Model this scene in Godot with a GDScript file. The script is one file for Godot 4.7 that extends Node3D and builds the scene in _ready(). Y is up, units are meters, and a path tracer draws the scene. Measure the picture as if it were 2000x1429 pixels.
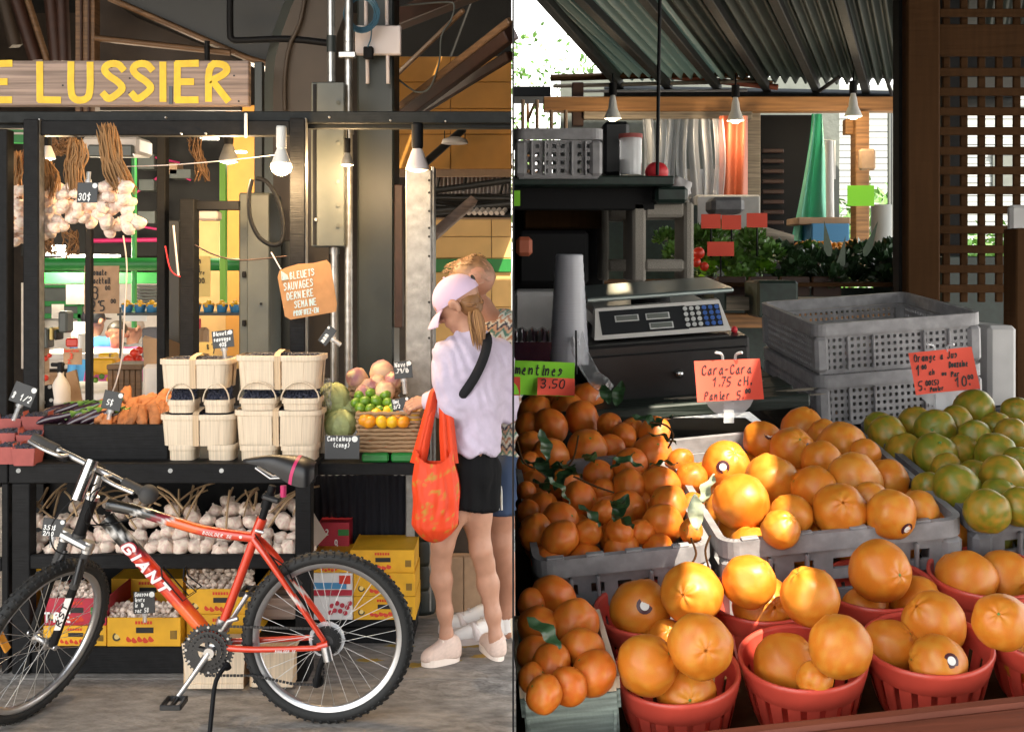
extends Node3D
# A covered produce market: a garlic and berry stall with a bicycle in front, and an orange stall next to it behind a thin partition.
const F := 2100.0     # focal length in photo pixels
const HV := 520.0     # photo row of the horizon
const CY := 1.755     # eye height
var M := {}
var rng := RandomNumberGenerator.new()
var used := {}

# a pixel of the photograph and a distance -> a point of the place
func P(u: float, v: float, d: float) -> Vector3:
	return Vector3((u - 1000.0) / F * d, CY - (v - HV) / F * d, -d)
func S(px: float, d: float) -> float:
	return px * d / F

class MB:
	var v := PackedVector3Array()
	var n := PackedVector3Array()
	var c := PackedColorArray()
	var t := PackedVector2Array()
	var ix := PackedInt32Array()
	var col := Color(1, 1, 1)
	func vert(p: Vector3, nn: Vector3, uv := Vector2.ZERO) -> int:
		v.append(p); n.append(nn); c.append(col); t.append(uv)
		return v.size() - 1
	func tri(a: int, b: int, d: int) -> void:
		var g := (v[d] - v[a]).cross(v[b] - v[a])
		if g.dot(n[a] + n[b] + n[d]) < 0.0:
			ix.append(a); ix.append(d); ix.append(b)
		else:
			ix.append(a); ix.append(b); ix.append(d)
	func flat(pts: Array, out: Vector3) -> void:
		var g: Vector3 = (pts[1] - pts[0]).cross(pts[2] - pts[0]).normalized()
		if g.dot(out) < 0.0: g = -g
		var s := v.size()
		var uvs := [Vector2(0, 1), Vector2(1, 1), Vector2(1, 0), Vector2(0, 0)]
		for i in pts.size(): vert(pts[i], g, uvs[i % 4])
		for i in range(2, pts.size()): tri(s, s + i - 1, s + i)
	func hexa(p: Array) -> void:   # 8 corners, bottom ring then top ring
		var m := Vector3.ZERO
		for q in p: m += q / 8.0
		for f in [[0, 1, 2, 3], [4, 5, 6, 7], [0, 1, 5, 4], [1, 2, 6, 5], [2, 3, 7, 6], [3, 0, 4, 7]]:
			var q := [p[f[0]], p[f[1]], p[f[2]], p[f[3]]]
			flat(q, (q[0] + q[1] + q[2] + q[3]) / 4.0 - m)
	func box(ce: Vector3, size: Vector3, b := Basis(), bev := 0.0) -> void:
		var h := size / 2.0
		bev = minf(bev, minf(h.x, minf(h.y, h.z)) * 0.6)
		if bev <= 0.0:
			var p := []
			for y in [-1, 1]:
				for xz in [[-1, -1], [1, -1], [1, 1], [-1, 1]]:
					p.append(ce + b * Vector3(xz[0] * h.x, y * h.y, xz[1] * h.z))
			hexa(p)
			return
		for ax in 3:
			for s in [-1.0, 1.0]:
				var q := []
				for e in [[-1, -1], [1, -1], [1, 1], [-1, 1]]:
					var w := Vector3.ZERO
					w[ax] = s * h[ax]
					w[(ax + 1) % 3] = e[0] * (h[(ax + 1) % 3] - bev)
					w[(ax + 2) % 3] = e[1] * (h[(ax + 2) % 3] - bev)
					q.append(ce + b * w)
				var o := Vector3.ZERO
				o[ax] = s
				flat(q, b * o)
			for s1 in [-1.0, 1.0]:
				for s2 in [-1.0, 1.0]:
					var q := []
					var a1 := (ax + 1) % 3
					var a2 := (ax + 2) % 3
					for e in [[-1, 0], [1, 0], [1, 1], [-1, 1]]:
						var w := Vector3.ZERO
						w[ax] = e[0] * (h[ax] - bev)
						w[a1] = s1 * (h[a1] - (bev if e[1] else 0.0))
						w[a2] = s2 * (h[a2] - (0.0 if e[1] else bev))
						q.append(ce + b * w)
					var o := Vector3.ZERO
					o[a1] = s1; o[a2] = s2
					flat(q, b * o)
		for sx in [-1.0, 1.0]:
			for sy in [-1.0, 1.0]:
				for sz in [-1.0, 1.0]:
					var s := Vector3(sx, sy, sz)
					var q := []
					for ax in 3:
						var w := s * (h - Vector3.ONE * bev)
						w[ax] = s[ax] * h[ax]
						q.append(ce + b * w)
					flat(q, b * s)
	# general smooth grid: f(i, j) -> point; wrap joins the last column to the first
	func grid(nu: int, nv: int, f: Callable, wrap := false, inner := Vector3.INF) -> void:
		var s := v.size()
		var pts := PackedVector3Array()
		for j in nv + 1:
			for i in nu + 1:
				pts.append(f.call(float(i) / nu, float(j) / nv))
		for j in nv + 1:
			for i in nu + 1:
				var i0 := i - 1
				var i1 := i + 1
				if wrap:
					i0 = nu - 1 if i == 0 else i - 1
					i1 = 1 if i == nu else i + 1
				i0 = maxi(i0, 0); i1 = mini(i1, nu)
				var j0 := maxi(j - 1, 0)
				var j1 := mini(j + 1, nv)
				var w := nu + 1
				var du := pts[j * w + i1] - pts[j * w + i0]
				if du.length_squared() < 1e-14:
					var jj := j + 1 if j < nv / 2 else j - 1
					du = pts[jj * w + i1] - pts[jj * w + i0]
				var dv := pts[j1 * w + i] - pts[j0 * w + i]
				var g := dv.cross(du).normalized()
				if inner != Vector3.INF and g.dot(pts[j * w + i] - inner) < 0.0: g = -g
				vert(pts[j * w + i], g, Vector2(float(i) / nu, float(j) / nv))
		for j in nv:
			for i in nu:
				var a := s + j * (nu + 1) + i
				tri(a, a + 1, a + nu + 2); tri(a, a + nu + 2, a + nu + 1)
	func tube(pts: Array, rad, sides := 8, caps := true, squash := 1.0, closed := false) -> void:
		var k := pts.size()
		var s := v.size()
		var up := Vector3.UP
		var d0: Vector3 = (pts[1] - pts[0]).normalized()
		if absf(d0.dot(up)) > 0.9: up = Vector3(0, 0, 1)
		var side := d0.cross(up).normalized()
		for i in k:
			var a: Vector3 = pts[i - 1] if i > 0 else (pts[k - 2] if closed else pts[0])
			var e: Vector3 = pts[i + 1] if i < k - 1 else (pts[1] if closed else pts[k - 1])
			var d := (e - a).normalized()
			side = (side - d * side.dot(d)).normalized()
			var w := d.cross(side)
			var r: float = rad[i] if rad is Array else rad
			for q in sides + 1:
				var an := TAU * q / sides
				var o := side * cos(an) + w * sin(an) * squash
				vert(pts[i] + o * r, o.normalized(), Vector2(float(q) / sides, float(i) / (k - 1)))
		for i in k - 1:
			for q in sides:
				var a := s + i * (sides + 1) + q
				tri(a, a + 1, a + sides + 2); tri(a, a + sides + 2, a + sides + 1)
		if caps and not closed:
			for e in [0, k - 1]:
				var ring := []
				for q in sides: ring.append(v[s + e * (sides + 1) + q])
				flat(ring, (pts[0] - pts[1]) if e == 0 else (pts[k - 1] - pts[k - 2]))
	func lathe(prof: Array, seg: int, xf := Transform3D(), sharp := false) -> void:
		for i in prof.size() - 1 if sharp else 1:
			var pr: Array = [prof[i], prof[i + 1]] if sharp else prof
			var s := v.size()
			for j in pr.size():
				var a: Vector2 = pr[maxi(j - 1, 0)]
				var e: Vector2 = pr[mini(j + 1, pr.size() - 1)]
				var g := Vector2((e - a).y, -(e - a).x).normalized()
				for q in seg + 1:
					var an := TAU * q / seg
					vert(xf * Vector3(pr[j].x * cos(an), pr[j].y, pr[j].x * sin(an)), (xf.basis * Vector3(g.x * cos(an), g.y, g.x * sin(an))).normalized(), Vector2(float(q) / seg, float(j) / (pr.size() - 1)))
			for j in pr.size() - 1:
				for q in seg:
					var a := s + j * (seg + 1) + q
					tri(a, a + 1, a + seg + 2); tri(a, a + seg + 2, a + seg + 1)
	func extrude(poly: PackedVector2Array, depth: float, xf := Transform3D()) -> void:
		var ids := Geometry2D.triangulate_polygon(poly)
		for z in [depth / 2.0, -depth / 2.0]:
			for i in range(0, ids.size(), 3):
				flat([xf * Vector3(poly[ids[i]].x, poly[ids[i]].y, z), xf * Vector3(poly[ids[i + 1]].x, poly[ids[i + 1]].y, z), xf * Vector3(poly[ids[i + 2]].x, poly[ids[i + 2]].y, z)], xf.basis * Vector3(0, 0, z))
		var sgn := -1.0 if Geometry2D.is_polygon_clockwise(poly) else 1.0
		for i in poly.size():
			var a := poly[i]
			var e := poly[(i + 1) % poly.size()]
			var o := Vector2((e - a).y, -(e - a).x) * sgn
			flat([xf * Vector3(a.x, a.y, -depth / 2), xf * Vector3(e.x, e.y, -depth / 2), xf * Vector3(e.x, e.y, depth / 2), xf * Vector3(a.x, a.y, depth / 2)], xf.basis * Vector3(o.x, o.y, 0))
	func ball(ce: Vector3, r: Vector3, nu := 12, nv := 8, b := Basis()) -> void:
		grid(nu, nv, func(a: float, e: float) -> Vector3: return ce + b * (r * Vector3(sin(PI * e) * cos(TAU * a), cos(PI * e), sin(PI * e) * sin(TAU * a))), true, ce)
	func mesh() -> ArrayMesh:
		var m := ArrayMesh.new()
		var arr := []
		arr.resize(Mesh.ARRAY_MAX)
		arr[Mesh.ARRAY_VERTEX] = v; arr[Mesh.ARRAY_NORMAL] = n; arr[Mesh.ARRAY_COLOR] = c; arr[Mesh.ARRAY_TEX_UV] = t; arr[Mesh.ARRAY_INDEX] = ix
		m.add_surface_from_arrays(Mesh.PRIMITIVE_TRIANGLES, arr)
		return m

func numbered(called: String) -> String:
	var k: int = used.get(called, 0)
	used[called] = k + 1
	return called if k == 0 else "%s_%03d" % [called, k]
func tag(o: Node3D, label: String, category: String, group := "", kind := "") -> Node3D:
	if label: o.set_meta("label", label)
	if category: o.set_meta("category", category)
	if group: o.set_meta("group", group)
	if kind: o.set_meta("kind", kind)
	return o
func thing(called: String, label: String, category: String, at := Vector3.ZERO, group := "") -> Node3D:
	var o := Node3D.new()
	o.name = numbered(called)
	add_child(o)
	o.position = at
	return tag(o, label, category, group)
# a mesh in the coordinates of its parent
func ob(called: String, m, mat: Material, parent: Node3D = null, xf := Transform3D()) -> MeshInstance3D:
	var o := MeshInstance3D.new()
	o.mesh = m.mesh() if m is MB else m
	o.material_override = mat
	o.transform = xf
	if parent == null:
		o.name = numbered(called)
		add_child(o)
	else:
		o.name = called
		parent.add_child(o, true)
	return o
# a mesh given in world coordinates, hung under its parent
func obw(called: String, m, mat: Material, parent: Node3D) -> MeshInstance3D:
	var g := Transform3D()
	var q: Node = parent
	while q != self:
		g = q.transform * g
		q = q.get_parent()
	return ob(called, m, mat, parent, g.affine_inverse())
func copy_of(o: Node3D, xf: Transform3D, label := "", group := "") -> Node3D:
	var base := String(o.name)
	if base.length() > 4 and base.right(3).is_valid_int(): base = base.left(-4)
	var r: Node3D = o.duplicate()
	r.name = numbered(base)
	add_child(r)
	r.transform = xf
	if label: r.set_meta("label", label)
	if group: r.set_meta("group", group)
	return r
func struct(called: String, m, mat: Material) -> MeshInstance3D:
	var o := ob(called, m, mat)
	o.set_meta("kind", "structure")
	return o
# a box whose front face covers a rectangle of the photograph at distance d
func pbox(mb: MB, u0: float, v0: float, u1: float, v1: float, d: float, depth: float, bev := 0.004) -> void:
	var a := P(u0, v0, d)
	var e := P(u1, v1, d)
	mb.box(Vector3((a.x + e.x) / 2, (a.y + e.y) / 2, -d - depth / 2), Vector3(absf(e.x - a.x), absf(a.y - e.y), depth), Basis(), bev)
func pb(u0: float, v0: float, u1: float, v1: float, d: float, depth: float, bev := 0.004) -> MB:
	var mb := MB.new()
	pbox(mb, u0, v0, u1, v1, d, depth, bev)
	return mb
# a round bar through pixels [u, v, d]
func ptube(pts: Array, r, sides := 8) -> MB:
	var q := []
	for p in pts: q.append(P(p[0], p[1], p[2]))
	var mb := MB.new()
	mb.tube(q, r, sides)
	return mb
func smooth(pts: Array, per := 4) -> Array:
	var cur := Curve3D.new()
	for i in pts.size():
		var a: Vector3 = pts[maxi(i - 1, 0)]
		var e: Vector3 = pts[mini(i + 1, pts.size() - 1)]
		cur.add_point(pts[i], -(e - a) / 6.0, (e - a) / 6.0)
	var out := []
	for i in (pts.size() - 1) * per + 1:
		out.append(cur.sample(mini(i / per, pts.size() - 2), float(i - mini(i / per, pts.size() - 2) * per) / per))
	return out
func curve_tube(pts: Array, r: float, sides := 6, per := 5) -> MB:   # pixels [u, v, d], smoothed
	var q := []
	for p in pts: q.append(P(p[0], p[1], p[2]))
	var mb := MB.new()
	mb.tube(smooth(q, per), r, sides)
	return mb
func look(dir: Vector3, up := Vector3.UP) -> Basis:   # y axis along dir
	var y := dir.normalized()
	var x := up.cross(y)
	if x.length() < 0.01: x = Vector3.RIGHT
	x = x.normalized()
	return Basis(x, y, x.cross(y))

# ---------- materials ----------
var TX := {}
func noise_tex(id: String, freq: float, lo: float, hi: float, oct := 4, type := FastNoiseLite.TYPE_SIMPLEX_SMOOTH, size := 256, stretch := Vector2.ONE) -> ImageTexture:
	if TX.has(id): return TX[id]
	var ns := FastNoiseLite.new()
	ns.noise_type = type; ns.frequency = freq; ns.fractal_octaves = oct; ns.seed = hash(id) % 1000
	var im := Image.create(size, size, false, Image.FORMAT_RGB8)
	for y in size:
		for x in size:
			# wrap on a torus blend so that the tile has no seam
			var fx := float(x) / size
			var fy := float(y) / size
			var a := ns.get_noise_2d(x * stretch.x, y * stretch.y)
			var b := ns.get_noise_2d((x - size) * stretch.x, y * stretch.y)
			var e := ns.get_noise_2d(x * stretch.x, (y - size) * stretch.y)
			var g := ns.get_noise_2d((x - size) * stretch.x, (y - size) * stretch.y)
			var w := lerpf(lerpf(a, b, fx), lerpf(e, g, fx), fy)
			var q := clampf(lerpf(lo, hi, clampf(0.5 + w * 1.1, 0, 1)), 0, 1)
			im.set_pixel(x, y, Color(q, q, q))
	TX[id] = ImageTexture.create_from_image(im)
	return TX[id]
func normal_of(id: String, src: ImageTexture, strength: float) -> ImageTexture:
	if TX.has(id): return TX[id]
	var im: Image = src.get_image().duplicate()
	im.convert(Image.FORMAT_RGBA8)
	im.bump_map_to_normal_map(strength)
	TX[id] = ImageTexture.create_from_image(im)
	return TX[id]
# colours are linear reflectances
func mt(id: String, r: float, g: float, b: float, rough := 0.7, o := {}) -> StandardMaterial3D:
	var m := StandardMaterial3D.new()
	m.resource_name = id
	m.albedo_color = Color(r, g, b).linear_to_srgb()
	m.roughness = rough
	m.metallic = o.get("metal", 0.0)
	if o.has("tex"): m.albedo_texture = TX[o.tex]
	if o.has("nrm"):
		m.normal_enabled = true
		m.normal_texture = TX[o.nrm]
		m.normal_scale = o.get("ns", 0.5)
	if (o.has("tex") or o.has("nrm")) and not o.has("uv"):
		m.uv1_triplanar = true
	var sc = o.get("sc", 2.0)
	m.uv1_scale = sc if sc is Vector3 else Vector3.ONE * sc
	if o.get("vc", false): m.vertex_color_use_as_albedo = true
	if o.has("coat"):
		m.clearcoat_enabled = true; m.clearcoat = o.coat; m.clearcoat_roughness = 0.12
	if o.has("back"):
		m.backlight_enabled = true; m.backlight = o.back
	if o.has("alpha"):
		m.transparency = BaseMaterial3D.TRANSPARENCY_ALPHA
		m.albedo_color.a = o.alpha
	if o.has("spec"): m.metallic_specular = o.spec
	if o.has("glow"):
		m.emission_enabled = true; m.emission = o.glow; m.emission_energy_multiplier = o.get("power", 1.0)
	if o.has("sss"):
		m.subsurf_scatter_enabled = true; m.subsurf_scatter_strength = o.sss
	M[id] = m
	return m

# ---------- handwriting: strokes on a 4 x 6 grid ----------
const GLYPH := {
	"A": "00-26-40,12-32", "B": "00-06-26-35-24-03,23-42-31-20-00", "C": "45-36-16-05-01-10-30-41", "D": "00-06-26-44-42-20-00", "E": "46-06-00-40,03-33", "F": "46-06-00,03-33", "G": "45-36-16-05-01-10-30-41-43-23", "H": "00-06,40-46,03-43", "I": "20-26", "J": "36-31-20-10-01", "K": "00-06,46-03-40", "L": "06-00-40", "M": "00-06-23-46-40", "N": "00-06-40-46", "O": "26-05-01-20-41-45-26", "P": "00-06-36-45-34-03", "R": "00-06-36-45-34-03,13-40", "S": "45-36-16-05-14-33-42-31-10-01", "T": "06-46,26-20", "U": "06-01-10-30-41-46", "V": "06-20-46", "W": "06-10-24-30-46", "X": "00-46,06-40", "Y": "06-23-46,23-20", "Z": "06-46-00-40",
	"a": "33-24-13-01-10-20-32,34-31-40", "b": "06-00,03-24-33-31-20-00", "c": "33-24-13-01-10-30", "d": "36-30,33-14-02-10-31", "e": "02-32-24-13-01-10-30", "f": "35-26-15-10,03-33", "g": "33-14-02-11-32,34-3a-1b-0a", "h": "06-00,02-24-33-30", "i": "14-10-20,15-16", "j": "24-2a-0a", "k": "06-00,34-02-30", "l": "16-11-20", "m": "04-00,02-14-22-20,22-34-42-40", "n": "04-00,02-24-33-30", "o": "24-03-01-10-31-33-24", "p": "04-0b,03-24-33-31-20-01", "r": "04-00,02-14-34", "s": "33-14-03-32-21-00", "t": "16-11-20-30,04-34", "u": "04-01-10-31,34-30", "v": "04-20-44", "w": "04-10-23-30-44", "x": "04-30,34-00", "y": "04-21,44-1b", "z": "04-34-00-30",
	"0": "26-05-01-20-41-45-26", "1": "04-26-20", "2": "05-16-36-45-43-00-40", "3": "05-26-45-33-13,33-42-30-10-01", "4": "36-02-42,30-34", "5": "46-06-03-33-42-30-00", "6": "36-03-01-20-41-33-02", "7": "06-46-10", "8": "26-05-41-20-01-45-26", "9": "43-23-05-26-45-40",
	".": "10-11", ",": "11-0a", "-": "03-33", "(": "36-14-12-30", ")": "16-34-32-10", "/": "00-46", "$": "45-16-04-42-30-01,27-2a", "'": "26-15", "c|": "33-14-02-20-31,26-2a", ":": "11-12,14-15", "&": "40-15-26-34-02-10-42", "!": "26-22,20-21"}
func put_text(mb: MB, text: String, h: float, wid: float, xf: Transform3D, jit := 0.0, slant := 0.0, lead := 1.45, narrow := 0.62, fine := 0.0) -> void:
	var y := 0.0
	var seedy := RandomNumberGenerator.new()
	seedy.seed = hash(text)
	var unit := h / 6.0
	var lift := 0.0
	for line in text.split("\n"):
		var x := 0.0
		var adv := unit * narrow * 6.6
		for ch in line:
			if GLYPH.has(ch):
				for st in String(GLYPH[ch]).split(","):
					var pts := PackedVector2Array()
					for s in st.split("-"):
						var yy := -float("ab".find(s[1]) + 1) if s[1] in "ab" else float(s[1])
						pts.append(Vector2(float(s[0]) + seedy.randf_range(-jit, jit), yy + seedy.randf_range(-jit, jit)))
					if not ch in "AEFHIKLMNTVWXYZ147kvwxz/-":
						for rep in 2:
							var q := PackedVector2Array([pts[0]])
							for i in pts.size() - 1:
								q.append(pts[i].lerp(pts[i + 1], 0.25)); q.append(pts[i].lerp(pts[i + 1], 0.75))
							q.append(pts[pts.size() - 1])
							if pts[0] == pts[pts.size() - 1]: q = q.slice(1, q.size() - 1); q.append(q[0])
							pts = q
					for i in pts.size():
						pts[i] = Vector2(x + (pts[i].x * narrow + pts[i].y * slant) * unit, y + pts[i].y * unit)
					if fine > 0.0:
						var fp := PackedVector2Array([pts[0]])
						for i in pts.size() - 1:
							var cuts := ceili((pts[i + 1] - pts[i]).length() / fine)
							for k in cuts: fp.append(pts[i].lerp(pts[i + 1], float(k + 1) / cuts))
						pts = fp
					for i in pts.size() - 1:
						var d := (pts[i + 1] - pts[i]).normalized()
						var s := Vector2(-d.y, d.x) * wid / 2
						var a := pts[i] - d * wid * 0.3
						var e := pts[i + 1] + d * wid * 0.3
						var q := []
						lift = fmod(lift + 0.00003, 0.0006)
						for w in [a - s, e - s, e + s, a + s]: q.append(xf * Vector3(w.x, w.y, lift))
						mb.flat(q, xf.basis.z)
			x += adv * (0.5 if ch in "Iil.,:'!" else 1.0)
		y -= h * lead

func _ready() -> void:
	rng.seed = 7
	var cam := Camera3D.new()
	cam.name = "camera"
	cam.projection = Camera3D.PROJECTION_FRUSTUM
	cam.near = 0.05
	cam.far = 400.0
	cam.size = 0.05 * 1429.0 / F
	cam.frustum_offset = Vector2(0, -0.05 * (714.5 - HV) / F)
	cam.position = Vector3(0, CY, 0)
	cam.current = true
	add_child(cam)
	var env := Environment.new()
	env.background_mode = Environment.BG_SKY
	var sm := ProceduralSkyMaterial.new()
	sm.sky_top_color = Color(0.70, 0.73, 0.76)
	sm.sky_horizon_color = Color(0.97, 0.945, 0.90)
	sm.ground_bottom_color = Color(0.42, 0.40, 0.37)
	sm.ground_horizon_color = Color(0.75, 0.74, 0.72)
	sm.sky_curve = 0.22
	sm.sky_energy_multiplier = 1.25
	env.sky = Sky.new()
	env.sky.sky_material = sm
	env.tonemap_mode = Environment.TONE_MAPPER_LINEAR
	env.tonemap_exposure = EXPOSURE
	env.sdfgi_enabled = true; env.ssao_enabled = true; env.ssil_enabled = true
	var we := WorldEnvironment.new()
	we.name = "environment"
	we.environment = env
	add_child(we)
	var sun := DirectionalLight3D.new()
	sun.name = "sun"
	sun.light_energy = 1.15
	sun.light_angular_distance = 0.5
	sun.light_color = Color(1.0, 0.95, 0.86)
	sun.shadow_enabled = true
	sun.basis = Basis.looking_at(SUN_DIR, Vector3.UP)
	add_child(sun)
	materials()
	setting()
	left_back()
	left_frame()
	left_counter()
	left_goods()
	bicycle()
	people()
	right_back()
	right_table()
	right_goods()

const EXPOSURE := 4.2
const SUN_DIR := Vector3(-0.30, -0.80, -0.52)

func materials() -> void:
	noise_tex("mott", 0.02, 0.80, 1.0, 5)
	noise_tex("fine", 0.12, 0.8, 1.0, 4)
	noise_tex("soft", 0.012, 0.92, 1.0, 3)
	noise_tex("stain", 0.03, 0.74, 1.06, 5)
	noise_tex("pore", 0.28, 0.0, 1.0, 2, FastNoiseLite.TYPE_CELLULAR)
	noise_tex("grain", 0.05, 0.72, 1.03, 5, FastNoiseLite.TYPE_SIMPLEX_SMOOTH, 256, Vector2(0.10, 1.6))
	noise_tex("grainy", 0.05, 0.88, 1.02, 5, FastNoiseLite.TYPE_SIMPLEX_SMOOTH, 256, Vector2(1.6, 0.10))
	normal_of("pore_n", TX["pore"], 3.0)
	normal_of("fine_n", TX["fine"], 6.0)
	normal_of("mott_n", TX["mott"], 8.0)
	normal_of("grainy_n", TX["grainy"], 5.0)
	normal_of("grain_n", TX["grain"], 5.0)
	# setting
	mt("floor", 0.33, 0.302, 0.275, 0.75, {"tex": "stain", "nrm": "fine_n", "ns": 1.0, "sc": Vector3(0.9, 0.9, 2.2)})
	mt("yellow_worn", 0.42, 0.27, 0.05, 0.75, {"tex": "mott", "sc": 1.5})
	mt("asphalt", 0.3, 0.285, 0.27, 0.9, {"tex": "mott", "sc": 0.5})
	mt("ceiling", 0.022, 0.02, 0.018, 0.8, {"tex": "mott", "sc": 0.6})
	mt("brown", 0.05, 0.032, 0.02, 0.7, {"tex": "mott", "sc": 1.0})
	mt("rust", 0.05, 0.018, 0.01, 0.6, {"tex": "mott", "sc": 2.0})
	mt("tan_beam", 0.19, 0.10, 0.045, 0.6, {"tex": "grain", "sc": 2.0})
	mt("taupe", 0.07, 0.052, 0.038, 0.6, {"tex": "soft", "sc": 1.0})
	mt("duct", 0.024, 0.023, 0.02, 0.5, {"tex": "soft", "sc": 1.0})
	mt("yellow_wall", 0.80, 0.48, 0.17, 0.6, {"tex": "soft", "sc": 1.2})
	mt("orange_wall", 0.62, 0.27, 0.035, 0.6, {"tex": "soft", "sc": 1.2})
	mt("green", 0.015, 0.20, 0.035, 0.45, {"tex": "soft", "sc": 2.0})
	mt("lime", 0.22, 0.48, 0.03, 0.5)
	mt("black_wood", 0.011, 0.011, 0.012, 0.65, {"spec": 0.3, "tex": "mott", "nrm": "grain_n", "ns": 0.5, "sc": 4.0})
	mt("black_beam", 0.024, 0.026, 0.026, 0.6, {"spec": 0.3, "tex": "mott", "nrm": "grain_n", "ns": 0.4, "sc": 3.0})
	mt("black", 0.008, 0.008, 0.009, 0.6, {"spec": 0.3})
	mt("navy_cloth", 0.008, 0.009, 0.016, 0.85, {"nrm": "mott_n", "ns": 0.8, "sc": 3.0})
	mt("steel_green", 0.022, 0.028, 0.026, 0.45, {"tex": "soft", "sc": 1.5})
	mt("panel_grey", 0.09, 0.097, 0.085, 0.45, {"tex": "soft", "sc": 2.0})
	mt("galv", 0.55, 0.54, 0.52, 0.34, {"metal": 0.85, "tex": "mott", "sc": 4.0})
	mt("alu", 0.36, 0.355, 0.34, 0.5, {"metal": 0.55, "tex": "mott", "nrm": "fine_n", "ns": 0.3, "sc": 3.0})
	mt("chrome", 0.62, 0.61, 0.6, 0.22, {"metal": 1.0})
	mt("silver", 0.55, 0.55, 0.56, 0.32, {"metal": 0.9})
	mt("white", 0.75, 0.74, 0.71, 0.5)
	mt("white_warm", 0.7, 0.62, 0.55, 0.6, {"tex": "soft", "sc": 2.0})
	mt("white_tube", 0.66, 0.58, 0.56, 0.4)
	mt("cable_blue", 0.03, 0.11, 0.17, 0.5)
	mt("pink_sheet", 0.62, 0.36, 0.42, 0.5, {"back": Color(0.3, 0.2, 0.2)})
	mt("pale_sheet", 0.55, 0.50, 0.47, 0.5)
	mt("red", 0.55, 0.02, 0.03, 0.5)
	mt("magenta", 0.5, 0.02, 0.12, 0.5)
	mt("glass", 0.9, 0.92, 0.92, 0.08, {"alpha": 0.18})
	mt("clear", 0.8, 0.82, 0.85, 0.15, {"alpha": 0.35})
	mt("bulb_hot", 1.0, 0.93, 0.8, 0.4, {"glow": Color(1.0, 0.86, 0.62), "power": 7.0})
	mt("bulb", 1.0, 0.93, 0.8, 0.4, {"glow": Color(1.0, 0.85, 0.6), "power": 0.8})
	mt("tube_lamp", 1, 1, 1, 0.4, {"glow": Color(1.0, 0.95, 0.88), "power": 1.0})
	# goods
	mt("sign_wood", 0.38, 0.27, 0.215, 0.75, {"tex": "grain", "nrm": "grain_n", "ns": 0.6, "sc": Vector3(0.9, 2.2, 1.0)})
	mt("sign_paint", 0.78, 0.50, 0.01, 0.55, {"tex": "soft", "sc": 6.0})
	mt("cardboard", 0.48, 0.235, 0.095, 0.85, {"tex": "soft", "sc": 5.0})
	mt("card_tan", 0.42, 0.27, 0.165, 0.85, {"tex": "soft", "sc": 5.0})
	mt("card_yellow", 0.75, 0.55, 0.2, 0.8)
	mt("ink", 0.012, 0.01, 0.01, 0.6)
	mt("slate", 0.014, 0.015, 0.017, 0.45)
	mt("chalk", 0.8, 0.8, 0.78, 0.8)
	mt("chalk_blue", 0.50, 0.62, 0.62, 0.8)
	mt("garlic", 1, 1, 1, 0.6, {"vc": true, "nrm": "grainy_n", "ns": 0.5, "sc": 1.5})
	mt("straw", 0.36, 0.19, 0.075, 0.8, {"tex": "fine", "sc": 8.0})
	mt("stem_pale", 0.50, 0.33, 0.18, 0.75, {"tex": "fine", "sc": 8.0})
	mt("veneer", 0.80, 0.65, 0.48, 0.65, {"tex": "grainy", "nrm": "grain_n", "ns": 0.15, "sc": Vector3(5, 2, 5)})
	mt("veneer_band", 0.70, 0.50, 0.31, 0.65, {"tex": "grainy", "sc": Vector3(8, 2, 8)})
	mt("blueberry", 0.03, 0.034, 0.062, 0.55, {"tex": "fine", "sc": 60.0})
	mt("box_yellow", 0.78, 0.40, 0.012, 0.6, {"tex": "soft", "sc": 3.0})
	mt("box_red", 0.46, 0.02, 0.045, 0.6, {"tex": "soft", "sc": 3.0})
	mt("box_white", 0.72, 0.70, 0.70, 0.6)
	mt("box_blue", 0.06, 0.24, 0.46, 0.6)
	mt("print_red", 0.62, 0.045, 0.01, 0.6)
	mt("print_dark", 0.06, 0.045, 0.02, 0.6)
	mt("berry_box", 0.36, 0.085, 0.075, 0.7, {"tex": "soft", "sc": 6.0})
	mt("yam", 0.56, 0.205, 0.07, 0.7, {"tex": "mott", "nrm": "mott_n", "ns": 0.3, "sc": 6.0})
	mt("aubergine", 0.03, 0.012, 0.022, 0.2, {"coat": 0.6})
	mt("leaf", 0.11, 0.25, 0.04, 0.5, {"tex": "mott", "sc": 10.0, "back": Color(0.1, 0.2, 0.03)})
	mt("leaf_dark", 0.03, 0.075, 0.026, 0.38, {"tex": "mott", "sc": 14.0, "back": Color(0.06, 0.12, 0.02)})
	mt("leaf_pale", 0.46, 0.50, 0.34, 0.5, {"tex": "mott", "sc": 10.0})
	mt("cabbage", 0.58, 0.66, 0.30, 0.55, {"tex": "mott", "nrm": "mott_n", "ns": 1.0, "sc": 5.0})
	mt("turnip", 1, 1, 1, 0.55, {"vc": true, "tex": "soft", "sc": 8.0})
	mt("lime_fruit", 0.13, 0.27, 0.02, 0.35, {"tex": "soft", "nrm": "pore_n", "ns": 0.2, "sc": 8.0})
	mt("lemon", 0.78, 0.43, 0.012, 0.4, {"nrm": "pore_n", "ns": 0.25, "sc": 8.0})
	mt("clem_far", 0.72, 0.27, 0.01, 0.4)
	mt("wicker", 0.40, 0.25, 0.13, 0.75, {"tex": "fine", "sc": 10.0})
	mt("tomato", 0.58, 0.035, 0.015, 0.35)
	mt("paper_bag", 0.36, 0.22, 0.12, 0.8, {"nrm": "mott_n", "ns": 1.2, "sc": 4.0})
	# bicycle
	mt("bike_paint", 1, 1, 1, 0.3, {"vc": true, "coat": 0.8})
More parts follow.
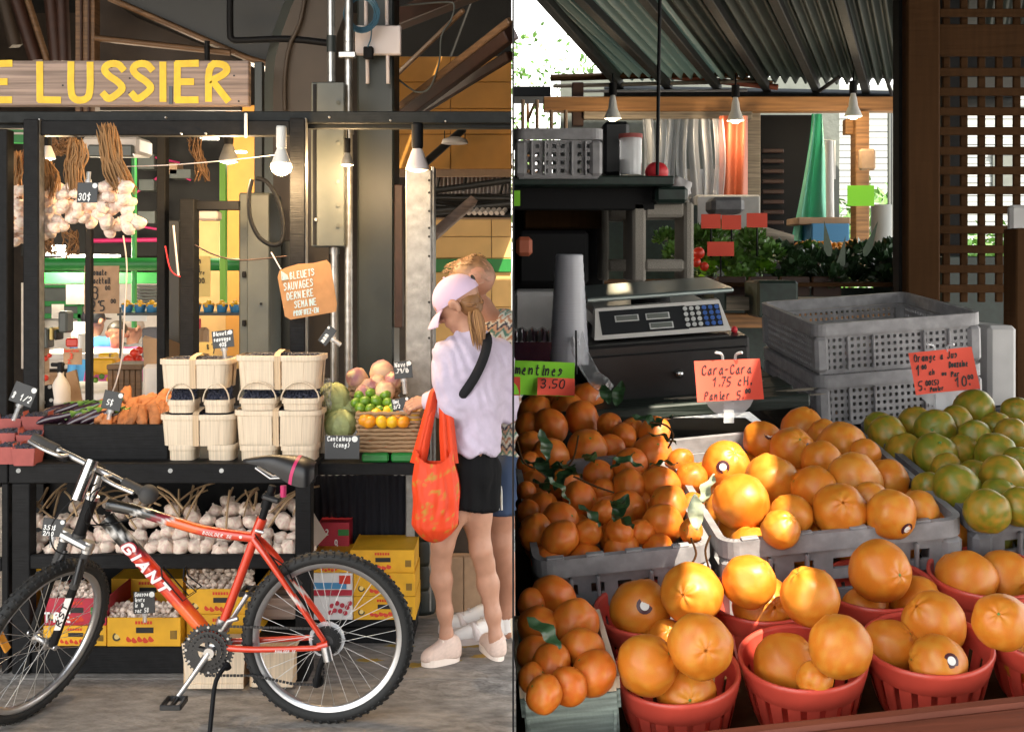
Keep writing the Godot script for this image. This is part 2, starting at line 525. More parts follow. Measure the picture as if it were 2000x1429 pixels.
	mt("rubber", 0.018, 0.018, 0.018, 0.7, {"tex": "fine", "sc": 15.0})
	mt("grip", 0.045, 0.043, 0.042, 0.75)
	mt("saddle", 0.014, 0.013, 0.014, 0.42, {"nrm": "fine_n", "ns": 0.15, "sc": 12.0})
	mt("spoke", 0.6, 0.6, 0.6, 0.3, {"metal": 0.9})
	mt("decal", 0.78, 0.72, 0.70, 0.4)
	mt("decal_red", 0.45, 0.02, 0.04, 0.4)
	mt("reflector", 0.75, 0.32, 0.03, 0.25)
	mt("dark_metal", 0.05, 0.05, 0.052, 0.4, {"metal": 0.6})
	# people
	mt("skin", 0.50, 0.255, 0.165, 0.5, {"tex": "soft", "sc": 5.0, "nrm": "fine_n", "ns": 0.12})
	mt("skin_tan", 0.42, 0.20, 0.125, 0.5, {"tex": "soft", "sc": 5.0, "nrm": "fine_n", "ns": 0.12})
	mt("lilac", 0.60, 0.52, 0.66, 0.85, {"tex": "soft", "nrm": "fine_n", "ns": 0.12, "sc": 6.0})
	mt("lilac_cap", 0.62, 0.46, 0.60, 0.85, {"nrm": "fine_n", "ns": 0.15, "sc": 14.0})
	mt("shorts_black", 0.009, 0.009, 0.010, 0.85, {"spec": 0.2, "nrm": "fine_n", "ns": 0.2, "sc": 8.0})
	mt("shorts_blue", 0.03, 0.055, 0.12, 0.75)
	mt("hair", 1, 1, 1, 0.5, {"vc": true})
	mt("strap", 0.016, 0.016, 0.018, 0.8, {"spec": 0.25})
	mt("bag", 1, 1, 1, 0.6, {"vc": true})
	mt("shoe", 0.72, 0.54, 0.46, 0.7, {"tex": "soft", "sc": 20.0})
	mt("sole", 0.80, 0.68, 0.60, 0.6)
	mt("sock", 0.75, 0.72, 0.70, 0.85)
	mt("chevron", 1, 1, 1, 0.85, {"vc": true})
	mt("eye", 0.02, 0.015, 0.012, 0.2)
	mt("shirt_blue", 0.06, 0.24, 0.48, 0.8)
	mt("shirt_pink", 0.62, 0.12, 0.30, 0.8)
	mt("shirt_grey", 0.14, 0.14, 0.155, 0.85)
	# right stall
	mt("orange", 1, 1, 1, 0.43, {"vc": true, "nrm": "pore_n", "ns": 0.5, "sc": 11.0, "tex": "mott"})
	mt("crate_grey", 0.32, 0.315, 0.33, 0.5, {"tex": "mott", "sc": 4.0, "nrm": "fine_n", "ns": 0.1})
	mt("crate_dark", 0.16, 0.16, 0.175, 0.5, {"tex": "mott", "sc": 4.0})
	mt("crate_white", 0.62, 0.60, 0.56, 0.5, {"tex": "mott", "sc": 4.0})
	mt("red_plastic", 0.68, 0.085, 0.055, 0.35, {"tex": "soft", "sc": 8.0, "back": Color(0.25, 0.02, 0.01)})
	mt("pulp", 0.36, 0.43, 0.385, 0.85, {"tex": "grain", "nrm": "fine_n", "ns": 0.4, "sc": 5.0})
	mt("dark_green", 0.012, 0.028, 0.022, 0.5, {"tex": "stain", "sc": 3.0})
	mt("old_green", 0.014, 0.024, 0.018, 0.55, {"tex": "grain", "nrm": "grain_n", "ns": 1.0, "sc": 2.5})
	mt("bare_wood", 0.36, 0.30, 0.23, 0.8, {"tex": "grain", "sc": 3.0})
	mt("red_ledge", 0.24, 0.065, 0.035, 0.5, {"tex": "grain", "nrm": "grain_n", "ns": 0.5, "sc": 2.0})
	mt("brown_wood", 0.060, 0.028, 0.011, 0.8, {"spec": 0.2, "tex": "grainy", "nrm": "grain_n", "ns": 0.6, "sc": 2.0})
	mt("amber_wood", 0.40, 0.19, 0.065, 0.55, {"tex": "grain", "sc": 2.0})
	mt("concrete", 0.34, 0.31, 0.27, 0.9, {"tex": "fine", "nrm": "fine_n", "ns": 0.8, "sc": 8.0})
	mt("roof_green", 0.016, 0.034, 0.027, 0.65, {"tex": "mott", "sc": 1.0})
	mt("roof_pale", 0.15, 0.20, 0.18, 0.5, {"back": Color(0.22, 0.28, 0.25)})
	mt("scale_white", 0.62, 0.60, 0.57, 0.4)
	mt("lcd", 0.16, 0.175, 0.16, 0.25)
	mt("key_white", 0.55, 0.56, 0.55, 0.5)
	mt("key_blue", 0.05, 0.13, 0.42, 0.5)
	mt("plate", 0.35, 0.42, 0.42, 0.28, {"metal": 0.8})
	mt("drawer", 0.018, 0.017, 0.018, 0.4, {"tex": "mott", "sc": 3.0})
	mt("note_red", 0.72, 0.085, 0.05, 0.8)
	mt("note_green", 0.22, 0.62, 0.03, 0.8)
	mt("bag_roll", 0.30, 0.31, 0.35, 0.3, {"nrm": "grain_n", "ns": 0.5, "sc": 12.0})
	mt("cloth_green", 0.20, 0.56, 0.42, 0.75, {"back": Color(0.2, 0.5, 0.38)})
	mt("dim_sheet", 0.11, 0.125, 0.115, 0.7, {"nrm": "mott_n", "ns": 0.8, "sc": 1.5})
	mt("cloth_white", 0.50, 0.49, 0.49, 0.8, {"tex": "soft", "sc": 3.0})
	mt("vinyl", 0.7, 0.72, 0.78, 0.2, {"alpha": 0.45})
	mt("terracotta", 0.45, 0.12, 0.06, 0.5)
	mt("siding", 0.26, 0.27, 0.26, 0.7)
	mt("sticker_dark", 0.06, 0.012, 0.02, 0.4)
	mt("grass", 0.10, 0.17, 0.05, 0.9, {"tex": "mott", "sc": 2.0})

func setting() -> void:
	var mb := MB.new()
	mb.box(Vector3(0, -0.135, -20), Vector3(160, 0.2, 160))
	struct("ground", mb, M.asphalt)
	mb = MB.new()   # concrete slab of the market, in bays with open joints
	var row := 0
	var z := -1.6
	mb.box(Vector3(-1.7, -0.02, -7.8), Vector3(11.6, 0.02, 12.4))
	var fl := struct("floor", mb, M.brown)
	while z > -14.0:
		var dz: float = [0.62, 0.55, 0.7, 0.48][row % 4]
		var x := -7.5
		while x < 4.0:
			var w := 2.6
			mb = MB.new()
			mb.box(Vector3(x + w / 2, -0.006, z - dz / 2), Vector3(w - 0.006, 0.016, dz - 0.006), Basis(), 0.002)
			ob("slab", mb, M.floor, fl)
			x += w
		z -= dz
		row += 1
	# worn yellow paint on the floor
	for p in [[862, 1292, 40, 3], [815, 1300, 26, 3], [945, 1282, 30, 2], [905, 1262, 40, 2], [780, 1262, 30, 2], [720, 1290, 30, 2]]:
		var d: float = CY * F / (p[1] - HV)
		var a := P(p[0], p[1], d)
		var poly := PackedVector2Array()
		for i in 26:
			var an := TAU * i / 26
			poly.append(Vector2(cos(an) * S(p[2], d) * rng.randf_range(0.6, 1.1), sin(an) * p[3] * 0.012 * rng.randf_range(0.45, 1.1)))
		mb = MB.new()
		mb.extrude(poly, 0.0015, Transform3D(Basis(Vector3(1, 0, 0), -PI / 2), Vector3(a.x, 0.0026 + rng.randf() * 0.0004, a.z)))
		ob("paint_patch", mb, M.yellow_worn, fl)
	# roof over the garlic stall; its front edge lies above the aisle
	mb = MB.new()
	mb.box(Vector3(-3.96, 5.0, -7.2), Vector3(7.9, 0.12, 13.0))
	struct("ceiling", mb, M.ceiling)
	mb = MB.new()
	mb.box(Vector3(-3.96, 2.5, -13.6), Vector3(7.9, 5.0, 0.15))
	struct("wall_back", mb, M.brown)
	mb = MB.new()
	mb.box(Vector3(-7.95, 2.5, -7.6), Vector3(0.15, 5.0, 12.0))
	struct("wall_left", mb, M.brown)
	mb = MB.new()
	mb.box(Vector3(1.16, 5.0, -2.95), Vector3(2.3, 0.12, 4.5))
	struct("added_sun_block", mb, M.ceiling)  # added unseen slab that stops sun leaking onto the garlic stall
	# thin dark sheet that closes the garlic stall off from the orange stall
	var pt := thing("partition_sheet", "thin dark sheet hanging between the two stalls", "partition", Vector3(0.003, 0, -2.6))
	mb = MB.new()
	mb.box(Vector3(0.003, 3.46, -8.87), Vector3(0.005, 2.94, 9.2))
	obw("upper_sheet", mb, M.black, pt)
	mb = MB.new()
	mb.box(Vector3(0.0016, 2.16, -2.77), Vector3(0.002, 4.3, 2.92))
	obw("light_block_sheet", mb, M.black, pt)  # added forward of the upper sheet to block light from the left aisle
	# added unseen canopy shading the orange stall; its gap shapes the sun patch
	var hx := 0.985
	var z0 := -1.38
	var z1 := -0.38
	var aw := thing("added_shade_canopy", "added unseen shade canopy with a gap above the orange stall", "awning", Vector3(1.5, 3.0, -1.5))
	for r in [[0.01, hx - 0.085, -4.9, 3.0], [hx + 0.085, 4.2, -4.9, 3.0], [hx - 0.085, hx + 0.085, z1, 3.0], [hx - 0.085, hx + 0.085, -4.9, z0]]:
		mb = MB.new()
		mb.box(Vector3((r[0] + r[1]) / 2, 3.02, (r[2] + r[3]) / 2), Vector3(r[1] - r[0] - 0.001, 0.01, r[3] - r[2] - 0.001))
		obw("canopy_panel", mb, M.roof_green, aw)
	mb = MB.new()   # added unseen curtains behind the viewer, keep light off the orange stall
	mb.grid(40, 1, func(a: float, e: float) -> Vector3: return Vector3(0.02 + 0.015 * sin(a * 60.0), lerpf(3.0, 0.3, e), lerpf(0.2, 3.0, a)))
	mb.grid(40, 1, func(a: float, e: float) -> Vector3: return Vector3(lerpf(0.02, 2.7, a), lerpf(3.0, 0.5, e), 3.0 + 0.015 * sin(a * 70.0)))
	obw("light_block_curtain", mb, M.roof_green, aw)
	for x in [0.012, 4.18]:
		mb = MB.new()
		mb.tube([Vector3(x, 3.0, 3.0), Vector3(x, 3.0, -4.9)], 0.02)
		obw("canopy_rail", mb, M.galv, aw)

func lamp(u: float, v: float, d: float, w: float, hot: bool, energy: float, label: String, shade: Material, top: float) -> void:
	# socket, reflector and bulb face; hangs from a cord that reaches row top
	var at := P(u, v, d)
	var o := thing("clamp_lamp", label, "lamp", at)
	var r := S(w / 2, d)
	var xf := Transform3D(Basis(), at)
	var mb := MB.new()
	mb.lathe([Vector2(0.0, r * 4.0), Vector2(r * 0.45, r * 4.0), Vector2(r * 0.5, r * 3.8), Vector2(r * 0.5, r * 2.0), Vector2(r * 0.42, r * 1.8)], 14, xf)
	obw("socket", mb, M.black if not hot else M.white, o)
	mb = MB.new()
	mb.lathe([Vector2(r * 0.42, r * 1.8), Vector2(r * 0.55, r * 1.5), Vector2(r * 0.95, r * 0.35), Vector2(r, 0.1 * r), Vector2(r, 0), Vector2(r * 0.92, 0)], 20, xf)
	obw("reflector", mb, shade, o)
	mb = MB.new()
	if hot: mb.lathe([Vector2(r * 0.96, r * 0.35), Vector2(r * 1.04, 0), Vector2(r * 0.9, -r * 0.45), Vector2(r * 0.5, -r * 0.75), Vector2(0, -r * 0.85)], 20, xf)
	else: mb.lathe([Vector2(r * 0.9, r * 0.02), Vector2(r * 0.6, -r * 0.12), Vector2(0, -r * 0.2)], 18, xf)
	obw("bulb", mb, M.bulb_hot if hot else M.bulb, o)
	if top < v:
		mb = ptube([[u, v - w * 1.9, d], [u + 2, (v + top) / 2, d], [u, top, d]], 0.004, 5)
		obw("cord", mb, M.black, o)
	var l := OmniLight3D.new()
	l.name = "light"
	l.light_color = Color(1.0, 0.84, 0.62)
	l.light_energy = energy
	l.light_size = r * 0.8
	l.omni_range = 14.0
	l.omni_attenuation = 2.0
	l.shadow_enabled = true
	o.add_child(l)
	l.position = Vector3(0, -r * (1.1 if hot else 0.6), 0)

func simple(called: String, label: String, cat: String, m, mat: Material, group := "") -> MeshInstance3D:
	var o := ob(called, m, mat)
	tag(o, label, cat, group)
	return o

func wall_of_boards(called: String, label: String, rect: Array, d: float, rows: Array, cols: Array, mat: Material) -> Node3D:
	var o := thing(called, label, "wall", P(rect[0], rect[3], d + 0.03))
	obw("backing", pb(rect[0], rect[1], rect[2], rect[3], d + 0.025, 0.05, 0.0), M.card_tan, o)
	for j in rows.size() - 1:
		for i in cols.size() - 1:
			obw("panel", pb(cols[i] + 0.6, rows[j] + 0.6, cols[i + 1] - 0.6, rows[j + 1] - 0.6, d, 0.022, 0.003), mat, o)
	return o

func left_back() -> void:
	var o: Node3D
	var mb: MB
	# --- yellow boarded wall behind the shoppers, with its green rail
	o = wall_of_boards("boarded_wall", "yellow boarded wall with a green stripe behind the shoppers", [846, 425, 999, 700], 7.6, [428, 462, 504, 531, 600, 690], [848, 960, 999], M.yellow_wall)
	obw("green_stripe", pb(846, 505, 999, 531, 7.58, 0.02, 0.002), M.green, o)
	o = wall_of_boards("low_wall", "low beige wall on the floor behind the shoppers' legs", [812, 1085, 999, 1207], 5.45, [1088, 1200], [814, 905, 999], M.card_tan)
	obw("skirting", pb(812, 1199, 999, 1206, 5.43, 0.03, 0.002), M.black, o)
	simple("side_counter", "dark brown counter front behind the shoppers' knees", "counter", pb(840, 700, 999, 1086, 5.55, 0.6), M.brown)
	o = thing("waste_bin", "ribbed grey metal bin under the counter beside the yellow boxes", "bin", P(826, 1195, 5.3))
	mb = MB.new()
	for k in 5: mb.lathe([Vector2(0.0, 0), Vector2(0.06, 0), Vector2(0.063, 0.02), Vector2(0.063, 0.1), Vector2(0.06, 0.12)], 16, Transform3D(Basis(), P(826, 1195, 5.3) + Vector3(0, k * 0.12, 0)))
	obw("drum", mb, M.steel_green, o)
	# --- orange upper wall and roof timbers on the right
	o = wall_of_boards("upper_wall", "orange boarded gable wall under the roof beams", [760, 110, 999, 345], 8.6, [110, 160, 212, 262, 330], [770, 880, 999], M.orange_wall)
	for b in [[770, 235, 1000, 62, 6.9, 30, "rust"], [770, 216, 1000, 40, 6.6, 12, "tan_beam"], [812, 222, 1000, 108, 7.2, 16, "rust"], [770, 150, 905, 20, 7.0, 8, "tan_beam"], [772, 40, 1000, -50, 6.8, 34, "rust"]]:
		mb = MB.new()
		var a := P(b[0], b[1], b[4])
		var e := P(b[2], b[3], b[4] - 0.9)
		e.x = minf(e.x, -0.01)
		mb.box((a + e) / 2, Vector3(S(b[5], b[4]), (e - a).length(), S(b[5], b[4])), look(e - a, Vector3.BACK), 0.006)
		simple("roof_beam", "sloping roof beam in front of the orange gable" if b[6] == "rust" else "tan timber edge under the sloping roof", "beam", mb, M[b[6]], "sloping roof beams " + b[6])
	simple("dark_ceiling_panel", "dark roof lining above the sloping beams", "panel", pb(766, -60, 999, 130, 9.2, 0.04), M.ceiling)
	# corrugated sheet: pink band above, pale below
	for part in [[254, 303, "pink_sheet", 9.4], [303, 386, "pale_sheet", 9.3]]:
		mb = MB.new()
		var dd: float = part[3]
		var y0: float = part[0]
		var y1: float = part[1]
		mb.grid(150, 1, func(a: float, e: float) -> Vector3:
			var q := P(lerpf(826, 998, a) + (1 - e) * 2.0, lerpf(y0, y1, e), dd - e * 0.5)
			return q + Vector3(0, 0, 0.03 * sin(a * TAU * 22)))
		simple("corrugated_sheet", "%s corrugated roof sheet seen under the black beam" % ("pink" if part[2] == "pink_sheet" else "pale grey"), "roof sheet", mb, M[part[2]])
	for q in [[[850, 385], [880, 255]], [[975, 388], [1000, 300]], [[905, 372], [925, 260]]]:
		simple("rafter_rod", "thin dark rod across the corrugated sheet", "rod", ptube([[q[0][0], q[0][1], 8.7], [q[1][0] - 2, q[1][1], 8.9]], 0.012, 6), M.duct, "rods across the corrugated sheet")
	simple("sloping_rail", "dark sloping rail in front of the corrugated sheet", "rail", ptube([[800, 345, 7.9], [905, 252, 8.3]], 0.03, 6), M.duct)
	o = thing("truss", "dark roof truss above the yellow wall", "truss", P(848, 425, 7.9))
	for q in [[848, 372, 998, 352, 7], [848, 386, 998, 388, 6], [848, 412, 998, 398, 9], [850, 400, 998, 420, 5]]:
		mb = ptube([[q[0], q[1], 7.9], [q[2], q[3], 7.9]], S(q[4], 7.9), 6)
		obw("bar", mb, M.duct, o)
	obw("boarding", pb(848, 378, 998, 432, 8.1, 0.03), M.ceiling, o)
	simple("timber_brace", "grey weathered diagonal timber brace beside the metal post", "brace", ptube([[848, 458, 6.6], [924, 392, 6.9]], 0.04, 4), M.sign_wood)
	for i in 7:
		simple("paper_roll", "rolled white paper lying along the truss shelf", "roll", ptube([[915 + i * 11, 416, 7.8], [921 + i * 11, 409, 7.85]], 0.018, 8), M.white_warm, "paper rolls along the truss")
	o = thing("shade_lamp", "flat enamel lamp hanging over the corrugated sheet", "lamp", P(890, 275, 8))
	mb = MB.new()
	mb.lathe([Vector2(0.0, 0.05), Vector2(0.03, 0.05), Vector2(0.09, 0.03), Vector2(0.1, 0), Vector2(0.09, 0.0), Vector2(0, 0.012)], 18, Transform3D(Basis(), P(888, 280, 8)))
	obw("shade", mb, M.white_warm, o)
	obw("hanger", ptube([[868, 276, 8], [868, 255, 8]], 0.004, 5), M.black, o)
	obw("hanger", ptube([[908, 276, 8], [908, 255, 8]], 0.004, 5), M.black, o)
	# --- dark duct work and beams at the top
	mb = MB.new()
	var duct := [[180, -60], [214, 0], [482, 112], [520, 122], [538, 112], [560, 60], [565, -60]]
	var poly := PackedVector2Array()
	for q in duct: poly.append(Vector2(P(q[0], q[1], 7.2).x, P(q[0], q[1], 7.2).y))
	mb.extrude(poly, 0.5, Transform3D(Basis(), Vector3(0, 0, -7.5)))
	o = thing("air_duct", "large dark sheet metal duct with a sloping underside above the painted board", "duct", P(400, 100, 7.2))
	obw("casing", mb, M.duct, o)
	obw("edge_trim", ptube([[212, -4, 7.18], [482, 113, 7.18]], 0.022, 4), M.tan_beam, o)
	obw("edge_trim", ptube([[185, 74, 7.1], [450, 103, 7.1]], 0.022, 4), M.tan_beam, o)
	obw("edge_trim", ptube([[482, 113, 7.18], [520, 124, 7.18], [537, 113, 7.18]], 0.022, 5), M.tan_beam, o)
	simple("loft_panel", "dark brown panel below the duct behind the painted board", "panel", pb(184, -20, 470, 215, 7.7, 0.05), M.brown)
	o = thing("steel_stanchion", "tan and brown roof stanchion standing behind the painted board", "stanchion", P(165, 230, 7.3))
	obw("web", pb(146, -30, 184, 232, 7.3, 0.1), M.tan_beam, o)
	obw("web", pb(155, -30, 159, 232, 7.28, 0.04), M.rust, o)
	obw("web", pb(170, -30, 174, 232, 7.28, 0.04), M.rust, o)
	for q in [[22, 0, 70, 120, "rust"], [40, -10, 95, 130, "tan_beam"], [95, -10, 110, 120, "rust"], [118, -10, 125, 120, "rust"], [4, 20, 30, 90, "brown"]]:
		mb = ptube([[q[0], q[1] - 30, 7.6], [q[2], q[3], 7.6]], 0.05 if q[4] != "tan_beam" else 0.025, 4)
		simple("roof_rafter", {22: "slanting rust brown rafter beside the thin tan rafter", 40: "thin tan rafter slanting behind the name board", 95: "upright rust brown rafter beside the thin tan rafter", 118: "slim rust brown rafter beside the tan stanchion", 4: "short brown rafter at the loft corner"}[q[0]], "rafter", mb, M[q[4]])
	simple("black_pipe", "black pipe bent under the duct toward the grey box", "pipe", curve_tube([[449, -20, 6.9], [449, 60, 6.9], [453, 76, 6.9], [470, 79, 6.9], [560, 76, 6.9], [640, 84, 6.9]], 0.022, 8), M.black)
	simple("black_drop", "short black rod under the duct", "rod", ptube([[404, 80, 7.0], [404, 118, 7.0]], 0.018, 6), M.black)
	# taupe curved chute behind the grey box
	o = thing("curved_chute", "tall taupe chute curving down behind the grey electrical box", "chute", P(570, 700, 6.9))
	mb = MB.new()
	mb.grid(14, 1, func(a: float, e: float) -> Vector3:
		var vv := lerpf(-40, 700, a)
		var bend := 60.0 * pow(clampf((150.0 - vv) / 190.0, 0, 1), 1.6)
		return P((533 if e < 0.5 else 642) + bend, vv, 6.9))
	obw("face", mb, M.taupe, o)
	mb = MB.new()
	mb.grid(14, 1, func(a: float, e: float) -> Vector3:
		var vv := lerpf(-40, 700, a)
		var bend := 60.0 * pow(clampf((150.0 - vv) / 190.0, 0, 1), 1.6)
		return P(515 + bend, vv, 7.1) if e < 0.5 else P(533 + bend, vv, 6.9))
	obw("side", mb, M.panel_grey, o)
	mb = curve_tube([[598, -20, 6.87], [585, 45, 6.87], [565, 90, 6.87], [556, 150, 6.87], [556, 215, 6.87]], 0.014, 6)
	obw("seam", mb, M.taupe, o)
	simple("iron_post", "dark iron post beside the taupe chute", "post", pb(496, 120, 512, 470, 6.7, 0.06), M.steel_green)
	simple("orange_wall_strip", "orange wall strip between the posts behind the lamps", "wall", pb(440, 205, 498, 700, 10.0, 0.1), M.orange_wall)
	simple("warm_wall", "warm yellow wall behind the shelf of yellow fruit", "wall", pb(366, 420, 500, 720, 10.6, 0.1), M.yellow_wall)
	simple("lime_post", "bright lime green post in front of the yellow wall", "post", pb(428, 305, 440, 600, 8.3, 0.06), M.lime)
	simple("green_post", "thin green post in the far hall", "post", pb(256, 290, 263, 640, 8.8, 0.05), M.green)
	for b in [[60, 503, 474, 529, 8.6, "round green beam across the far hall"], [60, 532, 318, 554, 9.0, "flat green beam across the far hall"]]:
		mb = MB.new()
		if b[4] < 8.8:
			mb.tube([P(b[0], 516, b[4]), P(b[2], 516, b[4])], S(13, b[4]), 14)
		else:
			pbox(mb, b[0], b[1], b[2], b[3], b[4], 0.08)
		simple("green_beam", b[5], "beam", mb, M.green)
	simple("far_wall", "pale far wall of the hall below the green beams", "wall", pb(40, 552, 340, 720, 11.2, 0.1), M.white_warm)
	o = thing("far_window", "green framed window in the pale far wall", "window", P(130, 615, 11.1))
	obw("pane", pb(76, 560, 160, 612, 11.12, 0.02), M.panel_grey, o)
	for q in [[74, 556, 162, 562], [74, 588, 162, 598], [74, 612, 162, 622], [150, 556, 158, 660], [74, 596, 82, 660]]: obw("frame", pb(q[0], q[1], q[2], q[3], 11.08, 0.04), M.green, o)
	for q in [[264, 556, 306, 600]]:
		o = thing("louvre_window", "grey louvred window in the pale far wall", "window", P(285, 600, 11.1))
		for k in 7: obw("slat", pb(q[0], q[1] + k * 6, q[2], q[1] + k * 6 + 4, 11.1, 0.03, 0.002), M.panel_grey, o)
	o = thing("far_mezzanine", "dark gallery with red beams in the far hall", "gallery", P(250, 500, 10.4))
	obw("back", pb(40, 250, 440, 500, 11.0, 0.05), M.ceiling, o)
	obw("shelf_band", pb(150, 250, 320, 262, 10.6, 0.05), M.rust, o)
	for q in [[262, 378, 310, 345, 6], [310, 320, 372, 352, 4], [180, 470, 310, 468, 9], [270, 300, 350, 318, 5], [262, 440, 310, 448, 5]]: obw("red_brace", ptube([[q[0], q[1], 10.5], [q[2], q[3], 10.5]], S(q[4] / 2.0, 10.5), 5), M.magenta, o)
	for q in [[268, 300, 300, 330], [325, 318, 345, 340], [270, 350, 300, 372], [268, 412, 302, 436], [330, 330, 372, 348]]: obw("carton", pb(q[0], q[1], q[2], q[3], 10.45, 0.2), M.card_tan if q[0] % 2 else M.panel_grey, o)
	o = thing("far_green_awning", "dark green awning edge at the far left", "awning", P(30, 278, 8.5))
	obw("cloth", pb(-20, 238, 60, 279, 8.5, 0.05), M.green, o)
	obw("band", pb(-20, 258, 60, 262, 8.48, 0.02), M.white_warm, o)
	# fluorescent tubes far back
	for q in [[88, 493, 128, 499], [120, 497, 232, 502], [390, 268, 425, 272], [452, 294, 480, 298], [100, 478, 124, 490]]:
		var t := simple("strip_light", "bright fluorescent strip in the far hall", "lamp", pb(q[0], q[1], q[2], q[3], 8.9, 0.04), M.tube_lamp, "strip lights in the far hall")
		var l := OmniLight3D.new()
		l.name = "light"; l.light_energy = 0.34; l.light_color = Color(1, 0.93, 0.82); l.shadow_enabled = true; l.omni_range = 14; l.light_size = 0.1; l.omni_attenuation = 2.0
		t.add_child(l)
		l.position = P((q[0] + q[2]) / 2.0, q[3] + 6, 8.82)
	o = thing("air_heater", "white ceiling heater behind the hanging garlic", "heater", P(218, 305, 7.4))
	obw("housing", pb(158, 266, 270, 300, 7.4, 0.3, 0.02), M.white_warm, o)
	obw("louvre", pb(170, 282, 258, 306, 7.36, 0.05, 0.01), M.panel_grey, o)
	# price boards further back
	o = thing("price_board", "tan cardboard price board for cocktail tomatoes", "sign", P(200, 612, 7.0))
	obw("card", pb(164, 519, 232, 612, 7.0, 0.006, 0.0), M.card_tan, o)
	mb = MB.new()
	put_text(mb, "Tomate\ncocktail", S(11, 7), 0.006, Transform3D(Basis(), P(177, 537, 6.994)), 0.2, 0, 1.5, 0.45)
	put_text(mb, "3", S(25, 7), 0.009, Transform3D(Basis(), P(180, 584, 6.994)), 0.2)
	put_text(mb, "00", S(8, 7), 0.005, Transform3D(Basis(), P(205, 566, 6.994)), 0.2)
	put_text(mb, "2'5", S(20, 7), 0.009, Transform3D(Basis(), P(177, 607, 6.994)), 0.2, 0, 1.4, 0.55)
	put_text(mb, "00", S(8, 7), 0.005, Transform3D(Basis(), P(216, 592, 6.994)), 0.2)
	obw("lettering", mb, M.ink, o)
	o = thing("price_board", "yellow price board hanging beside the black inner post", "sign", P(394, 580, 7.2))
	obw("card", pb(374, 500, 410, 580, 7.2, 0.006, 0.0), M.card_yellow, o)
	mb = MB.new()
	put_text(mb, "on\nmi", S(11, 7.2), 0.006, Transform3D(Basis(), P(380, 514, 7.194)), 0.2)
	put_text(mb, "sucre", S(8, 7.2), 0.004, Transform3D(Basis(), P(378, 536, 7.194)), 0.2, 0.1, 1.4, 0.5)
	put_text(mb, "00", S(10, 7.2), 0.006, Transform3D(Basis(), P(387, 553, 7.194)), 0.2)
	obw("lettering", mb, M.ink, o)
	simple("price_card", "blank white card hanging on the far wall", "sign", pb(128, 556, 164, 594, 9.6, 0.005, 0), M.white_warm)
	simple("price_card", "small pale notice above the far counter", "sign", pb(100, 594, 124, 622, 9.6, 0.005, 0), M.white_warm)
	simple("price_card", "white notice sheet beside the person in blue", "sign", pb(138, 628, 166, 656, 8.9, 0.005, 0), M.white)
	simple("price_card", "long white strip label under the blue baskets", "sign", pb(240, 616, 286, 627, 7.75, 0.005, 0), M.white)
	# shelf with blue baskets of yellow fruit
	o = thing("fruit_shelf", "thin dark shelf carrying blue baskets", "shelf", P(420, 616, 7.8))
	obw("board", pb(228, 611, 312, 616, 7.8, 0.35, 0.0), M.steel_green, o)
	obw("board", pb(366, 611, 478, 616, 7.8, 0.35, 0.0), M.steel_green, o)
	for x in [232, 308, 370, 472]: obw("upright", pb(x, 600, x + 3, 760, 7.95, 0.02, 0.0), M.steel_green, o)
	var proto: Node3D = null
	var fruit: Node3D = null
	for u in [248, 273, 296, 381, 407, 433, 459]:
		var at := P(u, 611, 7.9)
		if proto == null:
			mb = MB.new()
			mb.lathe([Vector2(0, 0), Vector2(0.032, 0), Vector2(0.045, 0.062), Vector2(0.041, 0.06), Vector2(0.03, 0.008)], 14)
			proto = ob("blue_basket", mb, M.box_blue)
			tag(proto, "small blue basket of yellow fruit on the thin shelf", "basket", "blue baskets on the shelf")
			proto.position = at
			mb = MB.new()
			mb.ball(Vector3.ZERO, Vector3(0.021, 0.019, 0.021), 10, 7)
			fruit = ob("yellow_fruit", mb, M.lemon)
			tag(fruit, "yellow fruit heaped in a small blue basket", "fruit", "yellow fruit in blue baskets")
			fruit.position = at + Vector3(0, 0.078, 0.0)
		else:
			copy_of(proto, Transform3D(Basis(), at))
			copy_of(fruit, Transform3D(Basis(), at + Vector3(0, 0.078, 0)))
		for k in 4:
			var an = TAU * k / 4 + u
			copy_of(fruit, Transform3D(Basis(), at + Vector3(cos(an) * 0.026, 0.055 + 0.004 * (k % 2), sin(an) * 0.026)))
	# red and grey things under the yellow fruit
	simple("red_banner", "red vertical banner under the yellow fruit shelf", "banner", pb(376, 622, 391, 690, 8.2, 0.02), M.red)
	simple("brown_sack", "brown paper sack under the yellow fruit shelf", "sack", pb(385, 640, 402, 690, 8.0, 0.1, 0.03), M.paper_bag)
	simple("price_card", "yellow card with prices behind the berry baskets", "sign", pb(374, 668, 418, 705, 6.2, 0.005, 0), M.card_yellow)
	mb = MB.new()
	put_text(mb, "8  7", S(18, 6.2), 0.006, Transform3D(Basis(Vector3(0, 0, 1), 0.1), P(378, 694, 6.19)), 0.2)
	put_text(mb, "8", S(9, 6.2), 0.005, Transform3D(Basis(Vector3(0, 0, 1), 0.1), P(404, 682, 6.19)), 0.2)
	simple("price_lettering", "black figures on the yellow card behind the baskets", "lettering", mb, M.ink)
	far_people()
	far_produce()

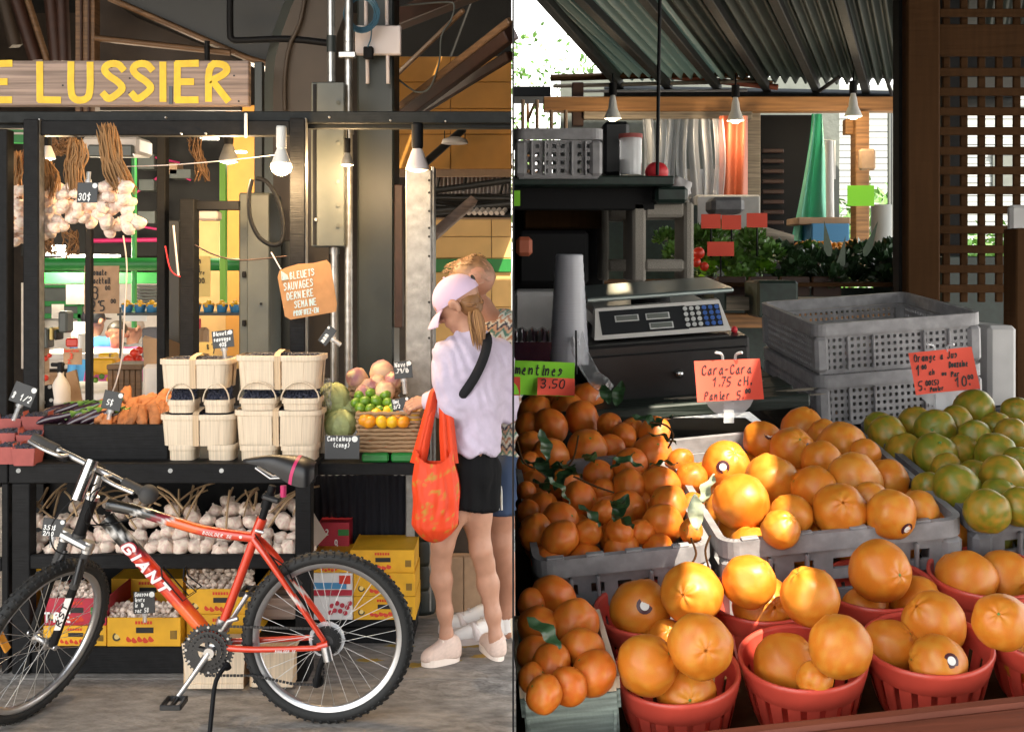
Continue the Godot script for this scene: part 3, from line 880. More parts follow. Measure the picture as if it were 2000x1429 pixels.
func far_produce() -> void:
	var mb: MB
	var o: Node3D
	# counters of the far stalls
	simple("far_counter", "white far counter in front of the three people", "counter", pb(60, 690, 330, 702, 8.4, 0.5), M.white_warm)
	simple("far_counter", "pale table holding tomato trays", "counter", pb(60, 768, 330, 782, 6.6, 0.7), M.white_warm)
	simple("far_counter", "dark skirt of the tray table", "counter", pb(60, 782, 330, 850, 6.62, 0.6), M.navy_cloth)
	var spots := [[84, 760, 16, "tomato"], [100, 748, 10, "tomato"], [88, 738, 8, "tomato"], [76, 750, 9, "tomato"], [104, 760, 9, "clem_far"], [250, 702, 12, "tomato"], [262, 690, 12, "tomato"], [272, 684, 10, "tomato"], [244, 712, 11, "tomato"], [258, 708, 12, "tomato"], [270, 700, 10, "tomato"], [232, 706, 7, "clem_far"], [88, 700, 7, "tomato"], [96, 694, 6, "tomato"], [82, 692, 6, "clem_far"], [190, 722, 7, "lemon"], [203, 724, 7, "lime_fruit"], [180, 730, 7, "lemon"], [216, 726, 7, "lime_fruit"], [172, 722, 6, "leaf"], [198, 735, 7, "leaf"], [224, 735, 6, "clem_far"], [212, 740, 7, "lemon"], [186, 742, 7, "lime_fruit"]]
	var k := 0
	for s in spots:
		k += 1
		mb = MB.new()
		mb.ball(P(s[0], s[1], 6.7 + 0.1 * (k % 3)), Vector3.ONE * S(s[2], 6.7) * 0.8, 12, 8)
		simple("far_" + {"tomato": "tomato", "clem_far": "clementine", "lemon": "lemon", "lime_fruit": "lime", "leaf": "lettuce"}[s[3]], {"tomato": "red tomato heaped on the far table", "clem_far": "orange clementine on the far table", "lemon": "yellow lemon on the far table", "lime_fruit": "green lime on the far table", "leaf": "green lettuce head on the far table"}[s[3]], "produce", mb, M[s[3]], "far table " + s[3])
	for q in [[74, 730, 100, 792, "card_tan", "tan carton at the edge of the far table"], [176, 700, 222, 732, "box_yellow", "yellow carton on the far table"], [76, 668, 82, 740, "card_tan", "upright tan board at the far stall"], [150, 652, 158, 690, "white", "white bottle on the far counter"], [84, 640, 92, 680, "panel_grey", "grey canister on the far counter"], [104, 644, 110, 664, "ink", "dark cup on the far counter"], [126, 660, 152, 678, "tomato", "bright red tub on the far counter"], [95, 640, 101, 664, "card_yellow", "tan glass on the far counter"], [276, 640, 306, 700, "shirt_grey", "grey covered crate behind the paper bag"], [112, 608, 130, 650, "panel_grey", "grey kettle on the far counter"], [190, 690, 220, 702, "lemon", "yellow tray on the far counter"], [210, 690, 218, 700, "card_tan", "small tan tray on the far counter"]]:
		mb = pb(q[0], q[1], q[2], q[3], 7.4 if q[1] < 700 else 6.75, 0.12, 0.012)
		simple("far_container", q[5], "container", mb, M[q[4]])
	# wooden crate and bags on the near side
	o = thing("brown_basket", "brown wooden basket behind the sweet potatoes", "basket", P(242, 785, 6.1))
	for i in 6: obw("stave", pb(209 + i * 11, 716, 219.4 + i * 11, 786, 6.1, 0.03), M.tan_beam, o)
	obw("rim", pb(207, 712, 276, 722, 6.08, 0.25), M.tan_beam, o)
	o = thing("paper_bag", "open brown paper bag behind the sweet potatoes", "bag", P(300, 710, 5.9))
	mb = MB.new()
	mb.hexa([P(281, 730, 5.9), P(322, 730, 5.9), P(322, 730, 6.05), P(281, 730, 6.05), P(278, 660, 5.9), P(330, 662, 5.88), P(362, 675, 6.1), P(282, 655, 6.1)])
	obw("sack", mb, M.paper_bag, o)
	simple("paper_bag", "white paper bag behind the sweet potatoes", "bag", pb(276, 712, 324, 790, 5.85, 0.12, 0.02), M.white_warm)
	o = thing("spray_bottle", "white spray bottle with black head behind the aubergines", "bottle", P(118, 790, 5.6))
	mb = MB.new()
	mb.lathe([Vector2(0, 0), Vector2(0.045, 0), Vector2(0.048, 0.02), Vector2(0.048, 0.09), Vector2(0.03, 0.13), Vector2(0.016, 0.15), Vector2(0.016, 0.17)], 18, Transform3D(Basis(), P(118, 790, 5.6)))
	obw("body", mb, M.white_warm, o)
	mb = MB.new()
	mb.box(P(118, 718, 5.6), Vector3(0.03, 0.06, 0.03), Basis(), 0.006)
	mb.box(P(112, 712, 5.6), Vector3(0.07, 0.02, 0.02), Basis(), 0.005)
	obw("spray_head", mb, M.black, o)
	o = thing("kraft_bag", "folded kraft bag beside the spray bottle", "bag", P(148, 790, 5.75))
	mb = MB.new()
	mb.hexa([P(134, 790, 5.7), P(162, 790, 5.7), P(162, 790, 5.8), P(134, 790, 5.8), P(128, 728, 5.7), P(146, 722, 5.7), P(150, 722, 5.8), P(130, 728, 5.8)])
	obw("sack", mb, M.paper_bag, o)
	o = thing("price_card", "pink price card with red tomato lettering on the far table", "sign", P(141, 712, 6.4))
	obw("card", pb(123, 680, 159, 712, 6.4, 0.005, 0), M.card_tan, o)
	mb = MB.new()
	put_text(mb, "3 ", S(10, 6.4), 0.007, Transform3D(Basis(), P(136, 700, 6.39)), 0.2)
	put_text(mb, "Tomates Cerise", S(5, 6.4), 0.003, Transform3D(Basis(), P(124, 687, 6.39)), 0.2, 0, 1.4, 0.4)
	put_text(mb, "2.", S(7, 6.4), 0.005, Transform3D(Basis(), P(132, 709, 6.39)), 0.2)
	obw("lettering", mb, M.print_red, o)

func left_frame() -> void:
	var o: Node3D
	var mb: MB
	# black timber frame of the stall
	o = thing("stall_frame", "black painted timber frame of the garlic stall", "frame", P(300, 905, 5.0))
	obw("long_beam", pb(-30, 217, 999, 240, 4.95, 0.09), M.black_beam, o)
	obw("long_beam", pb(-30, 241, 999, 250, 4.99, 0.06), M.black_beam, o)
	obw("cross_beam", pb(76, 235, 565, 264, 4.92, 0.07), M.black_wood, o)
	obw("post", pb(44, 232, 74, 905, 4.90, 0.07), M.black_wood, o)
	obw("post", pb(565, 230, 595, 900, 4.90, 0.08), M.black_wood, o)
	obw("post", pb(-12, 252, 13, 905, 4.86, 0.07), M.black_wood, o)
	obw("post_edge", pb(74.2, 232, 76.5, 905, 4.91, 0.05, 0), M.galv, o)
	obw("post_edge", pb(595.2, 230, 596.6, 690, 4.91, 0.05, 0), M.alu, o)
	obw("post", pb(305, 265, 322, 800, 5.75, 0.07), M.black_wood, o)
	obw("post", pb(350, 388, 378, 905, 5.6, 0.1), M.black_wood, o)
	obw("post", pb(165, 440, 177, 905, 5.7, 0.04), M.black, o)
	obw("post", pb(322, 430, 350, 700, 6.2, 0.05), M.duct, o)
	obw("rail", pb(378, 392, 466, 410, 5.65, 0.04), M.black, o)
	obw("staple", pb(476, 220, 482, 269, 4.9, 0.012), M.white, o)
	for q in [[320, 227], [760, 232], [868, 234], [350, 258], [398, 258], [640, 226]]: obw("nail", pb(q[0], q[1], q[0] + 4, q[1] + 4, 4.9, 0.02), M.galv, o)
	# painted name board
	o = thing("name_board", "weathered wooden name board with thick yellow painted capitals on the beam", "sign", P(220, 217, 4.93))
	obw("board", pb(-60, 118, 485, 206, 4.9, 0.05, 0.004), M.sign_wood, o)
	var lx := [[-25.5, "E"], [70, "L"], [131, "U"], [195, "S"], [251, "S"], [292.5, "I"], [339, "E"], [400, "R"]]
	for l in lx:
		mb = MB.new()
		put_text(mb, l[1], S(71, 4.9), S(13.5, 4.9), Transform3D(Basis(), P(l[0] + 6.5, 195, 4.897)), 0.06, 0.0, 1.4, 0.8)
		obw("letter", mb, M.sign_paint, o)
	for q in [[251, 151], [250, 180], [330, 170], [140, 192], [455, 146], [464, 196], [412, 150], [120, 165], [215, 130]]:
		obw("nail", pb(q[0], q[1], q[0] + 3, q[1] + 3, 4.897, 0.01, 0), M.ink, o)
	obw("bracket", pb(329, 168, 336, 203, 4.895, 0.02, 0), M.dark_metal, o)
	# steel column with conduits and boxes
	simple("steel_column", "dark green steel column with a white panel high up", "column", pb(697, -60, 769, 1190, 5.9, 0.3, 0.01), M.steel_green)
	simple("column_flange", "narrow brown steel strip beside the bright metal post", "strip", pb(770, 360, 786, 640, 5.85, 0.06), M.rust)
	o = thing("wireless_router", "white router panel with four aerial tubes on the column", "panel", P(740, 105, 5.8))
	obw("panel", pb(693, 49, 783, 106, 5.8, 0.04, 0.006), M.white_tube, o)
	for q in [[712, -60, 49], [753, -60, 49], [715, 106, 163], [755, 106, 163]]:
		obw("aerial", ptube([[q[0] + 2, q[1], 5.83], [q[0] + 3, q[2], 5.83]], 0.011, 8), M.white_tube, o)
	obw("adapter", pb(709, 90, 728, 114, 5.76, 0.04, 0.006), M.black, o)
	o = thing("cable_coil", "coil of dark blue cable hung over the white panel", "cable", P(708, 50, 5.7))
	for k in 7:
		var pts := []
		var cr := 24.0 + k * 1.5
		for i in 25:
			var an := TAU * i / 24
			pts.append(P(706 + cos(an + k) * cr * 1.05 + rng.randf_range(-1, 1), 26 + sin(an + k) * cr * 1.15, 5.72 - 0.008 * k))
		mb = MB.new()
		mb.tube(pts, 0.0035, 5)
		obw("loop", mb, M.cable_blue, o)
	obw("lead", curve_tube([[726, 50, 5.72], [724, 75, 5.72], [718, 92, 5.72]], 0.004, 5), M.cable_blue, o)
	o = thing("electrical_box", "tall grey electrical box fixed beside the column", "box", P(640, 482, 5.5))
	obw("door", pb(618, 160, 672, 481, 5.45, 0.02, 0.004), M.panel_grey, o)
	obw("case", pb(607, 160, 672, 482, 5.475, 0.2, 0.006), M.panel_grey, o)
	obw("gasket", pb(611, 164, 619, 478, 5.465, 0.02, 0.0), M.black, o)
	for v in [200, 280, 355, 400, 440]: obw("knockout", ptube([[660, v, 5.448], [660, v, 5.44]], S(4, 5.45), 12), M.panel_grey, o)
	obw("latch", pb(613, 425, 620, 432, 5.44, 0.02), M.galv, o)
	o = thing("conduit", "long galvanised conduit pipe running down beside the column", "pipe", P(681, 1000, 5.55))
	obw("pipe", ptube([[681, -60, 5.55], [681, 1000, 5.55]], S(8, 5.55), 14), M.galv, o)
	for v in [60, 84, 240]: obw("coupling", ptube([[681, v, 5.55], [681, v + 22, 5.55]], S(10, 5.55), 14), M.galv, o)
	obw("strap", pb(660, 100, 694, 112, 5.5, 0.03), M.galv, o)
	o = thing("conduit", "short galvanised conduit pipe entering the grey electrical box", "pipe", P(648, 160, 5.55))
	obw("pipe", ptube([[646, -60, 5.55], [647, 160, 5.55]], S(7.5, 5.55), 14), M.galv, o)
	obw("coupling", ptube([[647, 70, 5.55], [647, 102, 5.55]], S(9.5, 5.55), 14), M.steel_green, o)
	o = thing("conduit", "lower conduit pipe leaving the grey electrical box", "pipe", P(653, 900, 5.55))
	obw("pipe", ptube([[653, 482, 5.57], [653, 900, 5.57]], S(8, 5.55), 14), M.galv, o)
	obw("coupling", ptube([[653, 484, 5.57], [653, 496, 5.57]], S(10, 5.55), 14), M.galv, o)
	o = thing("grey_cabinet", "grey metal cabinet behind the berry baskets", "cabinet", P(500, 800, 6.0))
	obw("case", pb(466, 376, 527, 800, 6.0, 0.3, 0.008), M.panel_grey, o)
	obw("door", pb(482, 380, 525, 796, 5.98, 0.02, 0.004), M.panel_grey, o)
	for v in [530, 625]: obw("hinge", pb(472, v, 479, v + 12, 5.97, 0.02), M.black, o)
	obw("lock", ptube([[509, 593, 5.98], [509, 593, 5.965]], 0.007, 10), M.black, o)
	simple("dark_recess", "dark panel between the cabinet and the post", "panel", pb(524, 470, 600, 905, 6.35, 0.03), M.steel_green)
	simple("cable_loop", "thick black cable looping down from the lamp post", "cable", curve_tube([[492, 350, 5.3], [486, 380, 5.3], [488, 425, 5.3], [505, 462, 5.3], [530, 478, 5.3], [550, 470, 5.3], [552, 430, 5.3], [540, 385, 5.3], [520, 355, 5.3], [500, 348, 5.3]], 0.011, 8), M.black)
	o = thing("metal_post", "wide bare metal post behind the person in lilac", "post", P(816, 1190, 5.25))
	obw("channel", pb(792, 332, 842, 1195, 5.25, 0.1, 0.004), M.alu, o)
	obw("flange", pb(842, 325, 848, 1195, 5.28, 0.12, 0.002), M.alu, o)
	for v in [352, 376, 412, 445, 462, 500, 590, 660]: obw("bolt_hole", ptube([[838, v, 5.251], [838, v, 5.247]], 0.006, 10), M.ink, o)
	for q in [[[770, 12], [870, 4], [887, 12], [880, 40], [862, 70], [858, 120], [840, 170], [818, 180], [800, 172], [772, 150]]]:
		var pts := []
		for e in q: pts.append([e[0], e[1], 6.2])
		simple("loose_cable", "loose grey cable hanging from the roof beside the column", "cable", curve_tube(pts, 0.006, 6), M.panel_grey)
	simple("loose_wire", "thin pale wire strung between the garlic and the bright lamp", "wire", curve_tube([[245, 325, 4.9], [330, 322, 4.9], [430, 314, 4.9], [540, 302, 4.9]], 0.0025, 5), M.white_tube)
	simple("loose_wire", "pale cord hanging down past the cardboard tomato board", "wire", curve_tube([[240, 460, 5.4], [247, 520, 5.4], [243, 600, 5.4], [238, 690, 5.4], [228, 740, 5.4], [218, 768, 5.4]], 0.004, 5), M.white_tube)
	simple("loose_wire", "red wire hanging between the inner posts", "wire", curve_tube([[322, 480, 5.55], [330, 520, 5.55], [340, 535, 5.55], [352, 540, 5.55]], 0.004, 5), M.red)
	simple("loose_wire", "white wire hanging between the inner posts", "wire", curve_tube([[338, 440, 5.5], [342, 480, 5.5], [346, 520, 5.5], [348, 538, 5.5]], 0.006, 5), M.white_tube)
	simple("loose_wire", "dark wire sagging in front of the grey cabinet", "wire", curve_tube([[380, 478, 5.4], [420, 498, 5.4], [470, 508, 5.4], [560, 500, 5.4]], 0.004, 5), M.rust)
	simple("pallet_lamp", "pale clamp light with a square shade behind the inner post", "lamp", pb(384, 412, 424, 430, 5.9, 0.1, 0.01), M.white_tube)
	# lamps
	lamp(549, 326, 4.75, 40, true, 0.26, "glaring bare floodlight bulb beside the black post", M.white, 275)
	lamp(93, 310, 5.3, 28, false, 0.12, "small white spot lamp at the hanging garlic", M.white, 262)
	lamp(678, 322, 5.2, 26, false, 0.2, "small spot lamp hanging in front of the conduit", M.alu, 250)
	lamp(815, 332, 4.9, 46, false, 0.015, "large cone lamp hanging above the bare metal post", M.white_tube, 250)
	lamp(446, 316, 5.3, 38, false, 0.25, "dark clamp lamp under the cross beam", M.alu, 264)
	# hanging garlic
	braids()
	tag_cards()

func bulb_mesh(R: float, sd: int, tail := 0.8) -> ArrayMesh:
	var mb := MB.new()
	var ph := float(sd) * 1.7
	var s2 := s_noise(sd)
	var w := func(a: float, e: float) -> Vector3:
		var th := TAU * a
		var prof: float
		if e < 0.72:
			var q := e / 0.72
			prof = pow(sin(PI * (0.08 + 0.80 * q) ), 0.75)
			if q < 0.08: prof *= q / 0.08
		else: prof = lerpf(0.48, 0.11, smoothstep(0.0, 0.7, (e - 0.72) / 0.28))
		var y: float = -0.8 + 1.45 * minf(e / 0.72, 1.0) + maxf(0.0, (e - 0.72) / 0.28) * tail
		var lobe := 1.0 + 0.085 * sin(th * 7.0 + ph) * sin(PI * minf(e / 0.8, 1.0)) + 0.06 * sin(th * 2.0 + ph * 2.0)
		return Vector3(cos(th) * prof * lobe + 0.12 * maxf(0.0, e - 0.72) * sin(ph), y, sin(th) * prof * lobe) * R
	mb.grid(28, 14, w, true, Vector3.ZERO)
	for i in mb.v.size():   # skin: cream with purple streaks running with the cloves
		var p := mb.v[i] / R
		var k := s2.get_noise_3d(p.x * 9.0, p.y * 1.5, p.z * 9.0)
		var cc := Color(0.87, 0.73, 0.60).lerp(Color(0.70, 0.42, 0.37), clampf(k * 1.5 + 0.1, 0, 0.7))
		mb.c[i] = cc
	return mb.mesh()
func s_noise(sd: int) -> FastNoiseLite:
	var n := FastNoiseLite.new()
	n.seed = sd; n.frequency = 1.0; n.fractal_octaves = 2
	return n

func braids() -> void:
	var bulbs := []
	for k in 4: bulbs.append(bulb_mesh(1.0, k + 1, 0.5))
	# [top u, top v, straw end v, bulb px list, depth, label]
	var defs := [
		{"d": 4.75, "label": "long garlic braid hanging in front of the beam with the largest bulbs", "straw": [[206, 246], [214, 290], [226, 335], [240, 372]], "w": 40, "bulbs": [[203, 366, 15], [230, 355, 12], [245, 366, 16], [200, 388, 15], [212, 385, 14], [242, 388, 15], [222, 382, 12], [200, 404, 13], [216, 408, 16], [248, 408, 15], [208, 434, 17], [226, 440, 15], [248, 428, 16], [268, 436, 17], [214, 452, 14], [250, 446, 14], [235, 402, 13], [256, 394, 12]]},
		{"d": 5.0, "label": "garlic braid beside the price tag with grey beige bulbs", "straw": [[150, 275], [152, 300], [145, 330], [148, 378]], "w": 34, "bulbs": [[125, 380, 14], [137, 366, 13], [120, 398, 12], [136, 400, 12], [148, 378, 13], [122, 406, 13], [138, 412, 13], [152, 402, 12], [141, 426, 14], [168, 408, 14], [180, 400, 12], [183, 402, 14], [192, 416, 14], [165, 425, 13], [178, 434, 14], [150, 418, 12], [112, 430, 13], [120, 442, 14], [105, 444, 13], [160, 395, 12]]},
		{"d": 5.1, "label": "garlic braid hanging just past the left black post", "straw": [[88, 315], [92, 330], [98, 350], [92, 385]], "w": 30, "bulbs": [[86, 380, 12], [100, 380, 12], [84, 396, 12], [102, 396, 12], [88, 412, 13], [103, 410, 11], [82, 428, 13], [92, 440, 13], [108, 424, 12], [80, 445, 13], [118, 385, 11], [94, 366, 12], [84, 460, 12], [98, 455, 12], [112, 366, 12], [94, 426, 12]]},
		{"d": 5.1, "label": "garlic braid hanging between the two left posts", "straw": [[28, 300], [26, 330], [22, 355], [30, 392]], "w": 34, "bulbs": [[36, 382, 13], [16, 392, 11], [36, 400, 14], [14, 408, 12], [38, 416, 14], [16, 424, 12], [28, 428, 13], [40, 434, 12], [22, 442, 14], [36, 450, 13], [18, 456, 13], [28, 462, 11], [30, 372, 12], [12, 376, 11], [26, 410, 13], [42, 372, 12], [40, 464, 12], [12, 440, 12], [30, 472, 11]]}]
	for b in defs:
		var st: Array = b.straw
		var d: float = b.d
		var o := thing("garlic_braid", b.label, "garlic", P(st[0][0], st[0][1], d))
		var mb := MB.new()
		for i in 64:   # dry leaves plaited and sticking out
			var pts := []
			var off := rng.randf_range(-1.0, 1.0)
			var z := rng.randf_range(-0.03, 0.03)
			for j in st.size():
				var q := float(j) / (st.size() - 1)
				var wv: float = b.w * (0.45 + 0.55 * sin(q * 5.0 + i) * 0.5 + 0.2 * q)
				pts.append(P(st[j][0] + off * wv * 0.8 + rng.randf_range(-3, 3), st[j][1] + rng.randf_range(-8, 8), d + z * cos(q * 3)))
			mb.tube(smooth(pts, 3), [0.001, 0.004, 0.005, 0.005, 0.005, 0.004, 0.004, 0.003, 0.003, 0.001].slice(0, (st.size() - 1) * 3 + 1), 4, false, 0.4)
		var straw := obw("dry_stalks", mb, M.straw, o)
		straw.set_meta("kind", "stuff")
		for i in b.bulbs.size():
			var q: Array = b.bulbs[i]
			var R := S(q[2], d) * 1.0
			var bs := Basis.from_euler(Vector3(rng.randf_range(-0.9, 0.9), rng.randf_range(0, 6), rng.randf_range(-1.2, 1.2))).scaled(Vector3.ONE * R)
			var m := ob("bulb", bulbs[i % 4], M.garlic, o)
			m.transform = Transform3D(bs, P(q[0], q[1], d + 0.035 * sin(i * 2.4)) - o.position)
	# darker stalks without bulbs behind
	for q in [[378, 270, 395, 350], [86, 262, 118, 300], [130, 262, 122, 300], [85, 450, 95, 498], [135, 448, 140, 500]]:
		var mb := MB.new()
		for i in 22:
			var pts := []
			for j in 4: pts.append(P(lerpf(q[0], q[2], j / 3.0) + rng.randf_range(-16, 16), lerpf(q[1], q[3], j / 3.0) + rng.randf_range(-6, 6), 5.9 + rng.randf_range(-0.04, 0.04)))
			mb.tube(smooth(pts, 3), 0.004, 4, false, 0.5)
		var g := simple("dry_stalk_bunch", "bunch of dry brown stalks hanging behind the garlic braids", "stalks", mb, M.tan_beam, "dry stalk bunches")

# a small black price tag: card, white edge, text and a clear clip that holds it
func price_tag(u: float, v: float, w: float, h: float, d: float, roll: float, lines: String, hh: float, label: String, foot := 40.0, mat: Material = null) -> Node3D:
	var at := P(u, v, d)
	var o := thing("price_tag", label, "price tag", at)
	var b := Basis(Vector3(0, 0, 1), roll) * Basis(Vector3(1, 0, 0), -0.12)
	o.basis = b
	var mb := MB.new()
	mb.box(Vector3.ZERO, Vector3(S(w, d), S(h, d), 0.003), Basis(), 0.001)
	ob("card", mb, mat if mat else M.slate, o)
	mb = MB.new()
	put_text(mb, lines, S(hh, d), S(maxf(1.6, hh * 0.15), d), Transform3D(Basis(), Vector3(-S(w * 0.42, d), S(h * 0.5 - hh * 1.25, d), 0.0022)), 0.35, 0.1, 1.45, 0.6)
	ob("lettering", mb, M.chalk, o)
	mb = MB.new()
	var br := S(minf(w, h) * 0.13, d)
	mb.tube([Vector3(S(w * 0.36, d), S(h * 0.34, d), 0.001), Vector3(S(w * 0.36, d), S(h * 0.34, d), 0.0024)], br, 12)
	ob("badge", mb, M.chalk, o)
	if foot != 0.0:
		mb = MB.new()
		var s := signf(foot)
		mb.tube([Vector3(0, -s * S(h * 0.42, d), -0.004), Vector3(0, -s * S(h * 0.5 + absf(foot), d), -0.006)], S(4.5, d), 6, true, 0.35)
		mb.tube([Vector3(0, -s * S(h * 0.5, d), -0.004), Vector3(0, -s * S(h * 0.5 + 6, d), -0.004)], S(7, d), 8, true, 0.4)
		ob("clip", mb, M.clear, o)
	return o

func tag_cards() -> void:
	price_tag(170, 376, 40, 40, 4.72, 0.0, " \n30$", 13, "black price tag reading 30 clipped among the hanging garlic", -22)
	price_tag(45, 770, 46, 40, 4.72, -0.35, " \n8 1/2", 12, "tilted black price tag over the pints of berries", 34)
	price_tag(86, 768, 34, 30, 5.05, 0.2, " \n 5", 9, "small dark tag half hidden behind the left post", 20)
	price_tag(88, 792, 32, 28, 5.0, 0.1, "m n\nv", 8, "small dark tag low behind the left post", 12)
	price_tag(219, 782, 38, 36, 4.72, -0.2, " \n 5$", 10, "tilted black price tag standing in the sweet potatoes", 20)
	price_tag(435, 662, 42, 34, 4.74, 0.12, "Bleuets\nsauvage\n  40$", 7.5, "black tag priced 40 standing in the top berry basket", 26)
	price_tag(639, 655, 38, 20, 4.82, 0.95, "mmm", 10, "narrow black tag tilted on edge at the tall berry basket", 22)
	price_tag(787, 722, 36, 34, 4.9, 0.1, "Navet\n.79/lb", 8.5, "black tag standing above the rutabagas", 30)
	price_tag(783, 789, 36, 24, 4.75, 0.18, "lime\n3/2", 7, "dark tag lying by the limes at the shopper's hand", 12)
	price_tag(104, 1030, 44, 34, 4.5, -0.1, " \n3.50$\n2/10", 8, "black garlic price tag on the middle shelf", 22)
	price_tag(281, 1176, 42, 42, 4.52, 0.05, "Gousse a\nlevre\nle lb\nsac 5$", 7, "black tag standing in the open yellow box of cloves", 18)
	price_tag(668, 873, 68, 46, 4.62, 0.0, "Cantaloup\n  (cong)", 8.5, "wide black chalk board below the cabbages", 0)
	# brown cardboard sign for the blueberries
	var d := 4.84
	var o := thing("cardboard_sign", "torn brown cardboard sign with pale blue capitals hanging on the black post", "sign", P(600, 562, d))
	o.basis = Basis(Vector3(0, 0, 1), 0.16)
	var poly := PackedVector2Array()
	for q in [[-52, -48], [-42, -56], [48, -55], [52, -40], [52, 38], [46, 48], [20, 46], [-10, 49], [-34, 46], [-48, 42], [-54, 30]]: poly.append(Vector2(S(q[0], d), S(q[1], d)))
	var mb := MB.new()
	mb.extrude(poly, 0.005)
	ob("card", mb, M.cardboard, o)
	mb = MB.new()
	for l in [["BLEUETS", -30, 22, 13], ["SAUVAGES", -45, 2, 13.5], ["DERNIERE", -42, -17, 13], ["SEMAINE", -30, -35, 12.5], ["PROFITEZ-EN", -34, -50, 9]]:
		put_text(mb, l[0], S(l[3], d), S(1.9, d), Transform3D(Basis(), Vector3(S(l[1], d), S(l[2], d), 0.0034)), 0.25, 0.08, 1.4, 0.5 if l[3] > 10 else 0.48)
	for k in 5: mb.tube([Vector3(S(-46 + k * 3, d), S(22, d), 0.0036), Vector3(S(-44 + k * 2, d), S(40 - k * 2, d), 0.0036)], 0.003, 5)
	ob("lettering", mb, M.chalk_blue, o)
	mb = MB.new()
	mb.tube([Vector3(S(-46, d), S(44, d), -0.004), Vector3(S(-60, d), S(80, d), -0.01)], 0.003, 5)
	ob("string", mb, M.white_tube, o)

func left_counter() -> void:
	var o: Node3D
	var mb: MB
	var d := 4.6
	o = thing("display_shelf", "black wooden display shelf holding garlic and boxes behind the bicycle", "shelf", P(315, 1320, 4.6))
	obw("apron", pb(16, 905, 614, 944, d, 0.035), M.black_wood, o)
	mb = MB.new()
	var y := P(0, 905, d).y
	mb.box(Vector3(P(315, 0, d).x, y - 0.014, -d - 0.36), Vector3(S(598, d), 0.024, 0.64), Basis(), 0.003)
	obw("counter_top", mb, M.black_wood, o)
	obw("post", pb(22, 944, 57, 1317, d + 0.004, 0.07), M.black_wood, o)
	obw("post", pb(576, 944, 607, 1317, d + 0.004, 0.07), M.black_wood, o)
	obw("post", pb(60, 944, 85, 1300, d + 0.60, 0.06), M.black_wood, o)
	obw("shelf_front", pb(57, 1084, 576, 1111, d + 0.01, 0.03), M.black_wood, o)
	mb = MB.new()
	y = P(0, 1084, d).y
	mb.box(Vector3(P(317, 0, d).x, y - 0.02, -d - 0.33), Vector3(S(515, d), 0.02, 0.58), Basis(), 0.002)
	obw("shelf_board", mb, M.black_wood, o)
	obw("plinth", pb(57, 1264, 576, 1315, d + 0.02, 0.56), M.black_wood, o)
	obw("back_panel", pb(30, 900, 600, 1215, d + 0.66, 0.02), M.black, o)
	obw("foot", pb(548, 1262, 600, 1332, d - 0.06, 0.08), M.black_wood, o)
	for u in [35, 332, 432, 590]:
		mb = ptube([[u, 919, d], [u, 919, d - 0.004]], S(4.5, d), 12)
		obw("bolt", mb, M.galv, o)
	o = thing("display_shelf", "end of a second black shelf cut by the left post", "shelf", P(5, 1320, 4.62))
	obw("apron", pb(-60, 905, 14, 944, 4.62, 0.03), M.black_wood, o)
	obw("post", pb(2, 944, 15, 1320, 4.63, 0.06), M.black_wood, o)
	obw("rail", pb(-60, 1090, 2, 1116, 4.63, 0.03), M.black_wood, o)
	obw("rail", pb(-60, 1245, 2, 1300, 4.63, 0.03), M.black_wood, o)
	obw("board", pb(-60, 946, 2, 952, 4.66, 0.5), M.black_wood, o)
	# cloth covered table on the right
	o = thing("skirted_table", "table with a black top and dark navy cloth skirt beside the shelf", "table", P(715, 1210, 4.9))
	obw("top", pb(616, 904, 822, 928, 4.72, 0.6), M.black_wood, o)
	mb = MB.new()
	mb.grid(60, 2, func(a: float, e: float) -> Vector3:
		var q := P(lerpf(612, 818, a), lerpf(928, 1200, e), 5.32)
		return q + Vector3(0, 0, 0.012 * sin(a * 40.0) * e + 0.008 * sin(a * 91.0)))
	obw("skirt", mb, M.navy_cloth, o)
	# raised tray of roots with a weathered board in front
	o = thing("root_tray", "weathered black board in front of the roots", "tray", P(210, 903, 4.75))
	obw("front_board", pb(84, 829, 327, 904, 4.72, 0.02), M.black_wood, o)
	mb = MB.new()
	mb.hexa([P(84, 903, 4.745), P(327, 903, 4.745), P(327, 880, 5.2), P(84, 880, 5.2), P(84, 835, 4.745), P(327, 835, 4.745), P(327, 792, 5.2), P(84, 792, 5.2)])
	obw("bed", mb, M.black, o)

func lumpy(R: Vector3, sd: int, amp: float, nu := 18, nv := 12, bend := 0.0, sharp := 1.0) -> MB:
	var mb := MB.new()
	var ns := s_noise(sd)
	mb.grid(nu, nv, func(a: float, e: float) -> Vector3:
		var q := Vector3(pow(sin(PI * e), sharp) * cos(TAU * a), cos(PI * e), pow(sin(PI * e), sharp) * sin(TAU * a))
		var k := 1.0 + amp * ns.get_noise_3d(q.x * 1.2, q.y * 1.2, q.z * 1.2)
		var p := q * R * k
		p.x += bend * R.y * (q.y * q.y - 0.3)
		return p, true, Vector3.ZERO)
	return mb

var berry_mesh: ArrayMesh
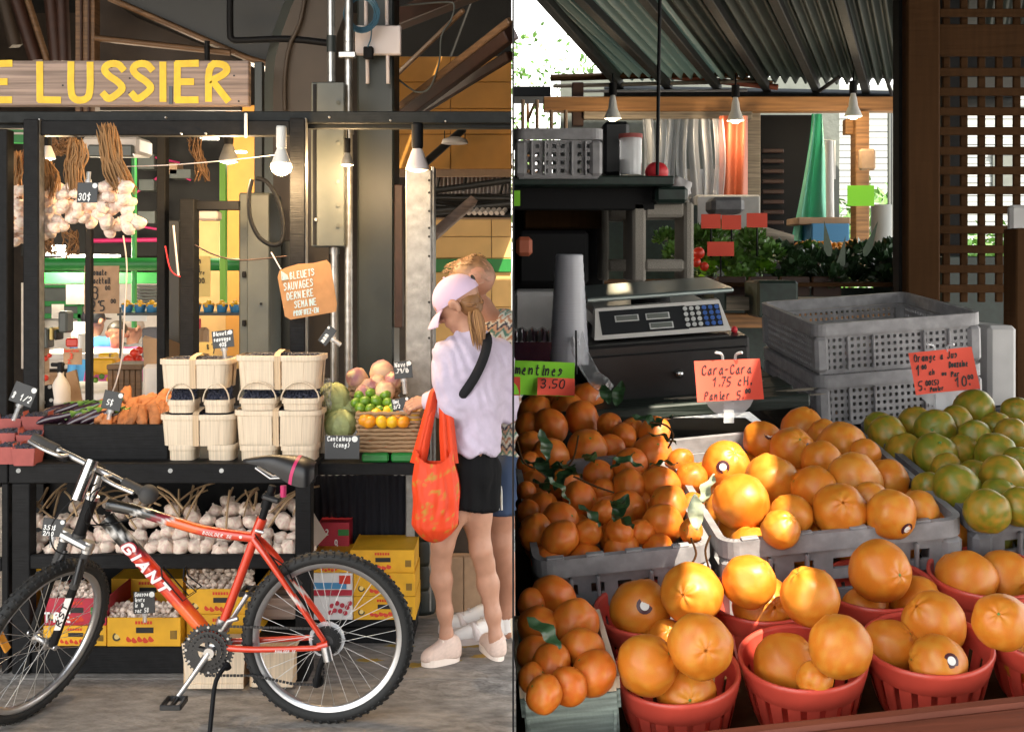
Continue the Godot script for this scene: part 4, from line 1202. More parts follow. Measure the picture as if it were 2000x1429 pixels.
# a heap of berries on an oval or square top, uncountable
func berries(label: String, at: Vector3, rx: float, rz: float, n: int, dome: float, basis := Basis()) -> void:
	if berry_mesh == null:
		var mb := MB.new()
		mb.ball(Vector3.ZERO, Vector3(1, 0.85, 1), 10, 6)
		berry_mesh = mb.mesh()
	var mm := MultiMesh.new()
	mm.transform_format = MultiMesh.TRANSFORM_3D
	mm.mesh = berry_mesh
	mm.instance_count = n
	for i in n:
		var x := rng.randf_range(-1, 1)
		var z := rng.randf_range(-1, 1)
		if x * x * x * x + z * z * z * z > 1.0: x *= 0.8; z *= 0.8
		var r := rng.randf_range(0.0055, 0.0072)
		var p := Vector3(x * rx, dome * (1.0 - 0.5 * (x * x + z * z)) + rng.randf_range(-0.006, 0.004), z * rz)
		mm.set_instance_transform(i, Transform3D(Basis.from_euler(Vector3(rng.randf() * 6, rng.randf() * 6, 0)).scaled(Vector3.ONE * r), basis * p))
	var o := MultiMeshInstance3D.new()
	o.name = numbered("blueberries")
	o.multimesh = mm
	o.material_override = M.blueberry
	add_child(o)
	o.position = at
	tag(o, label, "blueberries", "", "stuff")

func ring_pt(a: float, w: float, dp: float, p: float) -> Vector2:   # superellipse
	var cx := cos(a)
	var sx := sin(a)
	return Vector2(signf(cx) * pow(absf(cx), p) * w, signf(sx) * pow(absf(sx), p) * dp)

func veneer_basket(label: String, at: Vector3, w: float, dp: float, h: float, kind: String, group := "") -> Node3D:
	var o := thing("veneer_basket", label, "basket", at, group)
	var mb: MB
	var n := 20 if kind == "large" else 14
	var tp := 0.94
	var pw := 0.4 if kind == "large" else 0.5
	for i in n:
		mb = MB.new()
		var a0 := TAU * (i + 0.01) / n
		var a1 := TAU * (i + 0.99) / n
		var pr := 1.0 + (0.005 if i % 2 else 0.0)
		for side in [1.0, 0.96]:
			mb.grid(3, 3, func(a: float, e: float) -> Vector3:
				var k = lerpf(tp, 1.0, e) * pr * side
				var q := ring_pt(lerpf(a0, a1, a), w / 2 * k, dp / 2 * k, pw)
				return Vector3(q.x, e * h, q.y), false, Vector3(0, h / 2, 0))
		ob("stave", mb, M.veneer, o)
	mb = MB.new()
	var base := PackedVector2Array()
	for i in 24: base.append(ring_pt(TAU * i / 24, w / 2 * 0.9, dp / 2 * 0.9, pw))
	mb.extrude(base, 0.006, Transform3D(Basis(Vector3(1, 0, 0), PI / 2), Vector3(0, 0.006, 0)))
	ob("bottom", mb, M.veneer, o)
	for q in [1.025, 0.955]:   # rim bands outside and inside
		mb = MB.new()
		var prof := [Vector2(0.0, h - 0.022), Vector2(0.0025, h - 0.02), Vector2(0.0025, h + 0.001), Vector2(-0.002, h + 0.002)]
		mb.grid(48, 3, func(a: float, e: float) -> Vector3:
			var pp: Vector2 = prof[int(round(e * 3))]
			var g := ring_pt(TAU * a, w / 2 * q + pp.x, dp / 2 * q + pp.x, pw)
			return Vector3(g.x, pp.y, g.y), true, Vector3(0, h * 0.9, 0))
		ob("rim_band", mb, M.veneer, o)
	mb = MB.new()
	if kind == "large":   # flat strap over front, bottom edge and handle arch
		var sw := 0.013
		var path := [Vector2(dp / 2 * tp + 0.004, 0.0), Vector2(dp / 2 + 0.006, h), Vector2(dp / 2 * 0.9, h + 0.012), Vector2(0, h + 0.022), Vector2(-dp / 2 * 0.9, h + 0.012), Vector2(-dp / 2 - 0.006, h), Vector2(-dp / 2 * tp - 0.004, 0.0)]
		for i in path.size() - 1:
			var p: Vector2 = path[i]
			var q: Vector2 = path[i + 1]
			var nn := Vector2((q - p).y, -(q - p).x).normalized() * 0.0012
			mb.hexa([Vector3(-sw, p.y, p.x), Vector3(sw, p.y, p.x), Vector3(sw, q.y, q.x), Vector3(-sw, q.y, q.x), Vector3(-sw, p.y + nn.y, p.x + nn.x), Vector3(sw, p.y + nn.y, p.x + nn.x), Vector3(sw, q.y + nn.y, q.x + nn.x), Vector3(-sw, q.y + nn.y, q.x + nn.x)])
		ob("strap", mb, M.veneer_band, o)
	elif kind == "hoop":
		var pts := []
		for i in 15:
			var an := PI * i / 14
			pts.append(Vector3(-cos(an) * w / 2 * 1.0, h - 0.005 + sin(an) * 0.078, dp / 2 * 0.95))
		mb.tube(pts, 0.0035, 6, true, 0.5)
		ob("handle", mb, M.veneer, o)
	return o

func left_goods() -> void:
	var mb: MB
	var o: Node3D
	# ---- berry baskets in two stacks
	var yc := P(0, 905, 4.6).y
	# each row: u0, u1, rim v, bottom v, kind, label words
	var defs := [[335, 386, 866, 905, "small", "small veneer basket on the counter under the narrow stack"], [410, 462, 866, 905, "small", "small veneer basket at the inner foot of the narrow stack"], [324, 466, 805, 864, "large", "large strapped basket low in the narrow stack"], [333, 386, 779, 803, "hoop", "hooped berry basket at the outer side of the narrow stack"], [403, 454, 779, 803, "hoop", "hooped berry basket at the inner side of the narrow stack"], [323, 457, 699, 754, "large", "large strapped basket on top of the narrow stack, tag standing in it"], [474, 545, 866, 905, "small", "small veneer basket on the counter under the wide stack"], [553, 622, 866, 905, "small", "small veneer basket behind the saddle under the wide stack"], [467, 631, 797, 865, "large", "large strapped basket low in the wide stack"], [473, 546, 775, 797, "hoop", "hooped berry basket at the inner side of the wide stack"], [555, 628, 775, 797, "hoop", "hooped berry basket at the outer side of the wide stack"], [470, 633, 692, 756, "large", "large strapped basket on top of the wide stack"]]
	for q in defs:
		var d := 4.78 if q[4] == "large" else 4.74
		var wd := S(q[1] - q[0], d)
		var hh := S(q[3] - q[2], d)
		var dp := 0.20 if q[4] == "large" else minf(wd, 0.15)
		var at := P((q[0] + q[1]) / 2.0, q[3], d)
		var b := veneer_basket(q[5], at, wd, dp, hh, q[4])
		b.rotation.y = rng.randf_range(-0.04, 0.04)
		if q[4] != "small":
			var word := "blueberries filling the " + String(q[5]).replace("large strapped basket", "large basket").replace(", tag standing in it", "")
			berries(word, at + Vector3(0, hh - (0.012 if q[4] == "large" else 0.006), 0), wd * 0.455, dp * 0.44, 620 if q[4] == "large" else 300, 0.012 if q[4] == "large" else 0.022)
		if q[4] == "hoop":   # boards of berries seen through the hoops lean up at the back
			berries("dark blueberries heaped behind the hoop of the " + String(q[5]).replace("hooped berry basket", "basket"), at + Vector3(0, hh + 0.028, -0.012), wd * 0.44, 0.036, 300, 0.008, Basis(Vector3(1, 0, 0), 1.0))
	for q in [[330, 466, 864.6, 4.80], [330, 460, 755.0, 4.80], [472, 630, 865.6, 4.80], [474, 632, 757.0, 4.80]]:
		pass
	# folded kraft bags beside the stack
	o = thing("kraft_bag", "folded pale paper bag leaning at the wide basket stack", "bag", P(640, 905, 4.86))
	mb = MB.new()
	mb.hexa([P(615, 903, 4.86), P(640, 880, 4.86), P(641, 880, 4.92), P(616, 903, 4.92), P(612, 812, 4.86), P(628, 800, 4.86), P(629, 800, 4.92), P(613, 812, 4.92)])
	obw("sack", mb, M.veneer, o)
	o = thing("plastic_wrap", "crumpled clear plastic beside the cabbages", "plastic", P(638, 850, 4.85))
	mb = MB.new()
	var ns := s_noise(11)
	mb.grid(10, 10, func(a: float, e: float) -> Vector3: return P(lerpf(624, 646, a) + 4 * ns.get_noise_2d(a * 3, e * 3), lerpf(738, 800, e), 4.86 + 0.06 * ns.get_noise_2d(a * 4 + 9, e * 4)))
	obw("sheet", mb, M.clear, o)
	# ---- pints of berries at the left
	var k := 0
	for q in [[20, 873, 4.64], [54, 876, 4.62], [16, 846, 4.76], [64, 850, 4.74], [28, 818, 4.88], [74, 814, 4.86]]:
		var w := S(48, q[2])
		var h := S(34, q[2])
		var at := P(q[0], q[1] + 30, q[2])
		var names := ["at the counter edge beside the left post", "at the counter edge below the handlebar grip", "in the middle by the left post", "in the middle behind the handlebar grip", "at the back by the left post", "at the back beside the aubergines"]
		o = thing("berry_carton", "red cardboard berry pint " + names[k], "carton", at)
		for s in 4:
			mb = MB.new()
			var b := Basis(Vector3.UP, s * PI / 2)
			mb.hexa([b * Vector3(-w * 0.40, 0, w * 0.40), b * Vector3(w * 0.40, 0, w * 0.40), b * Vector3(w * 0.40, 0, w * 0.38), b * Vector3(-w * 0.40, 0, w * 0.38), b * Vector3(-w / 2, h, w / 2), b * Vector3(w / 2, h, w / 2), b * Vector3(w / 2, h, w * 0.48), b * Vector3(-w / 2, h, w * 0.48)])
			ob("wall", mb, M.berry_box, o)
		for s in [-1, 1]:
			mb = MB.new()
			mb.box(Vector3(s * w * 0.5, h * 1.08, 0), Vector3(0.002, h * 0.3, w * 0.5), Basis(Vector3(0, 0, 1), s * -0.15))
			ob("flap", mb, M.berry_box, o)
		berries("blueberries in the red pint " + names[k], at + Vector3(0, h * 0.9, 0), w * 0.44, w * 0.44, 150, 0.014)
		k += 1
	# ---- aubergines and sweet potatoes
	for i in 15:
		var u := 112 + (i % 8) * 14 + rng.randf_range(-5, 5)
		var v := 816 - (i / 8) * 14 + rng.randf_range(-4, 3)
		var dd := 4.80 + (i / 8) * 0.12 + 0.02 * (i % 3)
		o = thing("aubergine", "thin dark aubergine in the pile beside the sweet potatoes", "aubergine", P(u, v, dd), "aubergine pile")
		var dir := Vector3(0.9, 0.35 + rng.randf_range(-0.12, 0.12), -0.2)
		mb = MB.new()
		var a := P(u, v, dd) - dir * 0.085
		mb.tube(smooth([a, a + dir * 0.05 + Vector3(0, 0.004, 0), a + dir * 0.11, a + dir * 0.17], 3), [0.004, 0.012, 0.016, 0.018, 0.019, 0.019, 0.018, 0.017, 0.015, 0.011], 10)
		obw("body", mb, M.aubergine, o)
		mb = MB.new()
		var e := a + dir * 0.17
		mb.lathe([Vector2(0.003, 0.035), Vector2(0.005, 0.012), Vector2(0.014, 0.0), Vector2(0.018, -0.012)], 7, Transform3D(look(dir), e))
		for s in 4: mb.flat([e + Vector3(0.0, 0.01, 0), e + dir * -0.03 + Vector3(sin(s * 1.6), cos(s * 1.6), 0.6) * 0.02, e + dir * -0.028 + Vector3(sin(s * 1.6 + 0.7), cos(s * 1.6 + 0.7), 0.6) * 0.021], Vector3(0, 0.3, 1))
		obw("calyx", mb, M.leaf, o)
	var yams := []
	for s in 4: yams.append(lumpy(Vector3(0.028, 0.066, 0.027), 30 + s, 0.3, 16, 12, 0.22, 0.8).mesh())
	k = 0
	for q in [[190, 816, 0.9], [196, 802, 1.1], [206, 818, 0.3], [222, 812, 0.15], [228, 794, 0.5], [247, 776, 0.25], [252, 798, -0.2], [240, 814, 0.1], [258, 815, -0.1], [266, 790, -0.5], [276, 812, 0.3], [284, 786, -0.5], [292, 800, -0.4], [302, 814, 0.2], [306, 790, -0.6], [317, 782, -0.1], [318, 806, 0.35], [334, 812, 0.5], [212, 790, 0.8], [330, 790, -0.2]]:
		var dd: float = 4.78 + (822 - q[1]) * 0.006
		var m := ob("sweet_potato", yams[k % 4], M.yam)
		tag(m, "orange skinned sweet potato in the pile behind the black board", "sweet potato", "sweet potato pile")
		m.transform = Transform3D(Basis(Vector3(0, 0, 1), q[2] * 1.7) * Basis(Vector3(1, 0, 0), -0.75) * Basis(Vector3.UP, k * 1.3), P(q[0], q[1], dd))
		k += 1
	# ---- cabbages
	k = 0
	for q in [[651, 782, 34, "pale green cabbage on top beside the clear plastic"], [664, 828, 31, "pale green cabbage at the front above the chalk board"], [672, 800, 24, "pale green cabbage half hidden behind the other two"]]:
		var dd := 4.98 - 0.05 * (k % 2)
		o = thing("cabbage", q[3], "cabbage", P(q[0], q[1], dd))
		var R := S(q[2], dd)
		mb = lumpy(Vector3(R, R * 0.92, R) * 0.96, 50 + k, 0.1)
		ob("heart", mb, M.cabbage, o)
		for l in 7:   # wrapping leaves with a raised edge and midrib
			mb = MB.new()
			var b := Basis.from_euler(Vector3(-0.5 + 0.25 * (l % 3), l * 0.95 - 1.2, 0.3 * sin(l * 2.0)))
			mb.grid(10, 10, func(a: float, e: float) -> Vector3:
				var x := (a - 0.5) * 1.9
				var yy := (e - 0.5) * 2.0
				var rr := R * (1.0 + 0.012 * l * 0.5 + 0.05 * pow(absf(a - 0.5) * 2, 4) + 0.02 * sin(a * 16 + e * 7) * e + 0.025 * exp(-pow((a - 0.5) * 18, 2)))
				return b * (Vector3(sin(x) * cos(yy), sin(yy), cos(x) * cos(yy)) * rr), false, Vector3.ZERO)
			ob("outer_leaf", mb, M.cabbage, o)
		k += 1
	# ---- rutabagas in their basket, limes, yellow citrus in the wicker basket
	var tn := []
	for s in 3:
		mb = lumpy(Vector3(1, 1.05, 1), 60 + s, 0.12, 20, 14)
		var nz := s_noise(70 + s)
		for i in mb.v.size():
			var p := mb.v[i]
			mb.c[i] = Color(0.72, 0.50, 0.32).lerp(Color(0.42, 0.18, 0.20), clampf(p.y * 1.2 + 0.15 + nz.get_noise_3d(p.x * 2, p.y * 2, p.z * 2) * 0.8, 0, 1))
			if p.y > 0.98: mb.c[i] = Color(0.66, 0.5, 0.3)
		tn.append(mb.mesh())
	k = 0
	for q in [[697, 739, 21], [721, 757, 18], [746, 728, 24], [752, 764, 20], [737, 748, 17], [766, 744, 17], [710, 766, 16]]:
		var dd: float = 5.02 - 0.0028 * (q[1] - 728)
		var m := ob("rutabaga", tn[k % 3], M.turnip)
		tag(m, "purple topped rutabaga heaped behind the limes", "rutabaga", "rutabaga heap")
		m.transform = Transform3D(Basis.from_euler(Vector3(0.9 + 0.5 * sin(k * 2.1), k * 1.1, 0.6 * cos(k * 1.7))).scaled(Vector3.ONE * S(q[2], dd)), P(q[0], q[1], dd))
		k += 1
	wicker("wicker basket holding the rutabagas", 683, 772, 752, 800, 4.98, 0.12, 4)
	wicker("wicker basket piled with limes and yellow citrus on green boxes", 697, 818, 803, 884, 4.74, 0.22, 10)
	var lm := lumpy(Vector3(1, 1.16, 1), 80, 0.08, 14, 10).mesh()
	k = 0
	for q in [[701, 774, 10], [712, 784, 11], [723, 768, 11], [735, 783, 11], [752, 772, 11], [757, 786, 10], [703, 797, 10], [723, 798, 10], [741, 800, 9], [766, 797, 9], [694, 786, 9], [770, 806, 8]]:
		var dd: float = 4.90 - (q[1] - 768) * 0.0035
		var m := ob("lime", lm, M.lime_fruit)
		tag(m, "green lime in the pile above the wicker basket", "lime", "lime pile")
		m.transform = Transform3D(Basis.from_euler(Vector3(k, k * 2.0, k * 0.7)).scaled(Vector3.ONE * S(q[2], dd)), P(q[0], q[1], dd))
		k += 1
	for q in [[713, 820, 14], [734, 814, 15], [757, 807, 15], [776, 815, 14], [796, 812, 13], [810, 816, 11], [722, 824, 12], [746, 824, 12], [766, 824, 12], [788, 824, 12], [805, 800, 10]]:
		var dd: float = 4.80 - (q[1] - 807) * 0.004
		var m := ob("yellow_citrus", lm, M.lemon if k % 3 else M.clem_far)
		tag(m, "golden citrus fruit filling the wicker basket", "citrus", "golden citrus in the wicker basket")
		m.transform = Transform3D(Basis.from_euler(Vector3(k, k * 2.0, k * 0.7)).scaled(Vector3.ONE * S(q[2], dd)), P(q[0], q[1], dd))
		k += 1
	for q in [[706, 759, "green plastic tray under the wicker basket"], [763, 818, "green plastic tray under the wicker basket next to the shopper's bag"]]:
		simple("green_tray", q[2], "tray", pb(q[0], 885, q[1], 903, 4.73, 0.2, 0.008), M.green)
	# ---- garlic on the middle shelf
	var gb := []
	for s in 5: gb.append(bulb_mesh(1.0, 20 + s, 0.45))
	var n := 0
	for row in 5:
		var v: float = [1070, 1046, 1021, 1000, 984][row]
		var u := 70.0 + (row % 2) * 15
		while u < 600:
			var skip := (row >= 3 and (u < 150 or (u > 300 and u < 400 and row == 4)))
			if not skip and rng.randf() < (0.97 if row < 3 else 0.75):
				var dd := 4.68 + row * 0.085 + rng.randf_range(-0.02, 0.02)
				var R := S(rng.randf_range(15.5, 19.5), 4.7)
				var g := thing("garlic_bulb", "purple streaked garlic bulb heaped on the middle shelf", "garlic", P(u + rng.randf_range(-5, 5), v + rng.randf_range(-6, 6), dd), "garlic heaped on the shelf")
				var m := ob("bulb", gb[n % 5], M.garlic, g)
				m.transform = Transform3D(Basis.from_euler(Vector3(rng.randf_range(-2.2, -0.2) + 0.9, rng.randf_range(0, 6), rng.randf_range(-0.8, 0.8))).scaled(Vector3.ONE * R), Vector3.ZERO)
				if row >= 1 and n % 3 == 0:
					var to := Vector3(rng.randf_range(-0.20, 0.20), rng.randf_range(0.05, 0.10) + 0.055 * (3 - row), -0.06 - 0.1 * rng.randf())
					mb = MB.new()
					mb.tube(smooth([Vector3(0, 0.02, -0.01), to * 0.5 + Vector3(0, 0.03, 0), to], 4), 0.0052, 6)
					ob("stalk", mb, M.stem_pale, g)
				n += 1
			u += 28.0 + rng.randf_range(-3, 3)
	for i in 22:   # cut stalks lying crossed over the heap
		var u := rng.randf_range(65, 600)
		var dd := rng.randf_range(4.75, 5.0)
		var w := rng.randf_range(-75, 75)
		simple("garlic_stalk", "pale garlic stalk crossing over the heap on the shelf", "stalk", curve_tube([[u, rng.randf_range(985, 1015), dd - 0.06], [u + w * 0.5, 972 + rng.randf_range(-10, 10), dd], [clampf(u + w, 62, 605), rng.randf_range(948, 962), dd + 0.05]], rng.randf_range(0.004, 0.0065), 6, 4), M.stem_pale, "stalks over the garlic heap")
	# ---- cartons on the lower shelf
	carton("open yellow carton of loose cloves with a black tag on the lower shelf", 209, 1206, 352, 1262, 4.63, 0.3, M.box_yellow, true, 1184)
	carton("closed yellow carton behind the tag on the lower shelf", 217, 1130, 357, 1180, 4.97, 0.2, M.box_yellow, false, 0)
	carton("open yellow carton of cloves behind the crank on the lower shelf", 364, 1150, 497, 1200, 4.72, 0.3, M.box_yellow, true, 1118)
	carton("yellow carton under the one behind the crank", 364, 1200, 497, 1262, 4.70, 0.3, M.box_yellow, false, 0)
	carton("yellow carton below the red box behind the front wheel", 84, 1222, 207, 1262, 4.64, 0.3, M.box_yellow, false, 0)
	var rb := carton("open red carton of cloves behind the front wheel", 86, 1168, 207, 1222, 4.66, 0.3, M.box_red, true, 1142)
	mb = MB.new()
	for l in [["T", 86], ["R", 105], ["E", 126], ["P", 188]]:
		mb = MB.new()
		put_text(mb, l[0], S(17, 4.66), S(4, 4.66), Transform3D(Basis(), P(l[1], 1214, 4.655)), 0.0, 0.0, 1.4, 0.82)
		obw("letter", mb, M.chalk, rb)
	obw("stripe", pb(176, 1186, 206, 1200, 4.655, 0.004, 0), M.green, rb)
	carton("narrow yellow carton at the far left of the lower shelf", 24, 1125, 60, 1250, 4.9, 0.2, M.box_yellow, false, 0)
	simple("wood_block", "grey wooden plank under the stacked cartons behind the rear wheel", "plank", pb(500, 1168, 575, 1210, 4.85, 0.2), M.sign_wood)
	# ---- carton stack beside the shelf
	carton("yellow carton on top of the right carton stack", 684, 1074, 809, 1118, 4.98, 0.3, M.box_yellow, false, 0)
	carton("yellow carton in the middle of the right carton stack", 690, 1119, 810, 1164, 4.96, 0.3, M.box_yellow, false, 0)
	carton("yellow carton at the bottom of the right carton stack", 690, 1165, 811, 1210, 4.96, 0.3, M.box_yellow, false, 0)
	carton("yellow carton on the white cartons behind the rear wheel", 604, 1092, 689, 1118, 4.95, 0.3, M.box_yellow, false, 0)
	var wb := carton("white and blue carton seen through the rear wheel", 606, 1119, 688, 1164, 4.94, 0.3, M.box_white, false, -1)
	obw("blue_band", pb(607, 1138, 676, 1150, 4.935, 0.004, 0), M.box_blue, wb)
	obw("red_band", pb(607, 1152, 687, 1163, 4.935, 0.004, 0), M.box_red, wb)
	obw("picture", pb(662, 1124, 684, 1140, 4.934, 0.004, 0), M.tomato, wb)
	wb = carton("white carton printed with red cherries behind the rear wheel", 606, 1165, 688, 1210, 4.94, 0.3, M.box_white, false, -1)
	for q in [[648, 1183], [658, 1178], [668, 1182], [678, 1186], [653, 1192], [664, 1193], [674, 1197], [683, 1178], [645, 1196]]:
		obw("cherry_print", ptube([[q[0], q[1], 4.938], [q[0], q[1], 4.934]], S(4.6, 4.94), 12), M.box_red, wb)
	simple("carton_riser", "low black pallet under the carton stack", "pallet", pb(604, 1211, 812, 1224, 4.97, 0.34), M.black)
	simple("carton_riser", "black crate under the low pallet of cartons", "crate", pb(610, 1225, 806, 1262, 5.0, 0.3), M.black)
	wb = carton("red fruit carton standing behind the yellow carton stack", 622, 1020, 682, 1072, 5.2, 0.2, M.box_red, false, -1)
	for l in [["2", 636, 1044], ["Q", 654, 1064]]:
		mb = MB.new()
		put_text(mb, l[0].replace("Q", "O"), S(10, 5.2), S(2, 5.2), Transform3D(Basis(), P(l[1], l[2], 5.195)))
		if l[0] == "Q": put_text(mb, ",", S(10, 5.2), S(2, 5.2), Transform3D(Basis(), P(l[1] + 4, l[2] + 2, 5.194)))
		obw("letter", mb, M.chalk, wb)
	obw("label", pb(660, 1034, 681, 1046, 5.195, 0.004, 0), M.green, wb)
	simple("carton_riser", "black box under the red fruit carton", "box", pb(614, 1072, 690, 1245, 5.3, 0.15), M.black)
	o = thing("leaning_card", "pale card leaning at the end of the garlic shelf", "card", P(625, 1070, 4.72))
	mb = MB.new()
	mb.hexa([P(609, 1075, 4.70), P(622, 1062, 4.75), P(622.5, 1062, 4.752), P(609.5, 1075, 4.702), P(610, 998, 4.70), P(638, 1045, 4.75), P(638.5, 1045, 4.752), P(610.5, 998, 4.702)])
	obw("card", mb, M.white_warm, o)
	# ---- pale wooden crates on the floor behind the crank
	for q in [[354, 480, 1256, 1346, "pale wooden crate on the floor behind the crank"], [483, 576, 1262, 1343, "pale wooden crate on the floor behind the rear wheel"]]:
		var dd := 4.44
		o = thing("wooden_crate", q[4], "crate", P((q[0] + q[1]) / 2.0, q[3], dd))
		var nn := 4
		for i in nn:
			var t0 := float(i) / nn
			var t1 := (i + 0.99) / nn
			mb = MB.new()
			var tx0 := lerpf(q[0], q[1], t0)
			var tx1 := lerpf(q[0], q[1], t1)
			var bx0 := lerpf(q[0] + 10, q[1] - 6, t0)
			var bx1 := lerpf(q[0] + 10, q[1] - 6, t1)
			mb.hexa([P(bx0, q[3] - 1, dd), P(bx1, q[3] - 1, dd), P(bx1, q[3] - 1, dd + 0.008), P(bx0, q[3] - 1, dd + 0.008), P(tx0, q[2], dd - 0.02), P(tx1, q[2], dd - 0.02), P(tx1, q[2], dd - 0.012), P(tx0, q[2], dd - 0.012)])
			obw("stave", mb, M.veneer, o)
		obw("rim", pb(q[0] + 8, q[3] - 10, q[1] - 5, q[3] - 1, dd - 0.012, 0.01, 0.001), M.veneer, o)
		obw("inner", pb(q[0] + 4, q[2] + 4, q[1] - 4, q[3] - 2, dd + 0.02, 0.14, 0.001), M.veneer_band, o)

var clove_mesh: ArrayMesh
func carton(label: String, u0: float, v0: float, u1: float, v1: float, d: float, dep: float, mat: Material, open: bool, heap_v: float) -> Node3D:
	var o := thing("carton", label, "carton", P((u0 + u1) / 2, v1, d))
	obw("front", pb(u0, v0, u1, v1, d, 0.005, 0.001), mat, o)
	obw("side", pb(u0, v0, u0 + 2, v1, d + 0.006, dep, 0.0), mat, o)
	obw("side", pb(u1 - 2, v0, u1, v1, d + 0.006, dep, 0.0), mat, o)
	var mb := MB.new()
	if open:
		obw("back", pb(u0, heap_v - 6, u1, v1, d + dep, 0.005, 0.001), M.card_tan, o)
	else:
		pbox(mb, u0 + 2.5, v0 + 1, u1 - 2.5, v1 - 1, d + 0.007, dep - 0.01, 0.0)
		obw("body", mb, mat, o)
	var w := u1 - u0
	var h := v1 - v0
	var um := (u0 + u1) / 2
	if heap_v >= 0 and w > 70:
		# hand hole, seal, row of printed fruit and a bar panel
		obw("hand_hole", pb(um - w * 0.11, v0 + h * 0.34, um + w * 0.13, v0 + h * 0.54, d - 0.001, 0.004, 0.001), M.ink, o)
		obw("seal", ptube([[u0 + w * 0.13, v0 + h * 0.66, d], [u0 + w * 0.13, v0 + h * 0.66, d - 0.002]], S(h * 0.15, d), 16), M.print_dark, o)
		obw("seal_centre", ptube([[u0 + w * 0.13, v0 + h * 0.66, d], [u0 + w * 0.13, v0 + h * 0.66, d - 0.003]], S(h * 0.09, d), 14), M.card_yellow, o)
		mb = MB.new()
		for i in 5: mb.tube([P(um - w * 0.2 + i * w * 0.075, v0 + h * 0.74 + (i % 2) * 2, d), P(um - w * 0.2 + i * w * 0.075, v0 + h * 0.74 + (i % 2) * 2, d - 0.0012 - i * 0.0002)], S(h * 0.11, d), 10)
		for i in 6: mb.flat([P(um - w * 0.12 + i * w * 0.04, v0 + h * 0.12, d - 0.0015), P(um - w * 0.09 + i * w * 0.04, v0 + h * 0.12, d - 0.0015), P(um - w * 0.09 + i * w * 0.04, v0 + h * 0.23, d - 0.0015), P(um - w * 0.12 + i * w * 0.04, v0 + h * 0.23, d - 0.0015)], Vector3(0, 0, 1))
		obw("fruit_print", mb, M.print_red, o)
		mb = MB.new()
		for i in 6: pbox(mb, u1 - w * 0.14 + i * w * 0.016, v0 + h * 0.45, u1 - w * 0.14 + i * w * 0.016 + w * 0.009, v0 + h * 0.75, d - 0.0012, 0.004, 0.0)
		obw("bar_panel", mb, M.print_dark, o)
	if open:
		if clove_mesh == null: clove_mesh = bulb_mesh(1.0, 40, 0.35)
		var n := 0
		var rows := int((v0 + 6 - heap_v) / 7.0) + 1
		for r in rows:
			var v := v0 + 2 - r * 7.0
			var u := u0 + 6 + (r % 2) * 5
			while u < u1 - 5:
				var m := ob("small_garlic", clove_mesh, M.garlic)
				tag(m, "small garlic head heaped in the " + label.substr(0, label.find(" on the")).replace("open ", "open ").split(" with")[0].split(" behind")[0], "garlic", "small garlic in " + label.split(" ")[1] + " cartons " + str(int(u0)))
				m.transform = Transform3D(Basis.from_euler(Vector3(rng.randf() * 6, rng.randf() * 6, rng.randf() * 6)).scaled(Vector3.ONE * S(rng.randf_range(6.0, 8.0), d)), P(u + rng.randf_range(-3, 3), v + rng.randf_range(-3, 3), d + 0.03 + r * 0.028))
				n += 1
				u += 11.5
	return o

func wicker(label: String, u0: float, u1: float, v0: float, v1: float, d: float, dep: float, rows: int) -> void:
	var o := thing("wicker_basket", label, "basket", P((u0 + u1) / 2, v1, d))
	var a := P(u0, v0, d)
	var e := P(u1, v1, d)
	var w := e.x - a.x
	var h := a.y - e.y
	for r in rows:
		var y := e.y + h * (r + 0.5) / rows
		var flare := 1.0 + 0.08 * (r + 0.5) / rows
		var pts := []
		var n := 56
		for i in n + 1:
			var s := float(i) / n * 4.0
			var q: Vector2
			if s < 1: q = Vector2(lerpf(-0.5, 0.5, s), 0.5)
			elif s < 2: q = Vector2(0.5, lerpf(0.5, -0.5, s - 1))
			elif s < 3: q = Vector2(lerpf(0.5, -0.5, s - 2), -0.5)
			else: q = Vector2(-0.5, lerpf(-0.5, 0.5, s - 3))
			var bump := 0.0045 * sin(i * PI * 0.8 + r * PI)
			pts.append(Vector3((a.x + e.x) / 2 + q.x * (w * flare / 1.08 + bump), y + rng.randf_range(-0.0025, 0.0025), -d - dep / 2 + q.y * dep * flare / 1.08 + bump * signf(q.y)))
		var mb := MB.new()
		mb.tube(pts, h / rows * 0.62, 6, true, 0.7)
		obw("weave_row", mb, M.wicker, o)
	obw("lining", pb(u0 + 6, v0 + 6, u1 - 6, v1 - 1, d + 0.012, dep - 0.03, 0.0), M.straw, o)

func B(u: float, v: float, z := 0.0) -> Vector3:   # a point in the plane of the bicycle, z towards the camera
	return P(u, v, 4.13) + Vector3(0, 0, z)

